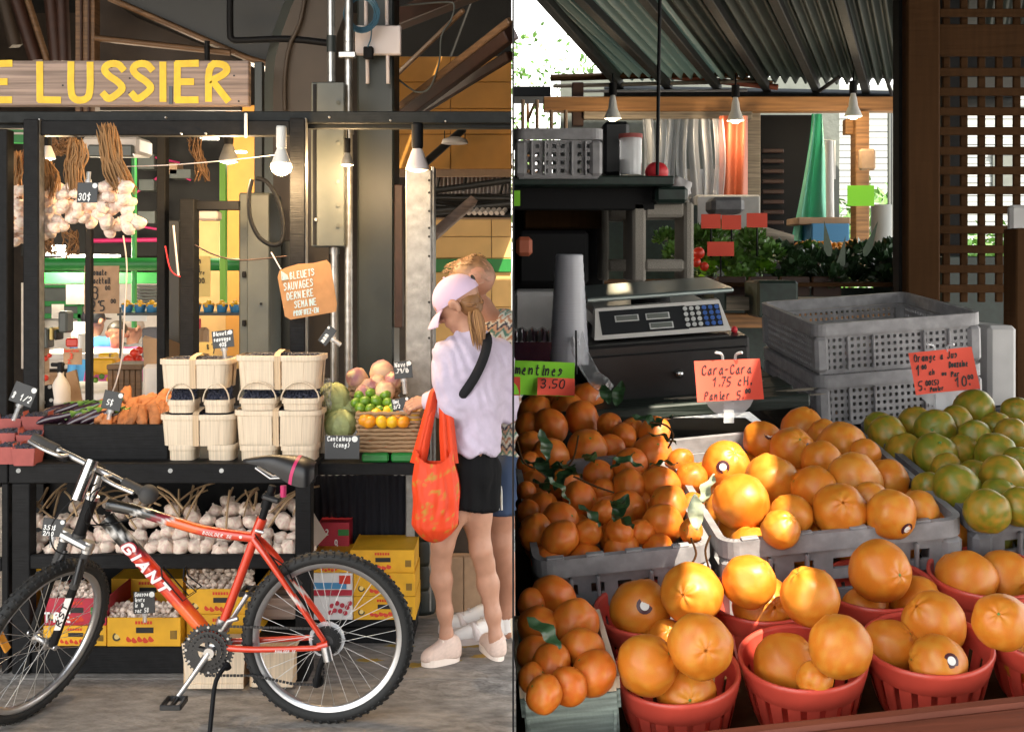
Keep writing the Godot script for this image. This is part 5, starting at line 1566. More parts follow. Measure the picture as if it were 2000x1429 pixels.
func wheel(o: Node3D, ce: Vector3, axle: Vector3, R: float) -> void:
	var w := Node3D.new()
	w.name = "wheel"
	o.add_child(w, true)
	w.transform = Transform3D(look(axle, Vector3(0.1, 1, 0.2)), ce - o.position)
	var mb := MB.new()
	var r := 0.0245
	var Rc := R - r - 0.004
	mb.grid(96, 14, func(a: float, e: float) -> Vector3:
		var an := lerpf(-2.4, 2.4, e)
		var k := Rc + cos(an) * r
		return Vector3(cos(TAU * a) * k, sin(an) * r * 1.08, sin(TAU * a) * k), true)
	var n := 66   # knobbly tread
	for i in n:
		for s in [-1.0, 1.0]:
			var th = TAU * (i + 0.25 * s) / n
			var rad := Vector3(cos(th), 0, sin(th))
			var tan := Vector3(-sin(th), 0, cos(th))
			for q in [[0.35, 0.010, 0.011], [1.05, 0.012, 0.010]]:
				var nn: Vector3 = rad * cos(q[0]) + Vector3.UP * sin(q[0]) * s
				mb.box(rad * Rc + nn * (r + 0.001), Vector3(q[1], 0.008, q[2]), Basis(nn.cross(tan).normalized(), nn, tan), 0.0015)
	ob("tyre", mb, M.rubber, w)
	mb = MB.new()
	var rr := R - 0.047
	mb.lathe([Vector2(rr, 0.0135), Vector2(rr + 0.004, 0.0145), Vector2(rr + 0.004, 0.012)], 80)
	mb.lathe([Vector2(rr + 0.003, -0.0145), Vector2(rr - 0.016, -0.012), Vector2(rr - 0.022, 0.0), Vector2(rr - 0.016, 0.012), Vector2(rr + 0.003, 0.0145)], 80)
	mb.lathe([Vector2(rr + 0.003, 0.0125), Vector2(rr - 0.004, 0), Vector2(rr + 0.003, -0.0125)], 80)
	ob("rim", mb, M.silver, w)
	mb = MB.new()
	mb.lathe([Vector2(0, 0.052), Vector2(0.006, 0.052), Vector2(0.006, 0.04), Vector2(0.014, 0.036), Vector2(0.024, 0.032), Vector2(0.024, 0.029), Vector2(0.013, 0.024), Vector2(0.012, 0), Vector2(0.013, -0.024), Vector2(0.024, -0.029), Vector2(0.024, -0.032), Vector2(0.014, -0.036), Vector2(0.006, -0.04), Vector2(0.006, -0.052), Vector2(0, -0.052)], 18)
	ob("hub", mb, M.silver, w)
	for i in 32:
		var s := 1.0 if i % 2 else -1.0
		var a0 := TAU * i / 32 + (1.15 if (i / 2) % 2 else -1.15)
		var a1 := TAU * i / 32
		mb = MB.new()
		mb.tube([Vector3(cos(a0) * 0.022, s * 0.0305, sin(a0) * 0.022), Vector3(cos(a1) * (rr - 0.018), s * 0.002, sin(a1) * (rr - 0.018))], 0.0011, 5, false)
		ob("spoke", mb, M.spoke, w)

func paint_tube(o: Node3D, called: String, pts: Array, r, ramp: Array, squash := 1.0) -> MB:
	var mb := MB.new()
	var q := smooth(pts, 10)
	var rad = r
	if r is Array:
		rad = []
		for i in q.size(): rad.append(lerpf(r[0], r[1], float(i) / (q.size() - 1)))
	mb.tube(q, rad, 20, true, squash)
	for i in mb.v.size():   # paint scheme: black, a sweep of silver and wine red, then flame orange
		var t: float = mb.t[i].y
		var x: float = t + 0.055 * sin(mb.t[i].x * TAU + 0.6)
		var c: Color = ramp[0][1]
		for k in ramp:
			if x >= k[0]: c = k[1]
		mb.c[i] = c
	obw(called, mb, M.bike_paint, o)
	return mb

func bicycle() -> void:
	var red := Color(0.60, 0.038, 0.008)
	var orange := Color(0.72, 0.11, 0.012)
	var blk := Color(0.012, 0.012, 0.014)
	var wine := Color(0.22, 0.012, 0.03)
	var sil := Color(0.6, 0.58, 0.56)
	var o := thing("bicycle", "orange and black mountain bicycle parked on its kickstand in front of the shelf", "bicycle", B(418, 1412))
	var mb: MB
	wheel(o, B(640, 1243), Vector3(0, 0, 1), 0.332)
	var a := Vector3(0.33, 0.944, 0)   # steering axis
	var th := deg_to_rad(70)
	var h := Vector3(0.944 * sin(th), -0.33 * sin(th), cos(th)).normalized()
	var hub := B(82, 1250, 0.0)
	wheel(o, hub, h, 0.332)
	# frame
	paint_tube(o, "top_tube", [B(210, 985), B(262, 996), B(330, 1016), B(400, 1036), B(500, 1050)], [0.024, 0.019], [[0.0, blk], [0.30, sil], [0.335, blk], [0.42, wine], [0.5, sil], [0.53, orange], [0.75, red]])
	var dt := paint_tube(o, "down_tube", [B(207, 1012), B(275, 1090), B(350, 1175), B(420, 1255)], [0.032, 0.027], [[0.0, blk], [0.15, sil], [0.19, blk], [0.27, wine], [0.33, red], [0.7, orange], [0.9, red]])
	paint_tube(o, "seat_tube", [B(420, 1256), B(460, 1150), B(502, 1036)], 0.0175, [[0.0, red]])
	paint_tube(o, "seat_tube_collar", [B(498, 1046), B(512, 1012)], 0.0205, [[0.0, red]])
	for s in [-1.0, 1.0]:
		paint_tube(o, "seat_stay", [B(497, 1050, s * 0.02), B(530, 1088, s * 0.045), B(590, 1172, s * 0.055), B(638, 1240, s * 0.062)], [0.0135, 0.010], [[0.0, red], [0.45, red], [0.6, sil], [0.68, red]])
		paint_tube(o, "chain_stay", [B(425, 1258, s * 0.025), B(500, 1259, s * 0.05), B(632, 1254, s * 0.062)], [0.0135, 0.010], [[0.0, red]])
		paint_tube(o, "dropout", [B(626, 1252, s * 0.062), B(646, 1246, s * 0.062)], 0.014, [[0.0, red]])
	# lettering wrapped round the down tube and small print on the top tube
	var T := (B(350, 1175) - B(275, 1090)).normalized()
	var N := Vector3(-T.y, T.x, 0)
	var org := B(248, 1060)
	for lay in [[M.decal_red, 0.0175, 0.0006, "letter_outline"], [M.decal, 0.0105, 0.0016, "letter"]]:
		var along := 0.0
		for ch in "GIANT":
			mb = MB.new()
			put_text(mb, ch, 0.036, lay[1], Transform3D(Basis(), Vector3(along - (0.012 if ch == "I" else 0.0), 0, 0)), 0.0, 0.25, 1.4, 1.42, 0.003)
			along += 0.0562 * (0.55 if ch == "I" else 1.0)
			for i in mb.v.size():
				var p := mb.v[i]
				var yy := p.y - 0.018
				var rr: float = lerpf(0.0335, 0.0305, p.x / 0.3) + lay[2]
				var q: Vector3 = org + T * p.x + N * yy
				mb.v[i] = Vector3(q.x, q.y, org.z + sqrt(maxf(rr * rr - yy * yy, 0.0)) + p.z)
			obw(lay[3], mb, lay[0], o)
	T = (B(470, 1047) - B(400, 1036)).normalized()
	mb = MB.new()
	put_text(mb, "BOULDER SE", 0.011, 0.0022, Transform3D(Basis(T, Vector3(-T.y, T.x, 0), Vector3(0, 0, 1)), B(398, 1040, 0.0215)), 0.0, 0.2, 1.4, 0.95)
	obw("small_lettering", mb, M.decal, o)
	mb = MB.new()
	put_text(mb, "BOULDER SE", 0.009, 0.0018, Transform3D(Basis(), B(545, 1261, 0.0745)), 0.0, 0.2, 1.4, 0.8)
	obw("small_lettering", mb, M.decal, o)
	mb = MB.new()
	mb.tube([B(472, 1046, 0.0205), B(472, 1046, 0.0215)], 0.006, 12)
	obw("badge", mb, M.decal, o)
	obw("head_tube", paint_seg([hub + a * 0.435, hub + a * 0.575], 0.024), M.black, o)
	obw("head_cup", paint_seg([hub + a * 0.42, hub + a * 0.435], 0.027), M.dark_metal, o)
	obw("head_cup", paint_seg([hub + a * 0.575, hub + a * 0.59], 0.027), M.silver, o)
	# suspension fork
	var cr := hub + a * 0.405
	for s in [-1.0, 1.0]:
		var d = hub + h * 0.052 * s
		var t = cr + h * 0.058 * s
		obw("fork_leg", paint_seg([d, d.lerp(t, 0.58)], 0.0165), M.black, o)
		mb = MB.new()
		var pts := []
		var rs := []
		for i in 25:
			pts.append(d.lerp(t, 0.58 + 0.36 * i / 24.0))
			rs.append(0.019 if i % 2 else 0.0155)
		mb.tube(pts, rs, 14)
		obw("fork_boot", mb, M.grip, o)
		obw("fork_cap", paint_seg([d.lerp(t, 0.94), d.lerp(t, 1.05)], 0.02), M.silver, o)
		obw("axle_nut", paint_seg([d, d + h * s * 0.018], 0.011), M.silver, o)
	mb = MB.new()
	mb.box(cr, Vector3(0.15, 0.035, 0.05), Basis(h, a, h.cross(a)), 0.012)
	obw("fork_crown", mb, M.silver, o)
	mb = MB.new()   # printed band on the near fork leg
	var leg := (cr + h * 0.058 - hub - h * 0.052).normalized()
	var la := hub + h * 0.052 + leg * 0.07
	mb.hexa([la + Vector3(-0.012, 0, 0.013), la + Vector3(0.012, 0, 0.013), la + Vector3(0.012, 0, 0.017), la + Vector3(-0.012, 0, 0.017), la + leg * 0.13 + Vector3(-0.012, 0, 0.013), la + leg * 0.13 + Vector3(0.012, 0, 0.013), la + leg * 0.13 + Vector3(0.012, 0, 0.017), la + leg * 0.13 + Vector3(-0.012, 0, 0.017)])
	obw("fork_decal", mb, M.decal, o)
	mb = MB.new()
	put_text(mb, "RST", 0.019, 0.005, Transform3D(Basis(leg, Vector3(-leg.y, leg.x, 0), Vector3(0, 0, 1)), la + Vector3(0.009, 0.0, 0.0176) + leg * 0.015), 0.0, 0.15, 1.4, 1.5)
	obw("fork_lettering", mb, M.ink, o)
	# handlebar, stem, grips, levers
	var top := hub + a * 0.70
	obw("steerer", paint_seg([hub + a * 0.59, top], 0.015), M.chrome, o)
	obw("stem", paint_seg([top - a * 0.012, top + Vector3(-0.02, 0.02, 0.055)], 0.021), M.black, o)
	var bc := top + Vector3(-0.025, 0.02, 0.055)
	obw("handlebar", paint_seg([bc - h * 0.28, bc - h * 0.16 + a * 0.0, bc, bc + h * 0.16, bc + h * 0.28], 0.0115), M.silver, o)
	obw("bar_extension", paint_seg([B(198, 890, 0.09), B(176, 962, 0.13)], 0.024), M.chrome, o)
	for s in [-1.0, 1.0]:
		mb = MB.new()
		var pts := []
		var rs := []
		for i in 27:
			pts.append(bc + h * s * (0.165 + 0.125 * i / 26.0))
			rs.append(0.0185 if i % 3 else 0.016)
		mb.tube(pts, rs, 14)
		obw("grip", mb, M.grip, o)
		mb = MB.new()
		mb.box(bc + h * s * 0.13 + Vector3(0, -0.012, 0.012), Vector3(0.055, 0.032, 0.04), Basis(h, a, h.cross(a)), 0.01)
		obw("shifter", mb, M.black, o)
		var f := h.cross(a)
		if f.x > 0: f = -f
		var l0 = bc + h * s * 0.11
		obw("brake_lever", paint_seg(smooth([l0, l0 + f * 0.05, l0 + f * 0.065 + h * s * 0.07, l0 + f * 0.055 + h * s * 0.15], 4), 0.0075), M.silver, o)
	mb = MB.new()
	mb.ball(bc + h * 0.285, Vector3.ONE * 0.037, 18, 12)
	obw("grip_end", mb, M.grip, o)
	for q in [[[205, 935, 0.08], [165, 965, 0.14], [130, 1010, 0.14], [128, 1060, 0.1], [165, 1080, 0.06]], [[215, 940, 0.08], [190, 990, 0.12], [192, 1015, 0.08], [230, 1015, 0.03]], [[240, 930, 0.1], [205, 950, 0.14], [200, 1000, 0.1], [215, 1020, 0.05], [270, 1005, 0.03]], [[500, 1040, 0.02], [525, 1075, 0.03], [560, 1100, 0.04], [575, 1130, 0.03]]]:
		var pts := []
		for p in q: pts.append(B(p[0], p[1], p[2]))
		mb = MB.new()
		mb.tube(smooth(pts, 6), 0.0028, 6)
		obw("brake_cable", mb, M.black, o)
	for s in [-1.0, 1.0]:
		obw("brake_arm", paint_seg([cr + h * 0.04 * s + Vector3(0, -0.045, 0.035), cr + h * 0.055 * s + Vector3(-0.03, -0.13, 0.05)], 0.009), M.dark_metal, o)
		obw("brake_arm", paint_seg([B(560, 1120, s * 0.045), B(582, 1150, s * 0.05)], 0.009), M.dark_metal, o)
	# seat post and saddle
	obw("seat_post", paint_seg([B(508, 1024), B(532, 948)], 0.0145), M.black, o)
	obw("seat_clamp", paint_seg([B(502, 1032, 0.03), B(518, 1036, 0.03)], 0.007), M.silver, o)
	obw("suspension_cap", paint_seg([B(518, 992), B(527, 962)], 0.02), M.black, o)
	mb = MB.new()
	mb.box(B(530, 972, 0.0), Vector3(0.07, 0.022, 0.05), Basis(Vector3(0, 0, 1), -0.3), 0.006)
	obw("post_clamp", mb, M.dark_metal, o)
	obw("rear_reflector", paint_seg([B(553, 948, 0.0), B(553, 970, 0.0)], 0.012), M.magenta, o)
	for s in [-1.0, 1.0]: obw("saddle_rail", paint_seg([B(500, 912, s * 0.015), B(530, 932, s * 0.022), B(560, 930, s * 0.022), B(598, 920, s * 0.03)], 0.004), M.silver, o)
	var sad := func(t: float, e: float) -> Vector3:
		var u := lerpf(474, 617, t)
		var topv := 893.0 - 5.0 * sin(t * PI) + 10.0 * pow(clampf((t - 0.75) / 0.25, 0, 1), 2.0) + 4.0 * pow(1 - t, 6)
		var bot := lerpf(903, 944, smoothstep(0.05, 0.85, t)) - 16.0 * pow(clampf((t - 0.9) / 0.1, 0, 1), 2.0)
		var hw := lerpf(0.021, 0.078, smoothstep(0.3, 0.9, t)) * sqrt(clampf(t * 10, 0, 1)) * sqrt(clampf((1.03 - t) * 9, 0, 1))
		var an := lerpf(-0.2, PI + 0.2, e)
		var pt := B(u, 0)
		var yt: float = B(u, topv).y
		var yb: float = B(u, bot).y
		return Vector3(pt.x, lerpf(yb, yt, pow(clampf(sin(an) * 0.85 + 0.15, 0, 1), 0.6)), pt.z - cos(an) * hw)
	mb = MB.new()
	mb.grid(30, 18, sad, false, B(560, 925))
	obw("saddle", mb, M.saddle, o)
	mb = MB.new()
	mb.grid(4, 18, func(t: float, e: float) -> Vector3:
		var q: Vector3 = sad.call(0.66 + 0.045 * t + 0.10 * sin(e * PI), e)
		return q + (q - B(560, 925)).normalized() * 0.0015, false, B(560, 925))
	obw("saddle_stripe", mb, M.magenta, o)
	# drive train
	for q in [[0.098, 0.016, 40], [0.078, 0.026, 32], [0.06, 0.034, 24]]:
		mb = MB.new()
		var c0 := B(412, 1262, q[1] + 0.02)
		mb.lathe([Vector2(q[0] - 0.006, 0.0015), Vector2(q[0] - 0.006, -0.0015), Vector2(q[0] - 0.024, -0.0015), Vector2(q[0] - 0.024, 0.0015), Vector2(q[0] - 0.006, 0.0015)], 48, Transform3D(Basis(Vector3(1, 0, 0), PI / 2), c0), true)
		for i in q[2]:
			var an: float = TAU * i / q[2]
			mb.box(c0 + Vector3(cos(an), sin(an), 0) * (q[0] - 0.003), Vector3(0.008, 0.006, 0.0022), Basis(Vector3(0, 0, 1), an))
		for i in 5:
			var an := TAU * (i + 0.3) / 5
			mb.box(c0 + Vector3(cos(an), sin(an), 0) * q[0] * 0.42, Vector3(q[0] * 0.8, 0.014, 0.004), Basis(Vector3(0, 0, 1), an), 0.0015)
		obw("chainring", mb, M.dark_metal, o)
	for i in 12:
		mb = MB.new()
		var an := TAU * i / 12
		mb.tube([B(412, 1262, 0.0385) + Vector3(cos(an), sin(an), 0) * 0.086, B(412, 1262, 0.041) + Vector3(cos(an), sin(an), 0) * 0.086], 0.005, 8)
		obw("ring_bolt", mb, M.silver, o)
	mb = MB.new()
	mb.lathe([Vector2(0, 0.05), Vector2(0.022, 0.05), Vector2(0.024, 0.04), Vector2(0.024, -0.04), Vector2(0, -0.04)], 18, Transform3D(Basis(Vector3(1, 0, 0), PI / 2), B(418, 1261)))
	obw("bottom_bracket", mb, M.bike_paint, o)
	for q in [[418, 1262, 0.062, 360, 1344, 0.075], [418, 1262, -0.062, 474, 1172, -0.075]]:
		mb = MB.new()
		mb.tube([B(q[0], q[1], q[2]), B((q[0] + q[3]) / 2, (q[1] + q[4]) / 2, q[2] + 0.004), B(q[3], q[4], q[5])], [0.019, 0.0135, 0.0145], 12, true, 0.7)
		mb.tube([B(q[0], q[1], q[2] - 0.012), B(q[0], q[1], q[2] + 0.016)], 0.02, 16)
		obw("crank_arm", mb, M.silver, o)
		var s := signf(q[2])
		mb = MB.new()
		for e in [-0.034, 0.034]:
			mb.box(B(q[3], q[4] + 2, q[5] + s * 0.055) + Vector3(e, 0, 0), Vector3(0.012, 0.022, 0.085), Basis(), 0.003)
		for e in [0.012, 0.098]:
			mb.box(B(q[3], q[4] + 2, q[5] + s * e), Vector3(0.078, 0.02, 0.01), Basis(), 0.003)
		mb.tube([B(q[3], q[4] + 2, q[5]), B(q[3], q[4] + 2, q[5] + s * 0.1)], 0.009, 10)
		obw("pedal", mb, M.dark_metal, o)
	mb = MB.new()
	for i in 6: mb.lathe([Vector2(0, i * 0.005), Vector2(0.056 - i * 0.005, i * 0.005), Vector2(0.056 - i * 0.005, i * 0.005 + 0.002)], 26, Transform3D(Basis(Vector3(1, 0, 0), PI / 2), B(640, 1246, 0.026)), true)
	obw("sprocket", mb, M.dark_metal, o)
	mb = MB.new()
	var run := [B(420, 1216, 0.036), B(640, 1222, 0.036)]
	var run2 := [B(405, 1312, 0.036), B(500, 1312, 0.036), B(575, 1328, 0.036), B(622, 1330, 0.036), B(636, 1310, 0.036), B(632, 1280, 0.036)]
	for rr in [run, run2]:
		for i in rr.size() - 1:
			var len: float = (rr[i + 1] - rr[i]).length()
			var n := int(len / 0.0127)
			for k in n:
				var p: Vector3 = rr[i].lerp(rr[i + 1], (k + 0.5) / n)
				mb.box(p, Vector3(0.0105, 0.0085, 0.004 if k % 2 else 0.007), Basis(Vector3(0, 0, 1), (rr[i + 1] - rr[i]).angle_to(Vector3.RIGHT) * signf((rr[i + 1] - rr[i]).y)), 0.0)
	obw("chain", mb, M.dark_metal, o)
	obw("derailleur_cage", paint_seg([B(642, 1262, 0.07), B(630, 1290, 0.07), B(622, 1328, 0.06)], 0.012), M.black, o)
	obw("derailleur_body", paint_seg([B(642, 1250, 0.072), B(648, 1276, 0.078)], 0.018), M.silver, o)
	obw("jockey_wheel", paint_seg([B(625, 1322, 0.03), B(625, 1322, 0.045)], 0.022), M.black, o)
	obw("pie_plate", paint_seg([B(640, 1245, 0.018), B(640, 1245, 0.02)], 0.07), M.clear, o)
	obw("front_derailleur", paint_seg([B(436, 1228, 0.03), B(452, 1205, 0.045), B(470, 1200, 0.045)], 0.009), M.silver, o)
	obw("tube_band", paint_seg([B(430, 1222), B(435, 1208)], 0.021), M.silver, o)
	# kickstand
	obw("kickstand_mount", paint_seg([B(440, 1282, 0.02), B(452, 1296, 0.05)], 0.013), M.black, o)
	obw("kickstand", paint_seg(smooth([B(448, 1290, 0.05), B(434, 1312, 0.09), B(433, 1360, 0.14), B(434, 1417, 0.19)], 4), 0.0085), M.black, o)
	# bottle cage
	for s in [-1.0, 1.0]:
		obw("cage_wire", paint_seg([B(316, 1108, 0.012 * s), B(322, 1122, 0.035 * s), B(362, 1168, 0.035 * s), B(388, 1150, 0.035 * s), B(362, 1128, 0.03 * s), B(361, 1107, 0.012 * s)], 0.003), M.black, o)
	# orange reflector in the front wheel spokes
	mb = MB.new()
	var wf := h.cross(Vector3.UP).normalized()
	if wf.x > 0: wf = -wf
	mb.box(hub + wf * 0.19 + Vector3(0.0, 0.06, 0.0), Vector3(0.03, 0.10, 0.01), Basis(wf, Vector3.UP, wf.cross(Vector3.UP)) * Basis(Vector3(0, 0, 1), -0.5), 0.003)
	obw("spoke_reflector", mb, M.reflector, o)

func paint_seg(pts: Array, r: float) -> MB:
	var mb := MB.new()
	mb.tube(pts, r, 14)
	mb.col = Color(0.72, 0.065, 0.012)
	for i in mb.c.size(): mb.c[i] = mb.col
	return mb

# ---- bodies: tapered bones blended into one field and meshed by surface nets ----
func sdf_mesh(bones: Array, cell: float, k: float, extra = null, colour = null) -> MB:
	var lo := Vector3.INF
	var hi := -Vector3.INF
	for b in bones:
		var r: float = maxf(b[2], b[3]) + 3 * cell
		for p in [b[0], b[1]]:
			lo = lo.min(p - Vector3.ONE * r); hi = hi.max(p + Vector3.ONE * r)
	var n := Vector3i(((hi - lo) / cell).ceil()) + Vector3i.ONE
	var f := PackedFloat32Array()
	f.resize(n.x * n.y * n.z)
	f.fill(10.0)
	for b in bones:
		var pa: Vector3 = b[0]
		var pb_: Vector3 = b[1]
		var ra: float = b[2]
		var rb: float = b[3]
		var m: float = maxf(ra, rb) + k + 2.5 * cell
		var i0 := Vector3i(((pa.min(pb_) - Vector3.ONE * m - lo) / cell).floor()).clamp(Vector3i.ZERO, n - Vector3i.ONE)
		var i1 := Vector3i(((pa.max(pb_) + Vector3.ONE * m - lo) / cell).ceil()).clamp(Vector3i.ZERO, n - Vector3i.ONE)
		var ab := pb_ - pa
		var l2 := maxf(ab.length_squared(), 1e-9)
		for z in range(i0.z, i1.z + 1):
			for y in range(i0.y, i1.y + 1):
				var row := (z * n.y + y) * n.x
				for x in range(i0.x, i1.x + 1):
					var p := lo + Vector3(x, y, z) * cell - pa
					var t := clampf(p.dot(ab) / l2, 0.0, 1.0)
					var d := (p - ab * t).length() - lerpf(ra, rb, t)
					var o := f[row + x]
					if o > 9.0: f[row + x] = d
					else:
						var h := maxf(k - absf(o - d), 0.0) / k
						f[row + x] = minf(o, d) - h * h * k * 0.25
	if extra != null:
		for z in n.z:
			for y in n.y:
				for x in n.x:
					var i := (z * n.y + y) * n.x + x
					if f[i] < 4 * cell: f[i] = extra.call(lo + Vector3(x, y, z) * cell, f[i])
	var mb := MB.new()
	var id := PackedInt32Array()
	id.resize(f.size())
	id.fill(-1)
	var sx := 1
	var sy := n.x
	var sz := n.x * n.y
	var offs := [0, sx, sy, sx + sy, sz, sx + sz, sy + sz, sx + sy + sz]
	var edges := [[0, 1], [2, 3], [4, 5], [6, 7], [0, 2], [1, 3], [4, 6], [5, 7], [0, 4], [1, 5], [2, 6], [3, 7]]
	for z in range(1, n.z - 2):
		for y in range(1, n.y - 2):
			for x in range(1, n.x - 2):
				var i := z * sz + y * sy + x
				if absf(f[i]) > 3 * cell: continue
				var neg := 0
				for q in offs:
					if f[i + q] < 0.0: neg += 1
				if neg == 0 or neg == 8: continue
				var s := Vector3.ZERO
				var c := 0
				for e in edges:
					var a := f[i + offs[e[0]]]
					var b := f[i + offs[e[1]]]
					if (a < 0.0) != (b < 0.0):
						var t := a / (a - b)
						var pa := Vector3(e[0] & 1, (e[0] >> 1) & 1, e[0] >> 2)
						var pb_ := Vector3(e[1] & 1, (e[1] >> 1) & 1, e[1] >> 2)
						s += pa.lerp(pb_, t)
						c += 1
				var p := lo + (Vector3(x, y, z) + s / c) * cell
				var g := Vector3(f[i + sx] - f[i - sx], f[i + sy] - f[i - sy], f[i + sz] - f[i - sz]) + Vector3(f[i + offs[7]] - f[i + offs[6]], f[i + offs[7]] - f[i + offs[5]], f[i + offs[7]] - f[i + offs[3]])
				if colour != null: mb.col = colour.call(p)
				id[i] = mb.vert(p, g.normalized())
	for z in range(1, n.z - 2):
		for y in range(1, n.y - 2):
			for x in range(1, n.x - 2):
				var i := z * sz + y * sy + x
				if id[i] < 0: continue
				for ax in [[sx, sy, sz], [sy, sz, sx], [sz, sx, sy]]:
					if (f[i] < 0.0) != (f[i + ax[0]] < 0.0):
						var q0 := id[i]
						var q1 := id[i - ax[1]]
						var q2 := id[i - ax[1] - ax[2]]
						var q3 := id[i - ax[2]]
						if q1 >= 0 and q2 >= 0 and q3 >= 0:
							mb.tri(q0, q1, q2); mb.tri(q0, q2, q3)
	return mb

# chain of [u, v, dz, r] at distance d -> bones
func chain(pts: Array, d: float) -> Array:
	var out := []
	for i in pts.size() - 1:
		out.append([P(pts[i][0], pts[i][1], d + pts[i][2]), P(pts[i + 1][0], pts[i + 1][1], d + pts[i + 1][2]), pts[i][3], pts[i + 1][3]])
	return out

func head_bones(c: Vector3, b: Basis, s: float) -> Array:   # b: x right, y up, z forward
	var out := []
	for q in [[0, 0.03, -0.035, 0, 0.03, 0.02, 0.082, 0.078], [0, -0.03, 0.02, 0, -0.05, 0.045, 0.062, 0.05], [0, -0.075, 0.05, 0, -0.088, 0.07, 0.034, 0.024], [0, 0.012, 0.09, 0, -0.025, 0.108, 0.009, 0.012], [-0.02, -0.028, 0.096, 0.02, -0.028, 0.096, 0.009, 0.009], [-0.02, -0.058, 0.088, 0.02, -0.058, 0.088, 0.007, 0.007], [-0.045, 0.028, 0.075, 0.045, 0.028, 0.075, 0.01, 0.01]]:
		out.append([c + b * Vector3(q[0], q[1], q[2]) * s, c + b * Vector3(q[3], q[4], q[5]) * s, q[6] * s, q[7] * s])
	return out
func ears(c: Vector3, b: Basis, s: float) -> Array:
	var out := []
	for sx in [-1.0, 1.0]:
		var pts := []
		for i in 7:
			var an := -1.2 + 4.0 * i / 6.0
			pts.append(c + b * (Vector3(sx * 0.082, -0.01, -0.012) + Vector3(sx * 0.012, sin(an) * 0.026, -cos(an) * 0.015)) * s)
		for i in 6: out.append([pts[i], pts[i + 1], 0.0075 * s, 0.0075 * s])
		out.append([c + b * Vector3(sx * 0.07, -0.015, -0.01) * s, c + b * Vector3(sx * 0.084, -0.012, -0.012) * s, 0.014 * s, 0.010 * s])
	return out
func hand_bones(w: Vector3, b: Basis, s: float, curl: float) -> Array:   # b: x towards the thumb, y along the fingers, z out of the back of the hand
	var out := []
	for i in 4:
		var x := (1.5 - i) * 0.019
		out.append([w + b * Vector3(x * 0.5, 0.005, 0) * s, w + b * Vector3(x, 0.082 - 0.004 * absf(i - 1.0), 0) * s, 0.018 * s, 0.0125 * s])
		var p := w + b * Vector3(x, 0.085 - 0.004 * absf(i - 1.0), 0) * s
		var an := 0.0
		var ln: float = [0.040, 0.045, 0.042, 0.033][i]
		for j in 3:
			an += curl * (0.7 + 0.15 * j)
			var q := p + b * Vector3(x * 0.12, cos(an), -sin(an)).normalized() * ln * (1.0 - 0.22 * j) * s
			out.append([p, q, (0.0095 - j * 0.0008) * s, (0.0088 - j * 0.0012) * s])
			p = q
	var t0 := w + b * Vector3(0.022, 0.02, -0.004) * s
	var t1 := w + b * Vector3(0.046, 0.052, -0.018) * s
	var t2 := w + b * Vector3(0.050, 0.085, -0.03) * s
	out.append([t0, t1, 0.015 * s, 0.0115 * s]); out.append([t1, t2, 0.0112 * s, 0.0088 * s])
	return out

func shoe(o: Node3D, heel: Vector3, toe: Vector3, w: float, mat: Material, sole: Material) -> void:
	var f := toe - heel
	var up := Vector3.UP
	var bones := [[heel + up * 0.055, heel + f * 0.3 + up * 0.055, 0.036, 0.036], [heel + up * 0.03, toe + up * 0.03 - f * 0.12, 0.034, 0.036], [heel + f * 0.25 + up * 0.075, toe - f * 0.3 + up * 0.045, 0.034, 0.032], [heel + up * 0.085, heel + f * 0.12 + up * 0.09, 0.031, 0.033]]
	var fl := Vector3(f.x, 0, f.z).normalized()
	var sd := fl.cross(up)
	obw("shoe", sdf_mesh(bones, 0.007, 0.03, func(p: Vector3, d: float) -> float: return maxf(d, 0.018 + heel.y - p.y)), mat, o)
	var mb := MB.new()
	var poly := PackedVector2Array()
	var L := Vector2(f.x, f.z).length() + 0.05
	for i in 28:
		var an := TAU * i / 28
		var x := cos(an)
		var wd := w * (0.82 + 0.18 * smoothstep(-0.3, 0.6, x))
		poly.append(Vector2(signf(x) * pow(absf(x), 0.75) * L / 2, sin(an) * wd / 2))
	mb.extrude(poly, 0.03, Transform3D(Basis(fl, sd, up), Vector3(heel.x + f.x * 0.44, heel.y + 0.0155, heel.z + f.z * 0.44)))
	obw("sole", mb, sole, o)
	mb = MB.new()
	for i in 3:
		var c := heel + f * (0.42 + 0.12 * i) + up * (0.098 - 0.016 * i)
		mb.tube([c - sd * 0.025, c + up * 0.008, c + sd * 0.025], 0.004, 6)
	obw("laces", mb, sole, o)

func people() -> void:
	woman()
	man()

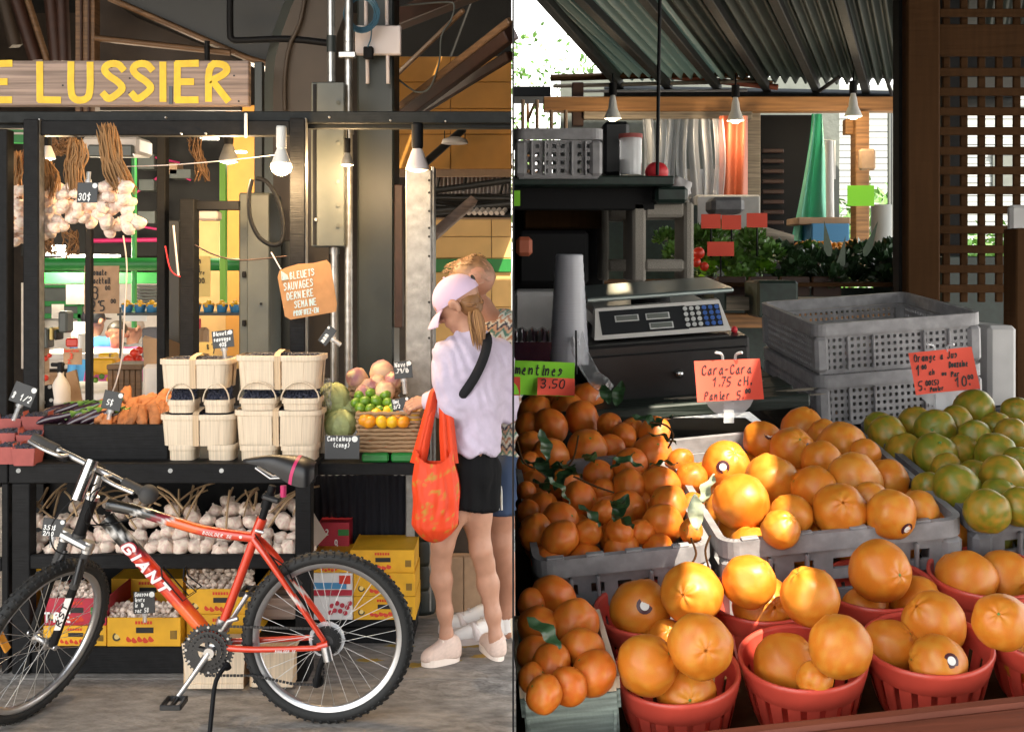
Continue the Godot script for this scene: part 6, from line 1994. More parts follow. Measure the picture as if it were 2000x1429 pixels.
func woman() -> void:
	var d := 4.755
	var o := thing("person", "person in lilac cap, lilac top and black shorts with a red bag on the arm", "person", P(905, 1296, d))
	var cw := P(893, 592, d - 0.03)
	var fw := Vector3(-0.76, -0.50, -0.24).normalized()
	var up := Vector3(-0.48, 0.86, 0.0)
	up = (up - fw * up.dot(fw)).normalized()
	var hb := Basis(up.cross(fw), up, fw)
	var legs := chain([[908, 925, -0.03, 0.076], [884, 1000, -0.04, 0.062], [864, 1066, -0.055, 0.045], [861, 1094, -0.03, 0.040], [862, 1132, -0.015, 0.044], [869, 1195, 0.0, 0.031], [872, 1240, 0.01, 0.025], [872, 1262, 0.01, 0.027]], d)
	legs += chain([[934, 925, 0.04, 0.078], [930, 1005, 0.04, 0.066], [939, 1075, 0.025, 0.045], [946, 1100, 0.05, 0.041], [953, 1140, 0.065, 0.046], [963, 1200, 0.05, 0.032], [968, 1244, 0.04, 0.026], [968, 1266, 0.04, 0.028]], d)
	var torso := chain([[926, 915, 0.0, 0.088], [927, 855, 0.0, 0.080], [926, 780, -0.01, 0.092], [925, 715, -0.01, 0.092], [921, 668, -0.02, 0.062]], d) + chain([[880, 692, -0.06, 0.05], [925, 680, 0.0, 0.06], [976, 694, 0.06, 0.05]], d)
	var armL := chain([[874, 694, -0.07, 0.047], [872, 745, -0.09, 0.041], [884, 795, -0.10, 0.037], [858, 790, -0.06, 0.033], [834, 784, -0.03, 0.026]], d)
	var armR := chain([[980, 696, 0.07, 0.046], [990, 750, 0.08, 0.040], [992, 800, 0.10, 0.035], [968, 800, 0.22, 0.030], [945, 790, 0.30, 0.026]], d)
	var neck := chain([[920, 668, -0.02, 0.048], [908, 622, -0.03, 0.044]], d)
	var body := sdf_mesh(legs + torso + neck + armL + armR, 0.011, 0.034)
	var hm := sdf_mesh(head_bones(cw, hb, 1.0) + ears(cw, hb, 1.0) + neck.slice(0, 1), 0.0045, 0.014)
	join(body, hm)
	var wr := P(834, 784, d - 0.03)
	var hbs := Basis(Vector3(-0.2, 0.75, -0.6).normalized(), Vector3(-0.93, -0.25, 0.2).normalized(), Vector3.ZERO)
	hbs.y = (hbs.y - hbs.x * hbs.x.dot(hbs.y)).normalized()
	hbs.z = hbs.x.cross(hbs.y)
	join(body, sdf_mesh(hand_bones(wr, hbs, 0.76, 0.8) + [[wr - hbs.y * 0.04, wr, 0.024, 0.022]], 0.0035, 0.008))
	obw("body", body, M.skin, o)
	# top
	var ns := s_noise(5)
	var fold := func(p: Vector3, f: float) -> float:
		var s := ns.get_noise_3d(p.x * 9 + p.y * 5, p.y * 5.0 - p.x * 4, p.z * 8) * 0.006 + 0.0035 * sin((p.x * 1.3 + p.y * 0.8) * 75.0 + 6.0 * ns.get_noise_3d(p.x * 4, p.y * 4, p.z * 4))
		return maxf(f + s, P(0, 884, 4.755).y - p.y - 0.012 * sin(p.x * 60))
	var top := []
	for b in torso + armL + armR:
		top.append([b[0], b[1], b[2] + 0.010, b[3] + 0.010])
	top.append_array(chain([[927, 885, 0.0, 0.094], [928, 840, 0.0, 0.092]], d))
	top.append_array(chain([[900, 720, -0.04, 0.085], [955, 725, 0.03, 0.085]], d))
	top.append_array(chain([[905, 790, -0.03, 0.08], [950, 790, 0.03, 0.08]], d))
	var stop := P(824, 0, 4.73).x
	obw("shirt", sdf_mesh(top, 0.0085, 0.06, func(p: Vector3, f: float) -> float: return maxf(fold.call(p, f), maxf(stop - p.x, p.y - P(0, 643, 4.755).y))), M.lilac, o)
	# shorts
	var sh := []
	for b in chain([[926, 888, 0.0, 0.090], [924, 920, 0.0, 0.100]], d) + chain([[910, 920, -0.03, 0.090], [897, 1000, -0.035, 0.090]], d) + chain([[938, 920, 0.04, 0.094], [934, 1000, 0.04, 0.094]], d): sh.append(b)
	var hem := P(0, 992, d).y
	obw("shorts", sdf_mesh(sh, 0.010, 0.03, func(p: Vector3, f: float) -> float: return maxf(f + 0.008 * ns.get_noise_3d(p.x * 14, p.y * 4, p.z * 14) + 0.003 * sin(p.x * 120.0), maxf(hem - p.y + 0.02 * sin(p.x * 18.0), p.y - P(0, 872, 4.755).y))), M.shorts_black, o)
	# cap with panels, brim and closing strap
	var mb := MB.new()
	mb.grid(36, 14, func(a: float, e: float) -> Vector3:
		var th := TAU * a
		var el := lerpf(PI / 2, -0.12, e)
		var r := Vector3(0.097, 0.098, 0.112) * (1.0 - 0.006 * pow(absf(sin(th * 3.0)), 12.0))
		return cw + hb * (Vector3(0, 0.025, -0.012) + Vector3(sin(th) * cos(el), sin(el), cos(th) * cos(el)) * r), true, cw)
	var cap := obw("cap", mb, M.lilac_cap, o)
	mb = MB.new()
	for sgn in [0.0, -0.004]:
		mb.grid(16, 6, func(a: float, e: float) -> Vector3:
			var th := (a - 0.5) * 2.1
			var q := Vector3(sin(th) * 0.096, 0.012, cos(th) * 0.104 - 0.008)
			var ext := e * 0.078 * cos(th * 0.75)
			return cw + hb * (q + Vector3(sin(th) * ext * 0.3, -0.028 * e * e - 0.022 * sin(th) * sin(th) * e + sgn - 0.006 * e, ext)))
	obw("brim", mb, M.lilac_cap, cap)
	mb = MB.new()
	mb.ball(cw + hb * Vector3(0, 0.123, -0.012), Vector3.ONE * 0.007, 10, 6)
	obw("button", mb, M.lilac_cap, cap)
	mb = MB.new()
	mb.ball(cw + hb * Vector3(-0.02, 0.055, -0.118), Vector3(0.024, 0.016, 0.004), 14, 8, hb)
	obw("closure_gap", mb, M.ink, cap)
	for s in [-1.0, 1.0]:
		mb = MB.new()
		mb.ball(cw + hb * Vector3(s * 0.032, 0.006, 0.083), Vector3(0.012, 0.006, 0.006), 10, 6, hb)
		obw("eye", mb, M.eye, o)
	# hair: swept strands under the cap and a ponytail
	mb = MB.new()
	var tie := P(921, 592, d - 0.06)
	var back := P(905, 598, d - 0.09)
	for i in 130:
		var s := rng.randf_range(-1, 1)
		var q := rng.randf()
		var dark := rng.randf()
		mb.col = Color(0.17, 0.075, 0.028).lerp(Color(0.34, 0.16, 0.06), dark)
		var st := cw + hb * Vector3(-0.075 * cos(s * 0.8) + 0.0, -0.015 - 0.05 * q, -0.03 - 0.02 * s) + Vector3(0, 0, 0.0)
		if i % 2: st = cw + hb * Vector3(0.085 * s, 0.01 - 0.06 * q, -0.045 - 0.05 * (1 - absf(s)))
		mb.tube(smooth([st, st.lerp(tie, 0.5) + (st.lerp(tie, 0.5) - cw).normalized() * (0.022 + 0.01 * q), tie], 3), [0.004, 0.006, 0.007, 0.007, 0.006, 0.005, 0.004], 5, false)
	for i in 280:
		mb.col = Color(0.20, 0.09, 0.032).lerp(Color(0.46, 0.24, 0.09), rng.randf())
		var s := rng.randf_range(-1, 1)
		var z := rng.randf_range(-1, 1)
		var en := 655 + 35 * rng.randf() - 12 * absf(s)
		mb.tube(smooth([tie + Vector3(0, s * 0.008, z * 0.012), P(926 + s * 9, 600 + s * 4, d - 0.065 + z * 0.03), P(930 + s * 16, 628, d - 0.08 + z * 0.03), P(936 + s * 13, en, d - 0.09 + z * 0.022)], 4), [0.002, 0.0022, 0.0025, 0.0025, 0.0025, 0.0025, 0.0025, 0.0025, 0.0025, 0.0024, 0.002, 0.0015, 0.0006], 4, false)
	mb.col = Color(0.22, 0.10, 0.035)
	mb.ball(cw + hb * Vector3(0, -0.02, -0.05), Vector3(0.079, 0.075, 0.055), 20, 12, hb)
	obw("hair", mb, M.hair, o)
	# shoulder strap across the back
	mb = MB.new()
	var path := [[948, 652, -0.06], [952, 668, -0.13], [944, 700, -0.155], [928, 735, -0.155], [908, 765, -0.15], [890, 782, -0.13], [880, 790, -0.1]]
	var pts := []
	for q in path: pts.append(P(q[0], q[1], d + q[2]))
	pts = smooth(pts, 4)
	for lay in [0.0, 0.004]:
		mb.grid(24, 6, func(a: float, e: float) -> Vector3:
			var k := mini(int(a * 24), 23)
			var dir: Vector3 = (pts[k + 1] - pts[k]).normalized()
			var sd := dir.cross(Vector3(0, 0, 1)).normalized() * (e - 0.5) * 0.042
			return pts[int(a * 24)] + sd + Vector3(0, 0, lay - 0.012 * pow(absf(e - 0.5) * 2.0, 2.0)))
	obw("strap", mb, M.strap, o)
	for q in [[872, 1250, 0.012], [968, 1255, 0.05]]:
		mb = MB.new()
		mb.lathe([Vector2(0.030, -0.03), Vector2(0.031, 0.0), Vector2(0.031, 0.024), Vector2(0.028, 0.024)], 18, Transform3D(Basis(), P(q[0], q[1], d + q[2])))
		obw("sock", mb, M.sock, o)
	var g := 0.004
	var a := P(884, 1285, d + 0.02)
	shoe(o, Vector3(a.x, g, a.z), Vector3(P(832, 1290, d).x, g, a.z + 0.06), 0.095, M.shoe, M.sole)
	a = P(972, 1290, d + 0.04)
	shoe(o, Vector3(a.x, g, a.z), Vector3(P(946, 1290, d).x, g, a.z - 0.16), 0.095, M.shoe, M.sole)
	# ---- red shopping bag hanging from the forearm
	o = thing("shopping_bag", "red orange cloth bag with gold pattern hanging from the forearm", "bag", P(848, 1058, d - 0.16))
	mb = MB.new()
	var nb := s_noise(9)
	mb.grid(56, 34, func(t: float, e: float) -> Vector3:
		var th := TAU * t
		var v := lerpf(893, 1060, e)
		var w: float = lerpf(36, 45, smoothstep(0, 0.5, e)) * sqrt(clampf((1.0 - e) * 5.0, 0.0, 1.0)) * (1 - 0.0 * e)
		var dep: float = lerpf(0.04, 0.075, smoothstep(0, 0.5, e)) * sqrt(clampf((1.0 - e) * 5.0, 0, 1))
		var sag := 26.0 * pow(absf(cos(th)), 3.0) * (1 - e) - 10 * (1 - e)
		var wr2: float = 1.0 + 0.10 * nb.get_noise_2d(cos(th) * 3 + 5, e * 1.2) + 0.035 * sin(th * 11 + 4 * nb.get_noise_2d(th, e * 2))
		return P(848 + cos(th) * w * wr2 + 3 * sin(e * 3), v - sag, d - 0.17) + Vector3(0, 0, sin(th) * dep * wr2), true, P(848, 980, d - 0.17))
	var nc := s_noise(13)
	for i in mb.v.size():
		var p := mb.v[i]
		var cell_n := nc.get_noise_3d(p.x * 16, p.y * 16, p.z * 16)
		var fine := nc.get_noise_3d(p.x * 70, p.y * 70, p.z * 70)
		mb.c[i] = Color(0.78, 0.055, 0.01).lerp(Color(0.50, 0.24, 0.02), clampf((cell_n - 0.22) * 9.0, 0, 1) * clampf(fine * 3 + 0.6, 0, 1))
	obw("pouch", mb, M.bag, o)
	for q in [[[812, 905], [826, 850], [838, 800], [846, 766], [856, 762]], [[884, 905], [880, 850], [876, 810], [866, 772], [856, 762]], [[822, 900], [832, 850], [842, 805], [850, 775], [858, 765]], [[872, 900], [868, 850], [866, 812], [862, 780], [858, 765]]]:
		var hp := []
		for e in q: hp.append(P(e[0], e[1], d - 0.15 + (0.03 if e[1] < 790 else 0.0)))
		mb = MB.new()
		var sp := smooth(hp, 5)
		var rad := []
		for i in sp.size(): rad.append(lerpf(0.026, 0.011, float(i) / (sp.size() - 1)))
		mb.tube(sp, rad, 10, true, 0.3)
		for i in mb.c.size(): mb.c[i] = Color(0.78, 0.055, 0.01)
		obw("handle", mb, M.bag, o)

func join(a: MB, b: MB) -> void:
	var s := a.v.size()
	a.v.append_array(b.v); a.n.append_array(b.n); a.c.append_array(b.c); a.t.append_array(b.t)
	for i in b.ix: a.ix.append(i + s)

func man() -> void:
	var d := 5.06
	var o := thing("person", "person in zigzag shirt and dark blue striped shorts at the counter", "person", P(985, 1250, d))
	var cw := P(922, 558, d)
	var fw := Vector3(-0.80, -0.30, -0.5).normalized()
	var up := Vector3(-0.22, 0.97, 0)
	up = (up - fw * up.dot(fw)).normalized()
	var hb := Basis(up.cross(fw), up, fw)
	var torso := chain([[1000, 910, 0.02, 0.11], [1000, 820, 0.02, 0.115], [996, 700, 0.02, 0.13], [985, 645, 0.02, 0.085]], d) + chain([[958, 660, -0.04, 0.062], [1040, 680, 0.16, 0.062]], d)
	var arms := chain([[956, 668, -0.05, 0.055], [948, 740, -0.02, 0.048], [930, 790, 0.06, 0.04], [925, 800, 0.14, 0.034], [912, 800, 0.20, 0.028]], d) + chain([[1040, 690, 0.16, 0.055], [1045, 770, 0.2, 0.046], [1010, 800, 0.28, 0.036]], d)
	var neck := chain([[968, 650, 0.0, 0.062], [940, 600, 0.0, 0.058]], d)
	var legs := chain([[985, 915, -0.02, 0.095], [975, 1000, -0.03, 0.075], [973, 1060, -0.03, 0.056], [984, 1095, 0.0, 0.055], [990, 1130, 0.01, 0.052], [988, 1200, 0.02, 0.036], [987, 1235, 0.02, 0.036]], d) + chain([[1010, 915, 0.08, 0.095], [985, 1000, 0.12, 0.075], [965, 1070, 0.14, 0.055], [962, 1130, 0.16, 0.054], [955, 1230, 0.15, 0.038]], d)
	var body := sdf_mesh(legs + torso + neck + arms, 0.012, 0.035)
	join(body, sdf_mesh(head_bones(cw, hb, 1.08) + ears(cw, hb, 1.08) + neck.slice(0, 1), 0.0045, 0.016))
	var wr := P(912, 800, d + 0.20)
	var hx := Basis(Vector3(0, 0.8, -0.6), Vector3(-1, 0, 0), Vector3(0, -0.6, -0.8))
	join(body, sdf_mesh(hand_bones(wr, hx, 1.0, 0.4) + [[wr - hx.y * 0.05, wr, 0.027, 0.024]], 0.004, 0.009))
	obw("body", body, M.skin_tan, o)
	var ns := s_noise(15)
	var top := []
	for b in torso + arms.slice(0, 2) + arms.slice(4, 5): top.append([b[0], b[1], b[2] + 0.018, b[3] + 0.018])
	var pal := [Color(0.03, 0.035, 0.06), Color(0.62, 0.60, 0.54), Color(0.42, 0.20, 0.12), Color(0.60, 0.60, 0.52), Color(0.09, 0.20, 0.16), Color(0.55, 0.33, 0.22)]
	obw("shirt", sdf_mesh(top, 0.0075, 0.035, func(p: Vector3, f: float) -> float: return maxf(f + 0.01 * ns.get_noise_3d(p.x * 8, p.y * 6, p.z * 8), maxf(P(0, 887, d).y - p.y, p.y - P(0, 604, d).y - 0.3 * (p.x - P(955, 0, d).x))), func(p: Vector3) -> Color:
		var zig := absf(fposmod((p.x + p.z * 0.6) / 0.040, 1.0) - 0.5) * 2.0
		return pal[int(fposmod((p.y + zig * 0.030) / 0.0155, 6.0)) % 6]), M.chevron, o)
	var sh := chain([[1000, 890, 0.02, 0.125], [996, 930, 0.02, 0.13]], d) + chain([[988, 920, -0.02, 0.11], [982, 1010, -0.02, 0.105]], d) + chain([[1010, 920, 0.08, 0.11], [995, 1010, 0.12, 0.105]], d)
	var hem := P(0, 998, d).y
	obw("shorts", sdf_mesh(sh, 0.010, 0.03, func(p: Vector3, f: float) -> float: return maxf(f + 0.006 * ns.get_noise_3d(p.x * 12, p.y * 5, p.z * 12), maxf(hem - p.y, p.y - P(0, 880, d).y))), M.shorts_blue, o)
	for k in 2:
		var mb := MB.new()
		mb.tube(smooth([P(972 + k * 6, 905, d - 0.112), P(973 + k * 6, 950, d - 0.128), P(974 + k * 6, 996, d - 0.128)], 3), 0.005, 6, true, 0.5)
		obw("stripe", mb, M.white, o)
	# cropped hair: a close cap of strands, longer on top
	var mb := MB.new()
	var nh := s_noise(21)
	mb.grid(40, 16, func(a: float, e: float) -> Vector3:
		var th := TAU * a
		var el := lerpf(PI / 2, -0.45 + 0.55 * maxf(0.0, cos(th)), e)
		var grow := 0.009 * smoothstep(0.75, 0.2, e) + 0.002
		var q := Vector3(sin(th) * cos(el) * 0.087, sin(el) * 0.087 + 0.03, cos(th) * cos(el) * 0.106 - 0.010) * 1.08
		return cw + hb * (q + (q - Vector3(0, 0.03, 0)).normalized() * (grow + 0.008 * nh.get_noise_2d(th * 9, e * 4))), true, cw)
	for i in mb.c.size():
		mb.c[i] = Color(0.24, 0.13, 0.065).lerp(Color(0.44, 0.23, 0.15), clampf((mb.t[i].y - 0.55) * 2.5, 0, 1)) * (0.85 + 0.4 * nh.get_noise_2d(mb.t[i].x * 90, mb.t[i].y * 5))
	for i in 300:
		mb.col = Color(0.22, 0.12, 0.055).lerp(Color(0.40, 0.24, 0.11), rng.randf())
		var th := rng.randf_range(-1.3, 1.3)
		var q := Vector3(sin(th) * 0.075, 0.10 + 0.035 * cos(th) - 0.02 * absf(sin(th)), rng.randf_range(-0.09, 0.08))
		var dir := Vector3(0.1 * rng.randf_range(-1, 1) + 0.2 * sin(th), 0.5, 0.75)
		mb.tube([cw + hb * q, cw + hb * (q + dir * 0.010), cw + hb * (q + dir * 0.019 + Vector3(0, -0.004, 0.004))], [0.0025, 0.002, 0.0006], 4, false)
	obw("hair", mb, M.hair, o)
	for s in [-1.0, 1.0]:
		mb = MB.new()
		mb.ball(cw + hb * Vector3(s * 0.034, 0.008, 0.09), Vector3(0.012, 0.006, 0.006), 10, 6, hb)
		obw("eye", mb, M.eye, o)
	# socks and pale sandals
	for q in [[988, 1205, 0.02, 1], [956, 1215, 0.15, 0]]:
		mb = MB.new()
		mb.lathe([Vector2(0.043, -0.06), Vector2(0.044, 0.0), Vector2(0.040, 0.05), Vector2(0.043, 0.09), Vector2(0.037, 0.09)], 18, Transform3D(Basis(), P(q[0], q[1], d + q[2])))
		obw("sock", mb, M.sock, o)
	for q in [[984, 1240, 0.02, -0.24, 0.1], [956, 1240, 0.13, -0.235, 0.05]]:
		var a := P(q[0], q[1], d + q[2])
		var heel := Vector3(a.x, 0.004, a.z)
		var toe := heel + Vector3(q[3], 0, q[4])
		shoe(o, heel, toe, 0.105, M.sock, M.white_tube)
		mb = MB.new()
		var mid := heel.lerp(toe, 0.6)
		mb.tube(smooth([mid + Vector3(-0.03, 0.02, -0.055), mid + Vector3(0, 0.085, 0), mid + Vector3(0.03, 0.02, 0.055)], 5), 0.02, 8, true, 0.4)
		obw("sandal_strap", mb, M.white_tube, o)

func far_people() -> void:
	var list := [[183, 628, 9.3, "blue shirt and dark cap with its back turned in the far hall", "shirt_blue", 0, Vector3(0.35, -0.1, -0.9)], [228, 652, 9.0, "pink shirt facing the stall in the far hall", "shirt_pink", 1, Vector3(0.1, -0.05, 1.0)], [258, 642, 9.5, "dark grey shirt with its back turned in the far hall", "shirt_grey", 2, Vector3(0.5, -0.4, -0.8)]]
	for q in list:
		var d: float = q[2]
		var sc := 0.92 if q[5] == 1 else 1.0
		var c := P(q[0], q[1], d)
		var o := thing("person", "person in " + q[3], "person", Vector3(c.x, 0, c.z))
		var fw: Vector3 = q[6].normalized()
		var up := (Vector3.UP - fw * fw.y).normalized()
		var hb := Basis(up.cross(fw), up, fw)
		var s := c - Vector3(0, 0.20, 0) * sc
		var rt := Vector3(fw.z, 0, -fw.x).normalized()
		var torso := [[s - rt * 0.15, s + rt * 0.15, 0.06, 0.06], [s + Vector3(0, -0.08, 0), s + Vector3(0, -0.45, 0), 0.13, 0.12]]
		var arms := []
		for e in [-1.0, 1.0]:
			var el: Vector3 = s + rt * e * 0.22 + Vector3(0, -0.27, 0)
			arms.append([s + rt * e * 0.17, el, 0.052, 0.045])
			arms.append([el, el + fw * 0.22 - rt * e * 0.06 + Vector3(0, -0.02, 0), 0.042, 0.03])
		var legs := []
		for e in [-1.0, 1.0]:
			var hp: Vector3 = s + rt * e * 0.09 + Vector3(0, -0.48, 0)
			legs.append([hp, Vector3(hp.x, hp.y * 0.5, hp.z), 0.09, 0.06])
			legs.append([Vector3(hp.x, hp.y * 0.5, hp.z), Vector3(hp.x, 0.06, hp.z), 0.06, 0.045])
			legs.append([Vector3(hp.x, 0.045, hp.z), Vector3(hp.x, 0.045, hp.z) + fw * 0.15, 0.045, 0.04])
		var neck := [[s + Vector3(0, 0.02, 0), c - Vector3(0, 0.06, 0), 0.05, 0.05]]
		var body := sdf_mesh(head_bones(c, hb, sc) + ears(c, hb, sc) + neck + torso + arms + legs, 0.014, 0.02)
		for e in [-1, 1]:
			var a: Array = arms[1 if e < 0 else 3]
			var dirf: Vector3 = (a[1] - a[0]).normalized()
			var zz = dirf.cross(Vector3.UP).normalized() * e
			join(body, sdf_mesh(hand_bones(a[1], Basis(zz.cross(dirf) * -1.0, dirf, zz), 0.95, 0.35), 0.006, 0.008))
		obw("body", body, M.skin_tan, o)
		var top := []
		for b in torso + [arms[0], arms[2]]: top.append([b[0], b[1], b[2] + 0.016, b[3] + 0.016])
		obw("shirt", sdf_mesh(top, 0.014, 0.03), M[q[4]], o)
		var tr := []
		for b in [legs[0], legs[1], legs[3], legs[4]]: tr.append([b[0], b[1], b[2] + 0.015, b[3] + 0.015])
		obw("trousers", sdf_mesh(tr, 0.016, 0.03), M.shorts_black, o)
		var mb := MB.new()
		mb.col = [Color(0.015, 0.015, 0.018), Color(0.03, 0.02, 0.015), Color(0.30, 0.25, 0.21)][q[5]]
		mb.grid(20, 10, func(a: float, e: float) -> Vector3:
			var th := TAU * a
			var el := lerpf(PI / 2, -0.5 + 0.85 * maxf(0.0, cos(th)), e)
			return c + hb * Vector3(sin(th) * cos(el) * 0.09, sin(el) * 0.092 + 0.03, cos(th) * cos(el) * 0.112 - 0.012) * sc, true, c)
		if q[5] == 0: mb.ball(c + hb * Vector3(0, 0.035, 0.12), Vector3(0.07, 0.008, 0.06), 12, 6, hb)
		obw("cap" if q[5] == 0 else "hair", mb, M.hair, o)

func tilted(yaw: float, roll: float, tilt: float) -> Basis:
	return Basis(Vector3.UP, deg_to_rad(yaw)) * Basis(Vector3(0, 0, 1), deg_to_rad(roll)) * Basis(Vector3.RIGHT, deg_to_rad(tilt))
var TB := Basis()    # slope of the fruit display
var TB2 := Basis()   # lie of the old plank table behind it

func leaf_mesh(l: float, w: float, curl: float) -> ArrayMesh:
	var mb := MB.new()
	mb.grid(6, 10, func(a: float, e: float) -> Vector3:
		var x := (a - 0.5) * 2.0 * w * pow(sin(PI * clampf(e * 0.96 + 0.02, 0, 1)), 0.8)
		return Vector3(x, absf(x) * 0.35 - curl * e * e * l + 0.004 * sin(e * 14.0 + a), -e * l))
	return mb.mesh()

func right_back() -> void:
	var o: Node3D
	var mb: MB
	TB = tilted(3.0, 5.0, 10.0)
	TB2 = tilted(3.0, 4.0, 5.0)
	# ---- outdoors
	o = thing("white_house", "white clapboard house in the sun beyond the orange stall", "house", P(1700, 560, 15))
	for i in 34: obw("clapboard", pb(1180, 170 + i * 12.5, 2300, 181.5 + i * 12.5, 15.0 + 0.01 * (i % 2), 0.08, 0.0), M.siding, o)
	obw("wall", pb(1180, 165, 2300, 640, 15.1, 0.3, 0.0), M.siding, o)
	for q in [[1845, 300, 1885, 372], [1940, 300, 1985, 372]]:
		var w := obw("window", pb(q[0], q[1], q[2], q[3], 14.96, 0.05), M.panel_grey, o)
		obw("window_frame", pb(q[0] - 4, q[1] - 4, q[2] + 4, q[1], 14.94, 0.05), M.siding, o)
	mb = MB.new()
	mb.box(Vector3(2.0, -0.028, -14), Vector3(14, 0.012, 14))
	struct("yard", mb, M.asphalt)
	tree("small leafy tree in the yard in front of the white house", P(1650, 500, 11.5), 2.6, 0.9, 1)
	tree("pale leafy tree seen past the edge of the green roof", P(1030, 500, 17.0), 5.6, 1.5, 2)
	tree("bushy tree seen through the wooden lattice", P(1905, 500, 12.5), 2.2, 0.7, 3)
	# ---- roof: ribbed sheets running down away from the camera
	o = thing("ribbed_roof", "ribbed green metal roof with pale translucent sheets over the orange stall", "roof", P(1400, 150, 6.4))
	var n := 20
	for i in n:
		var f0 := float(i) / n
		var f1 := float(i + 1) / n
		var lo0 := roof_low(f0)
		var lo1 := roof_low(f1)
		var hi0 := lo0 + Vector3(-0.78, 0.17, 1.95)
		var hi1 := lo1 + Vector3(-0.78, 0.17, 1.95)
		mb = MB.new()
		mb.grid(16, 1, func(a: float, e: float) -> Vector3:
			var q := lo0.lerp(lo1, a).lerp(hi0.lerp(hi1, a), e)
			q.x = maxf(q.x, 0.012)
			return q + Vector3(0, 0.022 * sin(a * TAU * 2.0), 0))
		obw("roof_sheet", mb, M.roof_pale if i in [1, 2, 3, 4, 5] else M.roof_green, o)
	for i in 9:
		var f := 0.04 + i * 0.12
		var lo := roof_low(minf(f, 1.0)) - Vector3(0, 0.05, 0)
		mb = MB.new()
		var hi := lo + Vector3(-0.78, 0.17, 1.95)
		hi.x = maxf(hi.x, 0.02)
		mb.box((lo + hi) / 2, Vector3(0.045, (hi - lo).length(), 0.05), look(hi - lo), 0.004)
		obw("roof_rib", mb, M.black_beam, o)
	mb = MB.new()
	mb.box((roof_low(0) + roof_low(1)) / 2 - Vector3(0, 0.11, 0), Vector3((roof_low(1) - roof_low(0)).length(), 0.1, 0.08), look((roof_low(1) - roof_low(0)).cross(Vector3.BACK), Vector3.BACK), 0.004)
	var bm := (roof_low(1) - roof_low(0)).normalized()
	mb = MB.new()
	mb.tube([roof_low(0) - Vector3(0, 0.10, 0), roof_low(1) - Vector3(0, 0.10, 0)], 0.05, 4)
	obw("eave_beam", mb, M.black_beam, o)
	for q in [[1715, 110, 1745, 190], [1752, 125, 1752, 190], [1640, 150, 1600, 178]]:
		obw("strut", ptube([[q[0], q[1], 6.2], [q[2], q[3], 6.35]], 0.012, 6), M.dark_metal, o)
	# stacked boards and poles under the eave
	for q in [[1075, 152, 1500, 140, 14, "brown_wood"], [1080, 168, 1490, 158, 8, "bare_wood"], [1120, 178, 1460, 176, 6, "cloth_white"], [1300, 148, 1520, 170, 12, "terracotta"], [1340, 140, 1510, 160, 6, "amber_wood"]]:
		simple("spare_board", {"brown_wood": "dark brown board", "bare_wood": "bare pale board", "cloth_white": "thin white board", "terracotta": "reddish board", "amber_wood": "slim amber board"}[q[5]] + " lying on top of the timber beam", "board", ptube([[q[0], q[1], 6.45], [q[2], q[3], 6.4]], S(q[4] / 2.0, 6.4), 4), M[q[5]])
	simple("dark_bracket", "dark stacked brackets at the end of the timber beam", "bracket", pb(1002, 168, 1076, 188, 6.6, 0.3), M.black)
	o = thing("timber_beam", "amber timber beam across the back of the orange stall", "beam", P(1400, 232, 6.2))
	obw("beam", pb(1062, 188, 1762, 216, 6.2, 0.1), M.amber_wood, o)
	obw("lower_lath", pb(1140, 217, 1470, 232, 6.22, 0.06), M.bare_wood, o)
	obw("post", pb(1672, 216, 1699, 560, 6.15, 0.1), M.amber_wood, o)
	obw("post", pb(1652, 232, 1672, 262, 6.2, 0.06), M.amber_wood, o)
	obw("post", pb(1460, 217, 1486, 470, 6.3, 0.08), M.bare_wood, o)
	obw("post", pb(1118, 160, 1140, 245, 6.25, 0.08), M.rust, o)
	for q in [[1197, 232, "beside the grey crate on the shelf"], [1437, 236, "beside the terracotta cloth"], [1667, 228, "at the amber post"]]:
		var at := P(q[0], q[1], 5.9)
		o = thing("pendant_lamp", "lit white cone lamp under the timber beam " + q[2], "lamp", at)
		mb = MB.new()
		mb.lathe([Vector2(0.012, 0.13), Vector2(0.02, 0.10), Vector2(0.025, 0.06), Vector2(0.045, 0.012), Vector2(0.05, 0.0), Vector2(0.042, 0.004)], 18, Transform3D(Basis(), at))
		obw("shade", mb, M.white, o)
		mb = MB.new()
		mb.ball(at + Vector3(0, 0.004, 0), Vector3(0.03, 0.018, 0.03), 14, 8)
		obw("bulb", mb, M.bulb, o)
		var l := OmniLight3D.new()
		l.name = "light"; l.light_energy = 0.03; l.light_color = Color(1, 0.9, 0.74); l.light_size = 0.03; l.omni_range = 14; l.omni_attenuation = 2.0; l.shadow_enabled = true
		o.add_child(l)
		l.position = Vector3(0, -0.04, 0)
		obw("socket", ptube([[q[0], q[1] - 46, 5.9], [q[0], q[1] - 70, 5.9]], 0.022, 8), M.black, o)
		obw("cord", ptube([[q[0], q[1] - 70, 5.9], [q[0], q[1] - 88, 6.15]], 0.005, 6), M.black, o)
	# ---- plastic curtain, cloths
	o = thing("plastic_curtain", "clear plastic strip curtain behind the shelf", "curtain", P(1330, 400, 6.0))
	for i in 7:
		mb = MB.new()
		mb.grid(6, 8, func(a: float, e: float) -> Vector3: return P(lerpf(1255 + i * 23, 1276 + i * 23, a) + 4 * sin(e * 4 + i), lerpf(232, 400, e), 6.0 + 0.04 * sin(a * 6 + i * 2)))
		obw("strip", mb, M.vinyl, o)
	simple("terracotta_cloth", "terracotta cloth strip hanging at the bare wood post", "cloth", cloth(1405, 1461, 226, 386, 6.05, 2.0, 0.03), M.terracotta)
	simple("white_cloth", "white cloth hanging behind the plastic curtain", "cloth", cloth(1335, 1410, 330, 470, 6.6, 2.0, 0.04), M.cloth_white)
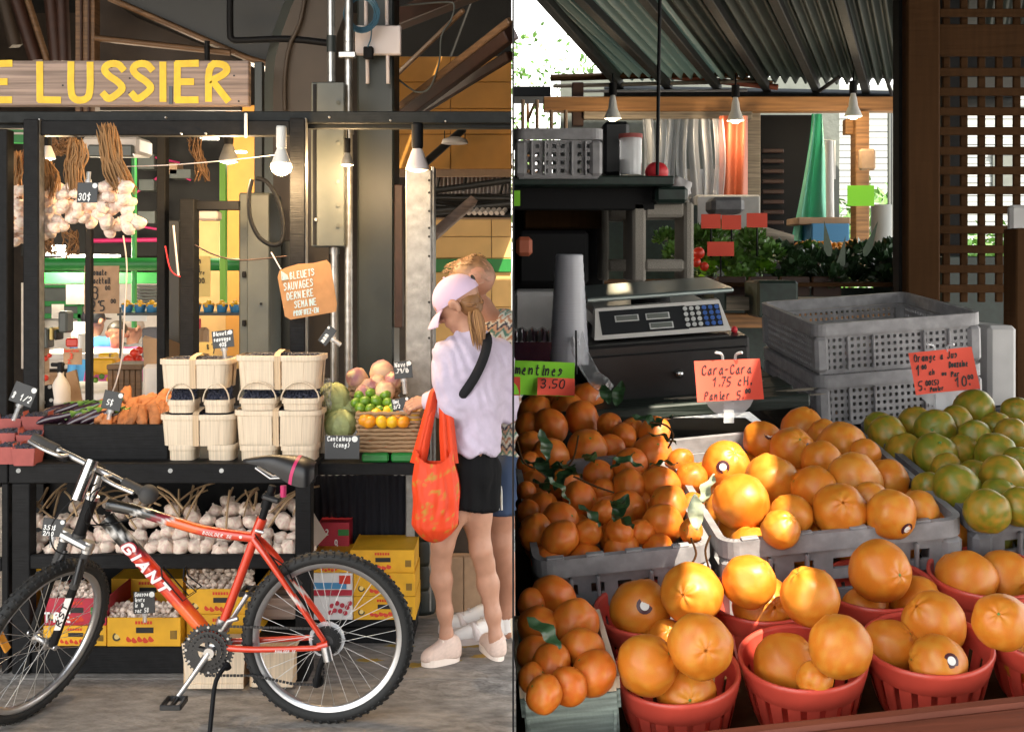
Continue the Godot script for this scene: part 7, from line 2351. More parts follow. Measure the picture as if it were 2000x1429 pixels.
	o = thing("green_cloth", "mint green cloth gathered at the top hanging by the amber post", "cloth", P(1585, 480, 5.8))
	mb = MB.new()
	mb.grid(44, 16, func(a: float, e: float) -> Vector3:
		var l := lerpf(1586, 1545, pow(e, 1.4))
		var r := lerpf(1606, 1625, e)
		return P(lerpf(l, r, a), lerpf(222, 470, e), 5.8 + 0.07 * sin(a * 13.0 + 2.0 * sin(e * 2.5) + 1.4 * sin(a * 5.0)) * (0.3 + 0.7 * e)))
	obw("drape", mb, M.cloth_green, o)
	simple("dark_screen", "dark slatted screen behind the mint green cloth", "screen", pb(1486, 224, 1592, 560, 6.5, 0.04), M.black)
	for i in 9: simple("screen_slat", "rust brown slat of the dark screen behind the mint green cloth", "slat", pb(1490, 290 + i * 20, 1532, 298 + i * 20, 6.45, 0.03), M.rust, "slats of the dark screen")
	simple("white_pipe", "white plastic pipe hanging beside the mint green cloth", "pipe", ptube([[1620, 275, 5.7], [1622, 425, 5.7]], S(8, 5.7), 10), M.white)
	simple("display_stand", "pale blue frame beside the mint green cloth", "frame", ptube([[1608, 275, 5.9], [1628, 276, 5.9], [1628, 350, 5.9]], 0.012, 6), M.cloth_white)
	simple("paper_packet", "crumpled tan packet pinned to the amber post", "packet", pb(1680, 290, 1712, 332, 6.0, 0.04, 0.02), M.card_tan)
	simple("green_note", "lime green note pinned to the amber post", "note", pb(1656, 362, 1708, 402, 5.95, 0.006, 0.0), M.note_green)
	o = thing("white_pole", "thin white tent pole at the edge of the lattice", "pole", P(1747, 500, 7))
	obw("pole", ptube([[1746, 185, 7], [1746, 560, 7]], 0.02, 8), M.siding, o)
	obw("pole", ptube([[1737, 200, 8], [1737, 560, 8]], 0.012, 6), M.panel_grey, o)
	simple("white_bucket", "white bucket at the foot of the amber post", "bucket", ptube([[1722, 400, 6.4], [1722, 480, 6.4]], 0.06, 14), M.siding)
	# ---- lattice screen and its post on the right
	o = thing("lattice_screen", "brown wooden lattice screen with a heavy post", "lattice", P(1850, 600, 3.3))
	obw("post", pb(1772, -30, 1838, 900, 3.3, 0.1, 0.006), M.brown_wood, o)
	obw("post_side", pb(1757, -30, 1771, 900, 3.34, 0.06, 0.004), M.black_wood, o)
	for i in 6: obw("upright_slat", pb(1843 + i * 34.5, -30, 1857 + i * 34.5, 590, 3.42, 0.012, 0.002), M.brown_wood, o)
	for i in 16:
		var v := -22 + i * 38.5
		obw("cross_slat", pb(1836, v + (0 if i != 2 else -8), 2060, v + (16 if i != 2 else 40), 3.39, 0.012, 0.002), M.brown_wood, o)
	simple("grey_awning_corner", "pale grey board end showing below the lattice", "board", pb(1975, 400, 2030, 530, 3.2, 0.03, 0.02), M.cloth_white)
	simple("dark_post", "dark brown post at the far right", "post", pb(1986, 445, 2040, 812, 2.9, 0.08), M.brown_wood)
	# dark shed behind the left half of the lattice
	simple("shed_wall", "dark shed wall behind the lattice screen", "shed", pb(1840, -150, 1886, 640, 4.4, 0.06), M.black_wood)
	simple("shed_eave", "dark shed eave above the lattice gaps", "shed", pb(1840, 70, 2300, 150, 4.6, 0.3), M.black_wood)
	simple("shed_table", "dark green table top behind the lattice", "table", pb(1840, 500, 2200, 640, 4.2, 0.8), M.dark_green)
	# ---- far produce table of the orange stall
	o = thing("produce_table", "long wooden produce table behind the scale", "table", P(1550, 600, 4.6))
	obw("front_rail", pb(1400, 580, 1800, 606, 4.45, 0.05), M.bare_wood, o)
	obw("lower_rail", pb(1400, 612, 1800, 640, 4.5, 0.05), M.amber_wood, o)
	obw("deck", pb(1150, 552, 1800, 560, 4.6, 1.6), M.brown_wood, o)
	for i in 5: obw("tray_side", pb(1340 + i * 62, 540, 1396 + i * 62, 578, 4.6 + 0.03 * i, 0.03), M.rust, o)
	for q in [[1480, 548, 1560, 620, 4.3], [1390, 560, 1420, 610, 4.42]]: obw("dark_tray", pb(q[0], q[1], q[2], q[3], q[4], 0.25, 0.01), M.dark_green, o)
	var greens := [[1385, 470, 30, 0], [1420, 462, 26, 1], [1380, 500, 26, 1], [1415, 500, 30, 0], [1440, 520, 28, 0], [1400, 530, 30, 1], [1372, 535, 22, 0], [1470, 470, 26, 1], [1480, 490, 20, 0], [1465, 525, 20, 0], [1530, 510, 34, 2], [1560, 525, 30, 2], [1600, 520, 34, 2], [1640, 525, 32, 2], [1680, 510, 34, 2], [1720, 515, 32, 2], [1545, 545, 30, 2], [1700, 545, 30, 2], [1745, 495, 26, 2], [1625, 550, 30, 2], [1360, 470, 26, 0], [1350, 510, 26, 1], [1450, 490, 26, 1], [1500, 500, 28, 0], [1445, 545, 26, 0], [1490, 530, 24, 1], [1580, 500, 26, 0], [1320, 500, 24, 0], [1300, 470, 22, 1], [1660, 550, 30, 2], [1585, 555, 28, 2], [1735, 550, 28, 2]]
	var words := ["bright leafy greens heaped on the produce table", "pale leafy greens heaped on the produce table", "dark leafy plants in baskets on the produce table"]
	var gi := 0
	for q in greens:
		gi += 1
		mb = MB.new()
		var dd: float = 5.0 + 0.1 * (gi % 4) - (q[1] - 470) * 0.003
		var c := P(q[0], q[1], dd)
		var R := S(q[2], dd)
		for i in 150:
			var an := rng.randf() * TAU
			var el := rng.randf_range(-0.4, 1.4)
			var dir := Vector3(cos(an) * cos(el), sin(el), sin(an) * cos(el))
			var p := c + dir * R * rng.randf_range(0.4, 0.95)
			var sd := dir.cross(Vector3(rng.randf() - 0.5, rng.randf(), rng.randf() - 0.5)).normalized() * R * 0.22
			var ln := (dir + Vector3(rng.randf() - 0.5, 0.4, rng.randf() - 0.5)).normalized() * R * 0.55
			mb.flat([p - sd * 0.4, p + ln * 0.5 - sd, p + ln, p + ln * 0.5 + sd], dir)
		simple("leafy_greens", words[q[3]], "greens", mb, M.leaf if q[3] == 0 else (M.lime if gi % 5 == 1 and q[3] == 1 else (M.leaf_dark if q[3] == 2 else M.leaf)), words[q[3]])
	for q in [[1620, 440, 10, 60], [1690, 440, -26, 62], [1640, 470, -12, 40], [1742, 470, -24, 44]]:
		mb = MB.new()
		var c := P(q[0], q[1] + 60, 4.8)
		var top := P(q[0] - q[2], q[1] - 10, 4.8)
		var sd := Vector3(S(9, 4.8), 0, 0)
		mb.flat([c - sd * 0.4, c + sd * 0.4, c.lerp(top, 0.2) + sd, top, c.lerp(top, 0.2) - sd], Vector3(0, 0, 1))
		simple("plant_blade", "tall pointed dark green leaf standing above the plants", "leaf", mb, M.leaf_dark, "tall pointed leaves")
	for i in 26:
		mb = MB.new()
		mb.ball(P(1560 + (i % 13) * 10 + rng.randf_range(-3, 3), 478 + (i / 13) * 12 + rng.randf_range(-3, 3), 5.35 - (i / 13) * 0.06), Vector3.ONE * S(8, 5.3), 10, 7)
		simple("far_clementine", "small orange fruit heaped behind the dark plants", "fruit", mb, M.clem_far, "orange fruit behind the dark plants")
	for q in [[1365, 494, 12], [1360, 512, 10], [1376, 520, 9]]:
		mb = MB.new()
		mb.ball(P(q[0], q[1], 4.75), Vector3.ONE * S(q[2], 4.75), 12, 8)
		simple("far_tomato", "red tomato beside the bright greens on the produce table", "tomato", mb, M.tomato, "tomatoes beside the bright greens")
	for q in [[1389, 432, 38, "red note nearest the cinder block above the greens"], [1429, 434, 38, "red note in the middle above the greens"], [1479, 430, 40, "red note beside the dark screen above the greens"], [1408, 486, 52, "dull red note lying low in the greens"]]:
		o = thing("price_note", q[3], "note", P(q[0], q[1] + 40, 4.85))
		obw("card", pb(q[0] - q[2] / 2, q[1] - 14, q[0] + q[2] / 2, q[1] + 14, 4.8, 0.005, 0.0), M.note_red, o)
		obw("stick", ptube([[q[0], q[1] + 14, 4.81], [q[0], q[1] + 70, 4.85]], 0.004, 6), M.black, o)
	simple("grey_tub", "dark grey tub above the red notes", "tub", pb(1391, 384, 1456, 416, 5.4, 0.2, 0.02), M.crate_dark)
	simple("white_box", "white box behind the dark grey tub", "box", pb(1360, 380, 1486, 470, 5.9, 0.3, 0.01), M.cloth_white)
	simple("blue_carton", "light blue carton behind the orange fruit", "carton", pb(1586, 436, 1660, 472, 5.6, 0.25, 0.005), M.box_blue)
	simple("brown_carton", "brown carton lid above the light blue carton", "carton", pb(1560, 424, 1662, 438, 5.62, 0.25, 0.005), M.card_tan)
	simple("tan_board", "pale plank leaning behind the greens", "board", ptube([[1478, 452, 5.3], [1548, 472, 5.3]], 0.035, 4), M.bare_wood)

func roof_low(f: float) -> Vector3:
	return P(1180, 150, 6.5).lerp(P(1985, 165, 6.4), f)

func cloth(u0: float, u1: float, v0: float, v1: float, d: float, folds: float, amp: float) -> MB:
	var mb := MB.new()
	mb.grid(30, 6, func(a: float, e: float) -> Vector3: return P(lerpf(u0, u1, a), lerpf(v0, v1, e), d + amp * sin(a * TAU * folds + e)))
	return mb

func tree(label: String, foot: Vector3, h: float, r: float, sd: int) -> void:
	var o := thing("leafy_tree", label, "tree", Vector3(foot.x, 0, foot.z))
	var rg := RandomNumberGenerator.new()
	rg.seed = sd
	var mb := MB.new()
	mb.tube([Vector3(0, 0, 0), Vector3(0.04, h * 0.4, 0), Vector3(0, h * 0.8, 0.02)], [0.09, 0.06, 0.02], 8)
	for i in 9:
		var an := rg.randf() * TAU
		var y := h * rg.randf_range(0.35, 0.75)
		mb.tube([Vector3(0.02, y, 0), Vector3(cos(an) * r * 0.45, y + 0.25, sin(an) * r * 0.45), Vector3(cos(an) * r * 0.8, y + 0.4, sin(an) * r * 0.8)], [0.03, 0.018, 0.006], 6)
	ob("trunk", mb, M.brown_wood, o)
	mb = MB.new()
	for i in 60:
		var q := Vector3(rg.randf_range(-1, 1), rg.randf_range(-1, 1), rg.randf_range(-1, 1))
		if q.length() > 1: q = q.normalized() * 0.9
		var c := Vector3(0, h * 0.68, 0) + q * Vector3(r, h * 0.34, r)
		for k in 28:
			var p := c + Vector3(rg.randf_range(-1, 1), rg.randf_range(-1, 1), rg.randf_range(-1, 1)) * r * 0.26
			var a := Vector3(rg.randf_range(-1, 1), rg.randf_range(-1, 1), rg.randf_range(-1, 1)).normalized() * 0.07
			var b := a.cross(Vector3(rg.randf_range(-1, 1), rg.randf_range(-1, 1), 0.3)).normalized() * 0.03
			mb.flat([p - a, p + b, p + a, p - b], Vector3.UP)
	ob("crown", mb, M.leaf, o)

# a plastic crate: x right, y up, z towards the front; origin at the front left rim corner
func crate(called: String, label: String, at: Vector3, bs: Basis, w: float, dp: float, h: float, mat: Material, holes: Vector2i, side_holes := true, cat := "crate") -> Node3D:
	var o := thing(called, label, cat, at)
	o.basis = bs
	var t := 0.007
	var mb := MB.new()
	# rim: rounded bar round the top
	var rim := []
	var cr := 0.03
	for c in [[cr, -cr, PI], [w - cr, -cr, PI / 2], [w - cr, -dp + cr, 0.0], [cr, -dp + cr, -PI / 2]]:
		for i in 6:
			var an: float = c[2] - PI / 2 * i / 5.0
			rim.append(Vector3(c[0] + cos(an) * cr, 0, c[1] + sin(an) * cr))
	rim.append(rim[0])
	for i in rim.size() - 1:
		var a: Vector3 = rim[i]
		var b: Vector3 = rim[i + 1]
		if (b - a).length() < 0.0001: continue
		var out := ((a + b) / 2 - Vector3(w / 2, 0, -dp / 2))
		var nrm := (b - a).cross(Vector3.UP).normalized()
		if nrm.dot(out) < 0: nrm = -nrm
		var i0 := nrm * 0.012
		mb.hexa([a + Vector3(0, -0.03, 0), b + Vector3(0, -0.03, 0), b - i0 + Vector3(0, -0.03, 0), a - i0 + Vector3(0, -0.03, 0), a, b, b - i0, a - i0])
	ob("rim", mb, mat, o)
	for s in 4:   # walls: strips and bars around rows of square holes
		var len := w - 0.05 if s % 2 == 0 else dp - 0.05
		var nx: int = holes.x if s % 2 == 0 else maxi(4, int(holes.x * dp / w))
		var ny := holes.y
		mb = MB.new()
		var y0 := -h
		var y1 := -0.031
		var hh := (y1 - y0) / (ny * 2 + 1)
		var place := Transform3D(Basis(), Vector3(w / 2, 0, -0.014))
		if s == 1: place = Transform3D(Basis(Vector3.UP, PI / 2), Vector3(w - 0.014, 0, -dp / 2))
		if s == 2: place = Transform3D(Basis(), Vector3(w / 2, 0, -dp + 0.014))
		if s == 3: place = Transform3D(Basis(Vector3.UP, PI / 2), Vector3(0.014, 0, -dp / 2))
		for j in ny + 1:
			mb.box(place * Vector3(0, y0 + hh * (2 * j + 0.5), 0), Vector3(len, hh, t), place.basis)
		var cw := len / (nx * 2 + 1)
		for j in ny:
			for i in nx + 1:
				mb.box(place * Vector3(-len / 2 + cw * (2 * i + 0.5), y0 + hh * (2 * j + 1.5), 0), Vector3(cw, hh, t * 0.98), place.basis)
		ob("wall", mb, mat, o)
	for c in [[0.02, -0.02], [w - 0.02, -0.02], [w - 0.02, -dp + 0.02], [0.02, -dp + 0.02]]:
		mb = MB.new()
		mb.box(Vector3(c[0], -h / 2 - 0.015, c[1]), Vector3(0.034, h - 0.034, 0.034), Basis(), 0.008)
		ob("corner", mb, mat, o)
	for x in [0.2, 0.35, 0.65, 0.8]:
		mb = MB.new()
		mb.box(Vector3(w * x, -h / 2 - 0.015, -0.006), Vector3(0.006, h - 0.04, 0.01), Basis(), 0.002)
		ob("rib", mb, mat, o)
	mb = MB.new()
	mb.box(Vector3(w / 2, -h, -dp / 2), Vector3(w - 0.03, 0.008, dp - 0.03))
	ob("base", mb, mat, o)
	return o

# a display crate with broad handle windows in its front
func fruit_crate(label: String, at: Vector3, w: float, dp: float, h: float, mat: Material) -> Node3D:
	var o := crate("fruit_crate", label, at, TB, w, dp, h, mat, Vector2i(5, 3))
	for x in [0.12, 0.34, 0.56, 0.82]:
		var mb := MB.new()
		mb.box(Vector3(w * x, 0.002, -0.006), Vector3(0.028, 0.004, 0.011), Basis(), 0.001)
		ob("rim_tab", mb, mat, o)
	return o

func note(called: String, label: String, rect: Array, d: float, roll: float, mat: Material, lines: Array, ink: Material) -> Node3D:
	# lines: [text, x px from the left, baseline px from the top, height px]
	var w: float = rect[2] - rect[0]
	var h: float = rect[3] - rect[1]
	var o := thing(called, label, "price note", P((rect[0] + rect[2]) / 2, (rect[1] + rect[3]) / 2, d))
	o.basis = Basis(Vector3(0, 0, 1), roll) * Basis(Vector3.RIGHT, -0.1)
	var mb := MB.new()
	mb.grid(12, 8, func(a: float, e: float) -> Vector3:
		var x := (a - 0.5) * S(w, d)
		var curl := 0.004 * sin(a * 5.0 + e * 2.0) + 0.008 * pow(absf(a - 0.5) * 2, 3) * e
		return Vector3(x, (0.5 - e) * S(h, d), curl))
	ob("paper", mb, mat, o)
	mb = MB.new()
	for l in lines:
		put_text(mb, l[0], S(l[3], d), S(maxf(2.2, l[3] * 0.14), d), Transform3D(Basis(), Vector3(S(l[1] - w / 2, d), S(h / 2 - l[2], d), 0.013)), 0.28, 0.12, 1.4, l[4] if l.size() > 4 else 0.6)
	for i in mb.v.size():   # lay the ink on the curled paper
		var p := mb.v[i]
		var a := p.x / S(w, d) + 0.5
		var e := 0.5 - p.y / S(h, d)
		mb.v[i].z = 0.004 * sin(a * 5.0 + e * 2.0) + 0.008 * pow(absf(a - 0.5) * 2, 3) * e + 0.0012 + (p.z - 0.013)
	ob("handwriting", mb, ink, o)
	return o

func right_table() -> void:
	var o: Node3D
	var mb: MB
	# sloping display bed under crates and baskets
	o = thing("display_bed", "dark sloping display bed under the orange crates", "stand", P(1500, 1429, 1.6))
	var fl := P(1405, 1065, 1.72)
	var c := fl - TB.y * 0.17
	mb = MB.new()
	var x0 := 0.006
	var bx := TB * Vector3(1, 0, 0)
	var bz := TB * Vector3(0, 0, 1)
	# corners: keep every corner on this side of the partition
	var pts := []
	for q in [[-1, 0.42], [1.1, 0.42], [1.1, -0.62], [-1, -0.62]]:
		var p: Vector3 = c + bx * q[0] + bz * q[1]
		if p.x < x0: p += bx * (x0 - p.x) / bx.x
		pts.append(p)
	mb.hexa([pts[0] - TB.y * 0.03, pts[1] - TB.y * 0.03, pts[2] - TB.y * 0.03, pts[3] - TB.y * 0.03, pts[0], pts[1], pts[2], pts[3]])
	obw("bed", mb, M.brown_wood, o)
	mb = MB.new()
	for i in 6:
		pass
	var lp := P(1500, 1427, 1.36)
	mb.box(lp + bx * 0.16 - TB.y * 0.045 + bz * 0.0, Vector3(0.9, 0.10, 0.022), TB, 0.005)
	obw("front_lip", mb, M.red_ledge, o)
	mb = MB.new()
	mb.box(lp + bx * 0.16 - TB.y * 0.006 + bz * 0.065, Vector3(0.9, 0.02, 0.10), TB, 0.004)
	obw("front_ledge", mb, M.red_ledge, o)
	for q in [[0.08, -1.75], [0.9, -1.75], [0.08, -2.2], [0.9, -2.2]]:
		mb = MB.new()
		mb.box(Vector3(q[0], 0.5, q[1]), Vector3(0.06, 1.0, 0.06))
		obw("leg", mb, M.brown_wood, o)
	# old plank table behind
	o = thing("plank_table", "worn dark green plank table behind the crates", "table", P(1300, 800, 2.5))
	var t0 := P(1250, 800, 2.40)
	for i in 6:
		mb = MB.new()
		var p := t0 + TB2 * Vector3(0.07, -0.012, -0.06 - i * 0.125)
		var w := 0.62 + 0.02 * (i % 2)
		var lx := maxf(p.x - w / 2, 0.012)
		mb.box(Vector3((lx + p.x + w / 2) / 2, p.y, p.z), Vector3(p.x + w / 2 - lx, 0.024, 0.119), TB2, 0.004)
		obw("plank", mb, M.old_green, o)
	mb = MB.new()
	mb.box(Vector3(0.34, 0.68, -2.8), Vector3(0.6, 1.32, 0.3))
	obw("pedestal", mb, M.black_wood, o)
	# front edge plank, scuffed pale
	mb = MB.new()
	mb.box(t0 + TB2 * Vector3(0.10, -0.004, 0.012), Vector3(0.56, 0.03, 0.022), TB2, 0.004)
	obw("edge_strip", mb, M.old_green, o)
	for i in 16:
		mb = MB.new()
		var p := t0 + TB2 * Vector3(rng.randf_range(-0.1, 0.42), 0.0008, -rng.randf_range(0.01, 0.3))
		var poly := PackedVector2Array()
		var sx := rng.randf_range(0.015, 0.07)
		for k in 9: poly.append(Vector2(cos(TAU * k / 9) * sx * rng.randf_range(0.5, 1.1), sin(TAU * k / 9) * 0.005 * rng.randf_range(0.4, 1.2)))
		mb.extrude(poly, 0.001, Transform3D(TB2 * Basis(Vector3.RIGHT, -PI / 2), p))
		obw("bare_patch", mb, M.bare_wood, o)
	# cash drawer
	var dr := P(1150, 802, 2.52)
	o = thing("cash_drawer", "black metal cash drawer with a round lock under the scale", "cash drawer", dr)
	o.basis = TB2
	mb = MB.new()
	mb.box(Vector3(0.195, 0.075, -0.2), Vector3(0.39, 0.15, 0.40), Basis(), 0.006)
	ob("case", mb, M.drawer, o)
	mb = MB.new()
	mb.box(Vector3(0.195, 0.068, 0.004), Vector3(0.374, 0.118, 0.01), Basis(), 0.003)
	ob("front", mb, M.drawer, o)
	mb = MB.new()
	mb.lathe([Vector2(0, 0.018), Vector2(0.006, 0.018), Vector2(0.010, 0.012), Vector2(0.012, 0.0)], 18, Transform3D(Basis(Vector3.RIGHT, PI / 2), Vector3(0.215, 0.075, 0.009)))
	ob("lock", mb, M.chrome, o)
	mb = MB.new()
	mb.ball(Vector3(0.37, 0.156, -0.06), Vector3(0.008, 0.009, 0.008), 10, 6)
	ob("red_knob", mb, M.red, o)
	# weighing scale
	var sc := dr + TB2 * Vector3(0.03, 0.151, -0.05)
	o = thing("weighing_scale", "white electronic price scale with a steel plate on the cash drawer", "scale", sc)
	o.basis = TB2
	mb = MB.new()
	mb.box(Vector3(0.165, 0.035, -0.18), Vector3(0.30, 0.055, 0.26), Basis(), 0.012)
	ob("body", mb, M.scale_white, o)
	mb = MB.new()
	var pz := -0.012
	var face := [Vector3(0.0, 0.006, 0.0), Vector3(0.33, 0.006, 0.0), Vector3(0.316, 0.075, -0.05), Vector3(0.012, 0.075, -0.05)]
	mb.hexa([face[0], face[1], face[1] + Vector3(0, 0, -0.06), face[0] + Vector3(0, 0, -0.06), face[3], face[2], face[2] + Vector3(0, 0, -0.03), face[3] + Vector3(0, 0, -0.03)])
	var panel := ob("panel", mb, M.scale_white, o)
	var fx := Vector3(1, 0, 0)
	var fy = (face[3] + face[2] - face[0] - face[1]).normalized()
	var fb := Basis(fx, fy, fx.cross(fy))
	var fp := func(x: float, y: float, z: float) -> Vector3: return face[0] + fx * x + fy * y + fb.z * z
	for q in [[0.125, 0.044, 0.21, 0.064, "slate"], [0.268, 0.044, 0.092, 0.06, "slate"]]:
		mb = MB.new()
		mb.box(fp.call(q[0], q[1], 0.0005), Vector3(q[2], q[3], 0.002), fb, 0.0005)
		ob("face_plate", mb, M[q[4]], panel)
	for q in [[0.085, 0.052], [0.16, 0.052], [0.165, 0.026]]:
		mb = MB.new()
		mb.box(fp.call(q[0], q[1], 0.002), Vector3(0.058, 0.017, 0.002), fb, 0.0005)
		ob("display_frame", mb, M.key_white, panel)
		mb = MB.new()
		mb.box(fp.call(q[0], q[1], 0.0035), Vector3(0.051, 0.012, 0.002), fb, 0.0005)
		ob("display", mb, M.lcd, panel)
	for i in 6:
		for j in 4:
			mb = MB.new()
			mb.tube([fp.call(0.229 + i * 0.0155, 0.022 + j * 0.0145, 0.001), fp.call(0.229 + i * 0.0155, 0.022 + j * 0.0145, 0.004)], 0.0056, 10)
			ob("key", mb, M.key_white if i < 3 else M.key_blue, panel)
	mb = MB.new()
	mb.box(Vector3(0.17, 0.098, -0.17), Vector3(0.36, 0.012, 0.27), Basis(), 0.005)
	ob("plate", mb, M.plate, o)
	mb = MB.new()
	mb.tube([Vector3(0.17, 0.06, -0.17), Vector3(0.17, 0.094, -0.17)], 0.05, 14)
	ob("plate_support", mb, M.black, o)
	# stacked produce crates
	var g0 := P(1594, 735, 2.60)
	mb = MB.new()
	mb.box(g0 + TB2 * Vector3(0.24, -0.15, -0.23), Vector3(0.62, 0.03, 0.56), TB2, 0.004)
	simple("low_bench", "dark bench under the stacked grey crates", "bench", mb, M.black_wood)
	crate("stacked_crate", "lower grey perforated crate behind the green oranges", g0, TB2, 0.42, 0.46, 0.125, M.crate_grey, Vector2i(24, 5))
	crate("stacked_crate", "upper grey perforated crate stacked behind the green oranges", g0 + TB2.y * 0.126, TB2, 0.42, 0.46, 0.122, M.crate_grey, Vector2i(24, 5))
	simple("beige_tub", "pale beige tub beside the grey crate stack", "tub", pb(1932, 636, 1988, 800, 2.75, 0.2, 0.01), M.cloth_white)
	# roll of produce bags, on a white cloth
	var rp := P(1112, 712, 2.45)
	o = thing("bag_roll", "tall roll of clear produce bags standing beside the scale", "bag roll", rp)
	mb = MB.new()
	var prof := [Vector2(0.0, 0.0), Vector2(0.045, 0.0)]
	for i in 24: prof.append(Vector2(lerpf(0.045, 0.031, i / 23.0) + (0.0008 if i % 2 else 0.0), 0.004 + i * 0.0106))
	prof.append(Vector2(0.029, 0.252)); prof.append(Vector2(0.012, 0.25)); prof.append(Vector2(0.0, 0.24))
	mb.lathe(prof, 24, Transform3D(Basis(), rp))
	obw("roll", mb, M.bag_roll, o)
	mb = MB.new()
	var nb := s_noise(31)
	mb.grid(10, 20, func(a: float, e: float) -> Vector3:
		var p := smooth([P(1125, 660, 2.40), P(1135, 700, 2.36), P(1160, 738, 2.30), P(1185, 752, 2.26), P(1176, 764, 2.25)], 5)
		var q: Vector3 = p[int(e * 20)]
		return q + Vector3((a - 0.5) * 0.03, 0.010 * sin(a * 7 + e * 5) + (a - 0.5) * 0.02, 0.02 * nb.get_noise_2d(a * 4, e * 4)))
	obw("loose_end", mb, M.clear, o)
	simple("white_cloth", "grey white cloth spread left of the bag roll", "cloth", pb(1003, 570, 1110, 705, 2.75, 0.4, 0.01), M.cloth_white)
	o = thing("black_punnet", "shiny black plastic punnet behind the green note", "punnet", P(1040, 690, 2.3))
	mb = MB.new()
	mb.hexa([P(1006, 705, 2.30), P(1074, 705, 2.30), P(1070, 690, 2.5), P(1006, 690, 2.5), P(1004, 668, 2.28), P(1078, 668, 2.28), P(1074, 650, 2.52), P(1004, 650, 2.52)])
	obw("tray", mb, M.aubergine, o)
	mb = MB.new()
	mb.grid(14, 8, func(a: float, e: float) -> Vector3: return P(lerpf(1005, 1074, a), 668 - 28 * sin(e * 1.8) + 3 * sin(a * 22), 2.28 + e * 0.2))
	obw("lid", mb, M.aubergine, o)
	simple("black_stick", "thin black stick standing in front of the bag roll", "stick", ptube([[1125, 645, 2.2], [1126, 730, 2.2]], 0.002, 6), M.black)
	# concrete blocks carrying the shelf
	for q in [[1236, 1356, 394, 552, 3.05, "concrete block with an open core behind the scale"], [1176, 1240, 398, 548, 3.28, "concrete block half hidden behind the other block"]]:
		o = thing("concrete_block", q[5], "block", P((q[0] + q[1]) / 2.0, q[3], q[4]))
		var w: float = q[1] - q[0]
		for e in [[q[0], q[2], q[0] + w * 0.22, q[3]], [q[1] - w * 0.16, q[2], q[1], q[3]], [q[0] + w * 0.2, q[2], q[1] - w * 0.15, q[2] + 30], [q[0] + w * 0.2, 506, q[1] - w * 0.15, 530]]:
			obw("web", pb(e[0], e[1], e[2], e[3], q[4] + (0.002 if e[1] == q[2] and e[3] != q[3] else 0.0), 0.19, 0.008), M.concrete, o)
	simple("added_dim_wall", "dark tarpaulin added to hide the bright outdoors behind the orange stall", "backdrop", pb(1095, 150, 1640, 760, 6.75, 0.02, 0.0), M.dim_sheet)  # dim sheet added to darken the view past the stall
	simple("added_dark_panel", "added dark panel hiding the bright yard behind the concrete blocks", "screen", pb(1003, 400, 1362, 760, 5.9, 0.03), M.dark_green)  # added so no glaring ground shows around the blocks
	simple("added_table_screen", "added dark panel hiding the bright ground under the produce table", "cloth", pb(1340, 562, 1800, 800, 5.0, 0.03), M.dark_green)  # put in to cover bright ground below the table
	o = thing("upper_shelf", "dark green shelf board resting on the concrete blocks", "shelf", P(1160, 350, 2.95))
	obw("board", pb(1002, 343, 1318, 362, 2.95, 0.34), M.dark_green, o)
	obw("end_block", pb(1280, 363, 1345, 396, 2.98, 0.25, 0.01), M.dark_green, o)
	obw("back_board", pb(1002, 363, 1280, 410, 3.05, 0.03), M.black, o)
	# things below and on the shelf
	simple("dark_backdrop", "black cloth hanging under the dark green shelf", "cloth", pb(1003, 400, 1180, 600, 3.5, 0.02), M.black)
	simple("brown_carton", "dim brown carton under the dark green shelf", "carton", pb(1024, 372, 1180, 445, 3.3, 0.15), M.brown_wood)
	simple("black_crate", "black crate on the cloth under the shelf", "crate", pb(1012, 450, 1150, 555, 3.1, 0.25, 0.01), M.black)
	simple("red_berries_box", "small box of red fruit under the shelf", "fruit box", pb(1008, 462, 1040, 500, 3.05, 0.04, 0.01), M.terracotta)
	simple("green_note", "bright green note below the grey shelf crate", "note", pb(1003, 372, 1016, 402, 2.9, 0.004, 0.0), M.note_green)
	crate("shelf_crate", "grey crate with square holes on the dark green shelf", P(1003, 250, 2.92), Basis(), 0.245, 0.3, 0.132, M.crate_grey, Vector2i(8, 4))
	for i in 4: simple("red_stick", "pinkish stick standing behind the shelf crate", "stick", ptube([[1021 + i * 28, 195 + (i / 2) * 20, 3.4], [1021 + i * 28, 260, 3.4]], 0.006, 6), M.card_tan, "sticks behind the shelf crate")
	simple("black_tin", "black tin on the dark green shelf", "tin", pb(1179, 236, 1230, 342, 3.1, 0.1, 0.01), M.slate)
	o = thing("plastic_jar", "clear plastic jar on the dark green shelf", "jar", P(1235, 342, 3.0))
	obw("body", ptube([[1232, 342, 3.05], [1232, 268, 3.05]], 0.032, 18), M.clear, o)
	obw("label", ptube([[1228, 338, 3.05], [1228, 312, 3.05]], 0.026, 18), M.cloth_white, o)
	obw("lid", ptube([[1232, 270, 3.05], [1232, 262, 3.05]], 0.034, 18), M.berry_box, o)
	mb = MB.new()
	mb.ball(P(1283, 336, 3.1), Vector3(0.034, 0.03, 0.034), 16, 10)
	simple("red_tub", "round red tub at the end of the dark green shelf", "tub", mb, M.red)
	simple("white_bag", "crumpled white bag at the end of the shelf", "bag", lump_at(1326, 372, 3.2, 22, 0.5), M.cloth_white)
	simple("hanging_cord", "thin black cord hanging from the roof to the shelf", "cord", ptube([[1290, -40, 3.0], [1287, 120, 3.0], [1284, 342, 3.0]], 0.005, 6), M.black)

func lump_at(u: float, v: float, d: float, r: float, amp: float) -> MB:
	var mb := lumpy(Vector3.ONE * S(r, d), 91, amp)
	for i in mb.v.size(): mb.v[i] += P(u, v, d)
	return mb

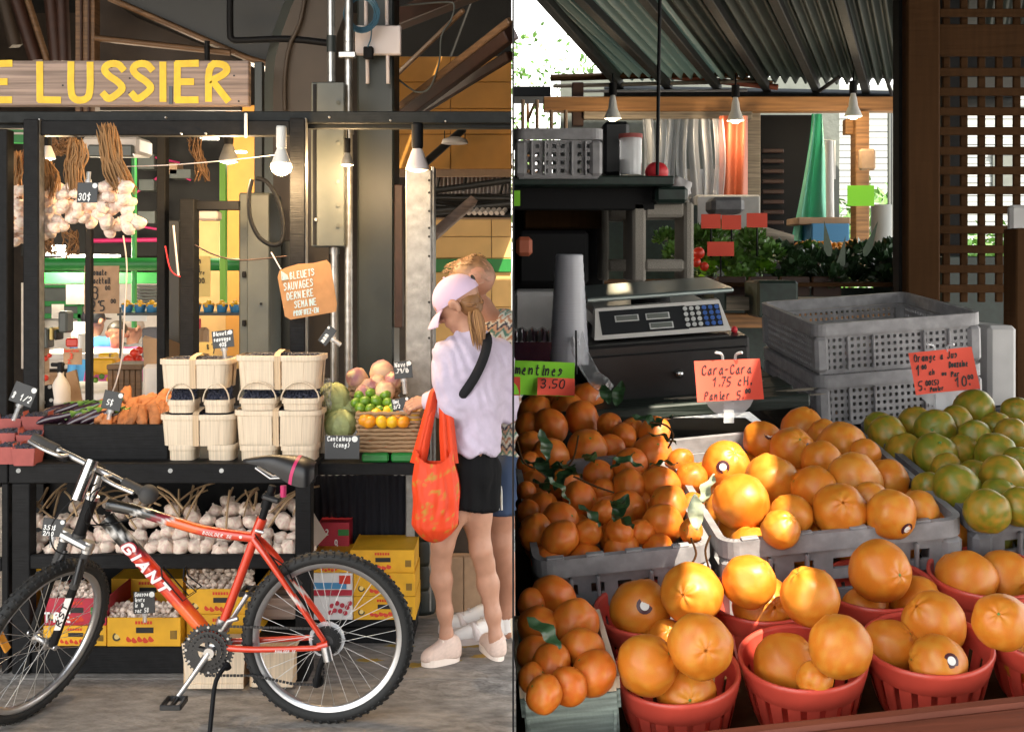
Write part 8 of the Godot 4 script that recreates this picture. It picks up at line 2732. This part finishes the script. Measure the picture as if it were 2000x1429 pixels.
# ---------- oranges ----------
var fruit_meshes := {}
func orange_mesh(kind: String, sd: int) -> ArrayMesh:
	var key := kind + str(sd)
	if fruit_meshes.has(key): return fruit_meshes[key]
	var mb := MB.new()
	var ns := s_noise(sd + 200)
	var navel := kind == "navel"
	mb.grid(40, 28, func(a: float, e: float) -> Vector3:
		var th := TAU * a
		var y := cos(PI * e)
		var r := sin(PI * e)
		var q := Vector3(r * cos(th), y, r * sin(th))
		var k := 1.0 + 0.075 * ns.get_noise_3d(q.x * 0.9, q.y * 0.9, q.z * 0.9)
		k -= 0.055 * exp(-pow(r / 0.13, 2)) * (1.0 if y > 0 else 0.7)   # dimples at both ends
		if navel and y > 0: k += 0.022 * cos(th * 6.0 + sd) * exp(-pow((r - 0.28) / 0.2, 2))
		var sq := 0.86 if kind == "tangerine" else (0.93 if kind == "green" else 0.98)
		return q * k * Vector3(1, sq, 1), true, Vector3.ZERO)
	for i in mb.v.size():
		var p := mb.v[i]
		var w := ns.get_noise_3d(p.x * 2.2, p.y * 2.2, p.z * 2.2)
		var f := ns.get_noise_3d(p.x * 9, p.y * 9, p.z * 9)
		var c: Color
		if kind == "tangerine": c = Color(0.74, 0.155, 0.014).lerp(Color(0.74, 0.23, 0.025), clampf(w + 0.3 + 0.08 * (sd % 4), 0, 1))
		elif kind == "green": c = Color(0.20, 0.22, 0.016).lerp(Color(0.52, 0.26, 0.025), clampf(w * 0.8 + 0.22 + 0.14 * (sd % 3) + f * 0.1, 0, 1))
		else: c = Color(0.76, 0.22, 0.016).lerp(Color(0.78, 0.31, 0.035), clampf(w * 1.2 + 0.2 + 0.1 * (sd % 5), 0, 1))
		mb.c[i] = c
	fruit_meshes[key] = mb.mesh()
	return fruit_meshes[key]

func place_fruit(list: Array, kind: String, label: String, group: String, plane_at: Vector3, plane_n: Vector3, lift: float, stem := "", stickers := {}, bowl := Vector3.INF) -> void:
	# distance from the heap plane, then pushed apart along the line of sight until no two share space
	var ds := []
	var rs := []
	for q in list:
		var dir := P(q[0], q[1], 1.0) - Vector3(0, CY, 0)
		var t := (plane_at + plane_n * lift - Vector3(0, CY, 0)).dot(plane_n) / dir.dot(plane_n)
		ds.append(t)
	var mean_r := 0.0
	for i in list.size(): mean_r += S(list[i][2], ds[i]) / list.size()
	for i in list.size(): rs.append(lerpf(S(list[i][2], ds[i]), mean_r, 0.25))
	if bowl != Vector3.INF:   # settle each fruit inside its round basket, nearest first
		var inv := TB.inverse()
		var order := range(list.size())
		order.sort_custom(func(x: int, y: int) -> bool: return list[x][1] > list[y][1])
		var done := []
		for i in order:
			var best := 1e9
			var best_d: float = ds[i]
			for s in 80:
				var d: float = bowl.z * -1.0 - 0.13 + s * 0.004
				var R: float = S(list[i][2], d) * 1.09
				var p: Vector3 = inv * (P(list[i][0], list[i][1], d) - bowl)
				var rho := Vector2(p.x, p.z).length()
				var gap: float = 0.0885 - rho
				if p.y < 0.0: gap = lerpf(0.065, 0.0885, clampf(1.0 + p.y / 0.1, 0, 1)) - rho
				elif gap > 0.0: gap = sqrt(gap * gap + p.y * p.y)
				else: gap = p.y - R * 0.2 + gap * 0.5
				var cost := maxf(0.0, R - gap) * 1.8 + absf(p.y - 0.01) * 0.12 + maxf(0.0, R - 0.1 - p.y) * 2.0
				for j in done: cost += maxf(0.0, (R + S(list[j][2], ds[j])) * 0.97 - (P(list[i][0], list[i][1], d) - P(list[j][0], list[j][1], ds[j])).length())
				if cost < best: best = cost; best_d = d
			ds[i] = best_d
			done.append(i)
	for it in (60 if bowl == Vector3.INF else 0):
		for i in list.size():
			for j in i:
				var pi := P(list[i][0], list[i][1], ds[i])
				var pj := P(list[j][0], list[j][1], ds[j])
				var ov: float = (rs[i] + rs[j]) * (0.90 if kind == "tangerine" else 0.96) - (pi - pj).length()
				if ov > 0.0:
					var near := i if list[i][1] + list[i][2] * 0.5 > list[j][1] + list[j][2] * 0.5 else j
					var far := j if near == i else i
					ds[near] -= ov * 0.08
					ds[far] += ov * 0.62
	for i in list.size():
		var q: Array = list[i]
		var lab := label
		if stickers.has(i): lab = label.replace("orange in", "orange with a round sticker in").replace("orange heaped", "orange with a round sticker heaped").replace("orange peeking", "orange with a round sticker peeking")
		elif q.size() > 3: lab = label.replace("orange", "orange with its starry end showing")
		var o := thing("orange" if kind != "tangerine" else "tangerine", lab, "orange" if kind != "tangerine" else "tangerine", P(q[0], q[1], ds[i]), group)
		var R: float = S(q[2], ds[i]) * (1.13 if kind == "tangerine" else (1.12 if kind == "green" else 1.05))
		o.position.x = maxf(o.position.x, R * 1.08 + 0.004)
		var rot := Basis.from_euler(Vector3(rng.randf_range(0.2, 1.5), rng.randf_range(0, 6.28), rng.randf_range(-1.0, 1.0)))
		if q.size() > 3: rot = Basis.from_euler(Vector3(q[3], q[4], q[5]))
		var m := ob("fruit", orange_mesh("navel" if kind == "navel" and i % 3 == 0 or q.size() > 3 else kind, i % 5), M.orange, o)
		m.basis = rot.scaled(Vector3.ONE * R)
		var mb := MB.new()
		mb.ball(Vector3(0, R * (0.81 if kind == "tangerine" else 0.915), 0), Vector3(R * 0.075, R * 0.03, R * 0.075), 8, 5)
		ob("stem_button", mb, M.leaf, o, Transform3D(rot, Vector3.ZERO))
		if stickers.has(i):
			var sdir: Vector3 = Vector3(stickers[i][0], stickers[i][1], 1.0).normalized()
			for lay in [[0.27, 1.004, "sticker_dark", "sticker"], [0.15, 1.012, "white", "sticker_print"]]:
				mb = MB.new()
				var b := look(sdir)
				mb.grid(14, 3, func(a: float, e: float) -> Vector3:
					var an: float = e * lay[0]
					return b * Vector3(sin(an) * cos(TAU * a), cos(an), sin(an) * sin(TAU * a)) * R * lay[1], true, Vector3.ZERO)
				ob(lay[3], mb, M[lay[2]], o)

func red_basket(label: String, at: Vector3) -> void:   # at: middle of the rim
	var o := thing("red_basket", label, "basket", at - TB.y * 0.1)
	o.basis = TB
	var mb := MB.new()
	var h := 0.1
	var rt := 0.0885
	var rb := 0.065
	mb.lathe([Vector2(rt - 0.006, h - 0.004), Vector2(rt - 0.004, h), Vector2(rt, h), Vector2(rt + 0.001, h - 0.006), Vector2(rt - 0.003, h - 0.022), Vector2(rt - 0.006, h - 0.034), Vector2(rt - 0.009, h - 0.034), Vector2(rt - 0.006, h - 0.02), Vector2(rt - 0.006, h - 0.004)], 48)
	ob("rim_band", mb, M.red_plastic, o)
	for i in 20:
		mb = MB.new()
		for s in [0.0, 0.0025]:
			mb.grid(4, 4, func(a: float, e: float) -> Vector3:
				var th := TAU * (i + lerpf(0.17, 0.83, a)) / 20
				var r = lerpf(rb, rt - 0.006, pow(e, 0.75)) - s
				return Vector3(cos(th) * r, lerpf(0.004, h - 0.032, e), sin(th) * r), false, Vector3(0, 0.05, 0))
		ob("rib", mb, M.red_plastic, o)
	mb = MB.new()
	mb.lathe([Vector2(0, 0.002), Vector2(rb - 0.004, 0.002), Vector2(rb + 0.001, 0.006), Vector2(rb, 0.012), Vector2(rb - 0.003, 0.012), Vector2(0, 0.006)], 32)
	ob("bottom", mb, M.red_plastic, o)

func right_goods() -> void:
	var o: Node3D
	var mb: MB
	var up := TB.y
	# crates on the slope
	var fl := P(1408, 1062, 1.72)
	fruit_crate("grey crate of large sunlit oranges in the middle", fl, 0.405, 0.50, 0.16, M.crate_grey)
	var fr := fl + TB.x * 0.417
	fruit_crate("dark grey crate of greenish oranges on the right", fr, 0.405, 0.50, 0.16, M.crate_dark)
	var ll := fl - TB.x * 0.012
	var w := (ll.x - 0.03) / TB.x.x
	# the left crate is cut by the partition, so it is narrower at the back
	fruit_crate("grey crate of tangerines with leaves beside the partition", ll - TB.x * w * 0.985, w * 0.985, 0.44, 0.16, M.crate_grey)
	var tang := [[1079, 776, 30], [1145, 779, 32], [1035, 805, 33], [1106, 799, 31], [1138, 818, 33], [1075, 833, 33], [1026, 832, 25], [1147, 876, 36], [1075, 893, 34], [1191, 830, 23], [1193, 876, 26], [1220, 852, 24], [1235, 836, 20], [1279, 843, 28], [1276, 885, 34], [1329, 902, 25], [1229, 911, 34], [1228, 952, 33], [1290, 946, 35], [1168, 926, 27], [1132, 976, 33], [1226, 993, 32], [1304, 987, 37], [1294, 1024, 37], [1059, 993, 30], [1096, 1017, 34], [1094, 1052, 35], [1034, 1039, 33], [1029, 870, 26], [1026, 905, 23], [1350, 932, 28], [1212, 1040, 27], [1350, 1037, 22], [1353, 985, 22], [1022, 962, 20], [1176, 958, 22], [1180, 1000, 24], [1100, 945, 30], [1150, 1040, 26], [1250, 1040, 26], [1030, 1000, 22]]
	place_fruit(tang, "tangerine", "tangerine heaped with leaves in the grey crate", "tangerines in the grey crate", fl, up, 0.004)
	var cara := [[1490, 860, 37], [1568, 837, 40], [1548, 878, 42], [1645, 873, 46], [1668, 937, 51], [1591, 955, 43], [1641, 998, 51], [1734, 939, 40], [1741, 1005, 46], [1795, 996, 36], [1690, 885, 28], [1545, 1007, 40], [1526, 1034, 36], [1417, 908, 45], [1505, 938, 49], [1447, 980, 53], [1605, 900, 38], [1700, 975, 34], [1610, 850, 30]]
	place_fruit(cara, "navel", "large orange heaped in the middle grey crate", "oranges in the middle crate", fl, up, 0.012, "", {0: [0.15, 0.5], 13: [-0.3, 0.1], 2: [0.75, 0.25], 8: [0.4, -0.45]})
	var gr := [[1718, 832, 26], [1734, 850, 35], [1790, 828, 32], [1827, 839, 36], [1868, 825, 30], [1902, 800, 37], [1986, 805, 27], [1768, 884, 34], [1827, 889, 39], [1877, 882, 30], [1904, 852, 29], [1947, 834, 27], [1977, 848, 30], [1945, 887, 37], [1813, 952, 28], [1870, 952, 42], [1902, 930, 30], [1959, 932, 39], [1954, 975, 38], [1929, 998, 40], [1990, 900, 26], [1995, 990, 36], [1850, 915, 28]]
	place_fruit(gr, "green", "greenish juice orange in the dark grey crate", "greenish oranges in the right crate", fr, up, 0.01)
	# more fruit underneath each heap
	for q in [[fl - TB.x * 0.4, "tangerine", 0.031, "tangerine heaped with leaves in the grey crate", "tangerines in the grey crate", 0.355], [fl, "navel", 0.040, "large orange heaped in the middle grey crate", "oranges in the middle crate", 0.38], [fr, "green", 0.036, "greenish juice orange in the dark grey crate", "greenish oranges in the right crate", 0.38]]:
		var R: float = q[2]
		var n := 0
		var x := R + 0.03
		while x < q[5] + 0.02:
			var z := R + 0.03
			while z < 0.42:
				var pos: Vector3 = q[0] + TB * Vector3(x + rng.randf_range(-0.006, 0.006), (-0.028 if q[1] == "tangerine" else (-0.05 if q[1] == "navel" else -0.075)) + rng.randf_range(-0.01, 0.008), -z)
				if pos.x > R * 1.08 + 0.004:
					var t := thing("tangerine" if q[1] == "tangerine" else "orange", q[3], "tangerine" if q[1] == "tangerine" else "orange", pos, q[4])
					var m := ob("fruit", orange_mesh(q[1], n % 5), M.orange, t)
					m.basis = Basis.from_euler(Vector3(n, n * 1.7, n * 0.6)).scaled(Vector3.ONE * R)
				n += 1
				z += R * 2.05
			x += R * 2.05
	# baskets of oranges on the front ledge
	var r1 := P(1320, 1306, 1.50)
	var step := TB.x * 0.180
	var back := TB.z * -0.182
	var bn := ["tangerine carton", "second place", "", ""]
	var names := ["red plastic basket of oranges at the ledge beside the tangerine carton", "red plastic basket at the ledge holding two upright oranges", "red plastic basket at the ledge holding three oranges, one with a sticker", "red plastic basket at the ledge cut by the far post side"]
	var names2 := ["red basket behind, below the tangerine crate corner", "red basket behind, with sunlit oranges", "red basket behind, with the star ended orange", "red basket behind, under the dark grey crate"]
	for i in 4:
		red_basket(names[i], r1 + step * i)
		red_basket(names2[i], r1 + step * i + back)
	place_fruit([[1264, 1298, 56], [1368, 1262, 60, 1.35, 0.3, 0.3], [1340, 1352, 56]], "navel", "orange in the red basket beside the tangerine carton", "oranges in the first red basket", r1, up, 0.0, "", {}, r1)
	place_fruit([[1303, 1246, 36]], "navel", "orange peeking out between the first ledge basket and the one behind", "", r1 + back * 0.45, up, -0.012, "", {0: [0.0, 0.3]})
	place_fruit([[1250, 1190, 56], [1352, 1160, 58, 1.3, 0.0, 0.45]], "navel", "orange in the red basket behind the tangerine carton", "oranges behind the tangerine carton", r1 + back, up, 0.0, "", {0: [0.05, 0.45]}, r1 + back)
	place_fruit([[1535, 1299, 60], [1641, 1263, 58], [1592, 1326, 34]], "navel", "upright orange in the second ledge basket", "oranges in the second ledge basket", r1 + step, up, 0.0, "", {}, r1 + step)
	place_fruit([[1463, 1135, 50], [1491, 1184, 57], [1582, 1165, 55]], "navel", "orange in the sunlit red basket at the back", "oranges in the sunlit basket", r1 + step + back, up, 0.0, "", {}, r1 + step + back)
	place_fruit([[1740, 1262, 50], [1825, 1216, 58], [1832, 1297, 53]], "navel", "orange in the third ledge basket", "oranges in the third ledge basket", r1 + step * 2, up, 0.0, "", {2: [0.15, 0.5]}, r1 + step * 2)
	place_fruit([[1720, 1115, 57, 1.45, 0.6, 0.25], [1692, 1192, 44], [1790, 1177, 50]], "navel", "orange in the back basket with the star ended one", "oranges in the star basket", r1 + step * 2 + back, up, 0.0, "", {}, r1 + step * 2 + back)
	place_fruit([[1958, 1215, 52], [1995, 1285, 42]], "navel", "orange in the last ledge basket", "oranges in the last ledge basket", r1 + step * 3, up, 0.0, "", {}, r1 + step * 3)
	place_fruit([[1888, 1132, 55], [1965, 1130, 52, 1.4, 0.2, -0.2]], "navel", "orange in the back basket under the dark grey crate", "oranges in the last back basket", r1 + step * 3 + back, up, 0.0, "", {}, r1 + step * 3 + back)
	# pulp carton with tangerines, bottom left
	var cl := P(1022, 1368, 1.42)
	o = thing("pulp_carton", "grey green pulp carton with a pale wooden rim full of tangerines", "carton", cl)
	o.basis = TB
	var cw := 0.126
	var cd := 0.185
	var ch := 0.105
	var tp := 0.008
	for s in 4:
		mb = MB.new()
		var tr = [[Vector3(0, 0, 0), Vector3(cw, 0, 0), Vector3(0, 0, 1)], [Vector3(cw, 0, 0), Vector3(cw, 0, -cd), Vector3(1, 0, 0)], [Vector3(cw, 0, -cd), Vector3(0, 0, -cd), Vector3(0, 0, -1)], [Vector3(0, 0, -cd), Vector3(0, 0, 0), Vector3(-1, 0, 0)]][s]
		var iv: Vector3 = -tr[2] * 0.004
		var bi: Vector3 = -tr[2] * tp
		mb.hexa([tr[0] + bi + Vector3(0, -ch, 0), tr[1] + bi + Vector3(0, -ch, 0), tr[1] + bi + iv + Vector3(0, -ch, 0), tr[0] + bi + iv + Vector3(0, -ch, 0), tr[0], tr[1], tr[1] + iv, tr[0] + iv])
		ob("wall", mb, M.pulp, o)
		mb = MB.new()
		var ov: Vector3 = tr[2] * 0.004
		var along: Vector3 = (tr[1] - tr[0]).normalized() * 0.002
		mb.hexa([tr[0] + ov + Vector3(0, 0.002, 0) + along, tr[1] + ov + Vector3(0, 0.002, 0) - along, tr[1] + iv + Vector3(0, 0.002, 0) - along, tr[0] + iv + Vector3(0, 0.002, 0) + along, tr[0] + ov + Vector3(0, 0.02, 0) + along, tr[1] + ov + Vector3(0, 0.02, 0) - along, tr[1] + iv + Vector3(0, 0.02, 0) - along, tr[0] + iv + Vector3(0, 0.02, 0) + along])
		ob("wooden_rim", mb, M.veneer, o)
		mb = MB.new()
		mb.hexa([tr[0] + ov * 0.9 + Vector3(0, -0.026, 0) + along, tr[1] + ov * 0.9 + Vector3(0, -0.026, 0) - along, tr[1] + Vector3(0, -0.026, 0) - along, tr[0] + Vector3(0, -0.026, 0) + along, tr[0] + ov * 0.9 + along, tr[1] + ov * 0.9 - along, tr[1] - along, tr[0] + along])
		ob("band", mb, M.pulp, o)
	mb = MB.new()
	mb.box(Vector3(cw / 2, -ch, -cd / 2), Vector3(cw - 0.02, 0.004, cd - 0.02))
	ob("bottom", mb, M.pulp, o)
	place_fruit([[1080, 1165, 40], [1040, 1225, 40], [1123, 1218, 43], [1138, 1268, 40], [1075, 1298, 39], [1160, 1315, 42], [1026, 1278, 32], [1062, 1355, 34], [1026, 1325, 28], [1026, 1180, 28], [1110, 1340, 34]], "tangerine", "tangerine heaped in the pulp carton", "tangerines in the pulp carton", cl, up, 0.035)
	# leaves and twigs among the tangerines
	var lm := leaf_mesh(0.055, 0.0125, 0.35)
	var k := 0
	for q in [[1030, 930, 1.84, 0.4, 0.2], [1050, 950, 1.82, -0.6, 0.5], [1065, 925, 1.86, 1.0, 0.1], [1085, 960, 1.80, -1.2, 0.6], [1120, 920, 1.82, 0.7, -0.2], [1135, 935, 1.82, 2.0, 0.3], [1195, 920, 1.85, -1.0, 0.3], [1255, 915, 1.80, 1.9, 0.1], [1270, 912, 1.80, -1.1, -0.2], [1170, 1030, 1.72, 0.6, 0.3], [1200, 1020, 1.72, -0.8, 0.5], [1235, 1035, 1.72, 2.2, 0.4], [1275, 840, 1.93, -0.9, 0.2], [1290, 835, 1.94, 1.3, 0.1], [1190, 790, 2.1, 0.3, 0.4], [1205, 795, 2.1, -0.5, 0.8], [1015, 900, 1.86, 0.2, 0.9], [1320, 870, 1.88, 1.6, 0.2], [1040, 965, 1.79, 2.6, 0.4], [1110, 985, 1.76, 1.7, 0.7], [1015, 1268, 1.36, 1.2, 0.4], [1208, 1000, 1.74, 3.0, 0.3], [1160, 905, 1.80, 2.7, 0.2]]:
		k += 1
		var m := ob("tangerine_leaf", lm, M.leaf_dark)
		tag(m, "dark green leaf lying among the tangerines", "leaf", "leaves among the tangerines")
		var p := P(q[0], q[1], q[2])
		p.x = maxf(p.x, 0.06)
		m.transform = Transform3D(Basis(Vector3.UP, q[3]) * Basis(Vector3.RIGHT, q[4] + 0.5) * Basis(Vector3(0, 0, 1), 0.4 * sin(k)), p)
	for q in [[1362, 1035, 1.66, 0.25, 1.35, "pale curled leaf standing between the two front crates"], [1376, 985, 1.70, -0.4, 1.1, "pale leaf lit by the sun between the crates"]]:
		var m := ob("pale_leaf", lm, M.leaf_pale)
		tag(m, q[5], "leaf")
		m.transform = Transform3D(Basis(Vector3.UP, q[3]) * Basis(Vector3.RIGHT, q[4]) * Basis(Vector3(0, 0, 1), 0.5), P(q[0], q[1], q[2]))
	for q in [[[1010, 860], [1022, 900], [1045, 915]], [[1130, 850], [1122, 890], [1110, 910]], [[1270, 825], [1300, 830], [1315, 850], [1305, 875]], [[1120, 930], [1165, 950], [1200, 962]], [[1388, 1045], [1378, 1075], [1385, 1110]], [[1350, 1050], [1360, 1080], [1352, 1100]]]:
		var pts := []
		for e in q: pts.append([e[0], e[1], 1.80 if q[0][1] < 1000 else 1.62])
		simple("twig", "thin brown twig among the tangerines", "twig", curve_tube(pts, 0.0018, 5), M.brown_wood, "twigs among the tangerines")
	# notes on clear holders
	o = note("price_note", "coral red handwritten note for the large oranges on a clear holder", [1358, 703, 1488, 782], 2.28, 0.04, M.note_red, [["Cara-Cara", 14, 27, 17], ["1.75 cH.", 34, 50, 17], ["Panier 5.", 16, 76, 15], ["00", 97, 66, 8]], M.ink)
	holder(1424, 786, 2.29, 40)
	o = note("price_note", "red handwritten note for juice oranges in front of the grey crates", [1780, 683, 1906, 765], 2.42, 0.10, M.note_red, [["Orange a Jus", 8, 18, 13, 0.52], ["1", 8, 44, 18], ["00", 20, 34, 8], ["ch", 34, 46, 10], ["Douzaine", 76, 36, 11, 0.42], ["ou", 60, 50, 8], ["Par", 78, 54, 9], ["5.", 8, 74, 17], ["00(5)", 24, 66, 9], ["Panier", 32, 78, 8], ["10.", 84, 74, 18], ["00", 108, 62, 8]], M.ink)
	holder(1838, 770, 2.43, 30)
	o = note("price_note", "lime green handwritten clementine note behind the tangerines", [1004, 706, 1122, 772], 2.16, -0.04, M.note_green, [["mentines", 2, 26, 19, 0.62]], M.ink)
	o = note("price_note", "red price strip across the lime green note", [1050, 738, 1123, 772], 2.15, -0.03, M.note_red, [["3.50", 6, 20, 17, 0.8]], M.ink)
	simple("red_scrap", "red paper scrap at the edge of the lime green note", "note", pb(1004, 736, 1016, 772, 2.15, 0.002, 0), M.note_red)

func holder(u: float, v: float, d: float, ln: float) -> void:
	var o := thing("note_holder", "clear plastic holder under the %s note" % ("coral red" if u < 1600 else "juice orange"), "holder", P(u, v + ln, d))
	var mb := MB.new()
	mb.lathe([Vector2(0, 0), Vector2(0.055, 0), Vector2(0.055, 0.003), Vector2(0, 0.003)], 20, Transform3D(Basis(Vector3.RIGHT, PI / 2), P(u, v - 22, d + 0.012)))
	obw("disc", mb, M.clear, o)
	obw("stem", pb(u - 10, v, u + 10, v + ln, d + 0.004, 0.004, 0.0), M.clear, o)
	for s in [-1, 1]: obw("prong", curve_tube([[u - 12 * s, v - 78, d], [u - 14 * s, v - 94, d - 0.01], [u - 26 * s, v - 98, d - 0.02]], 0.003, 6), M.clear, o)
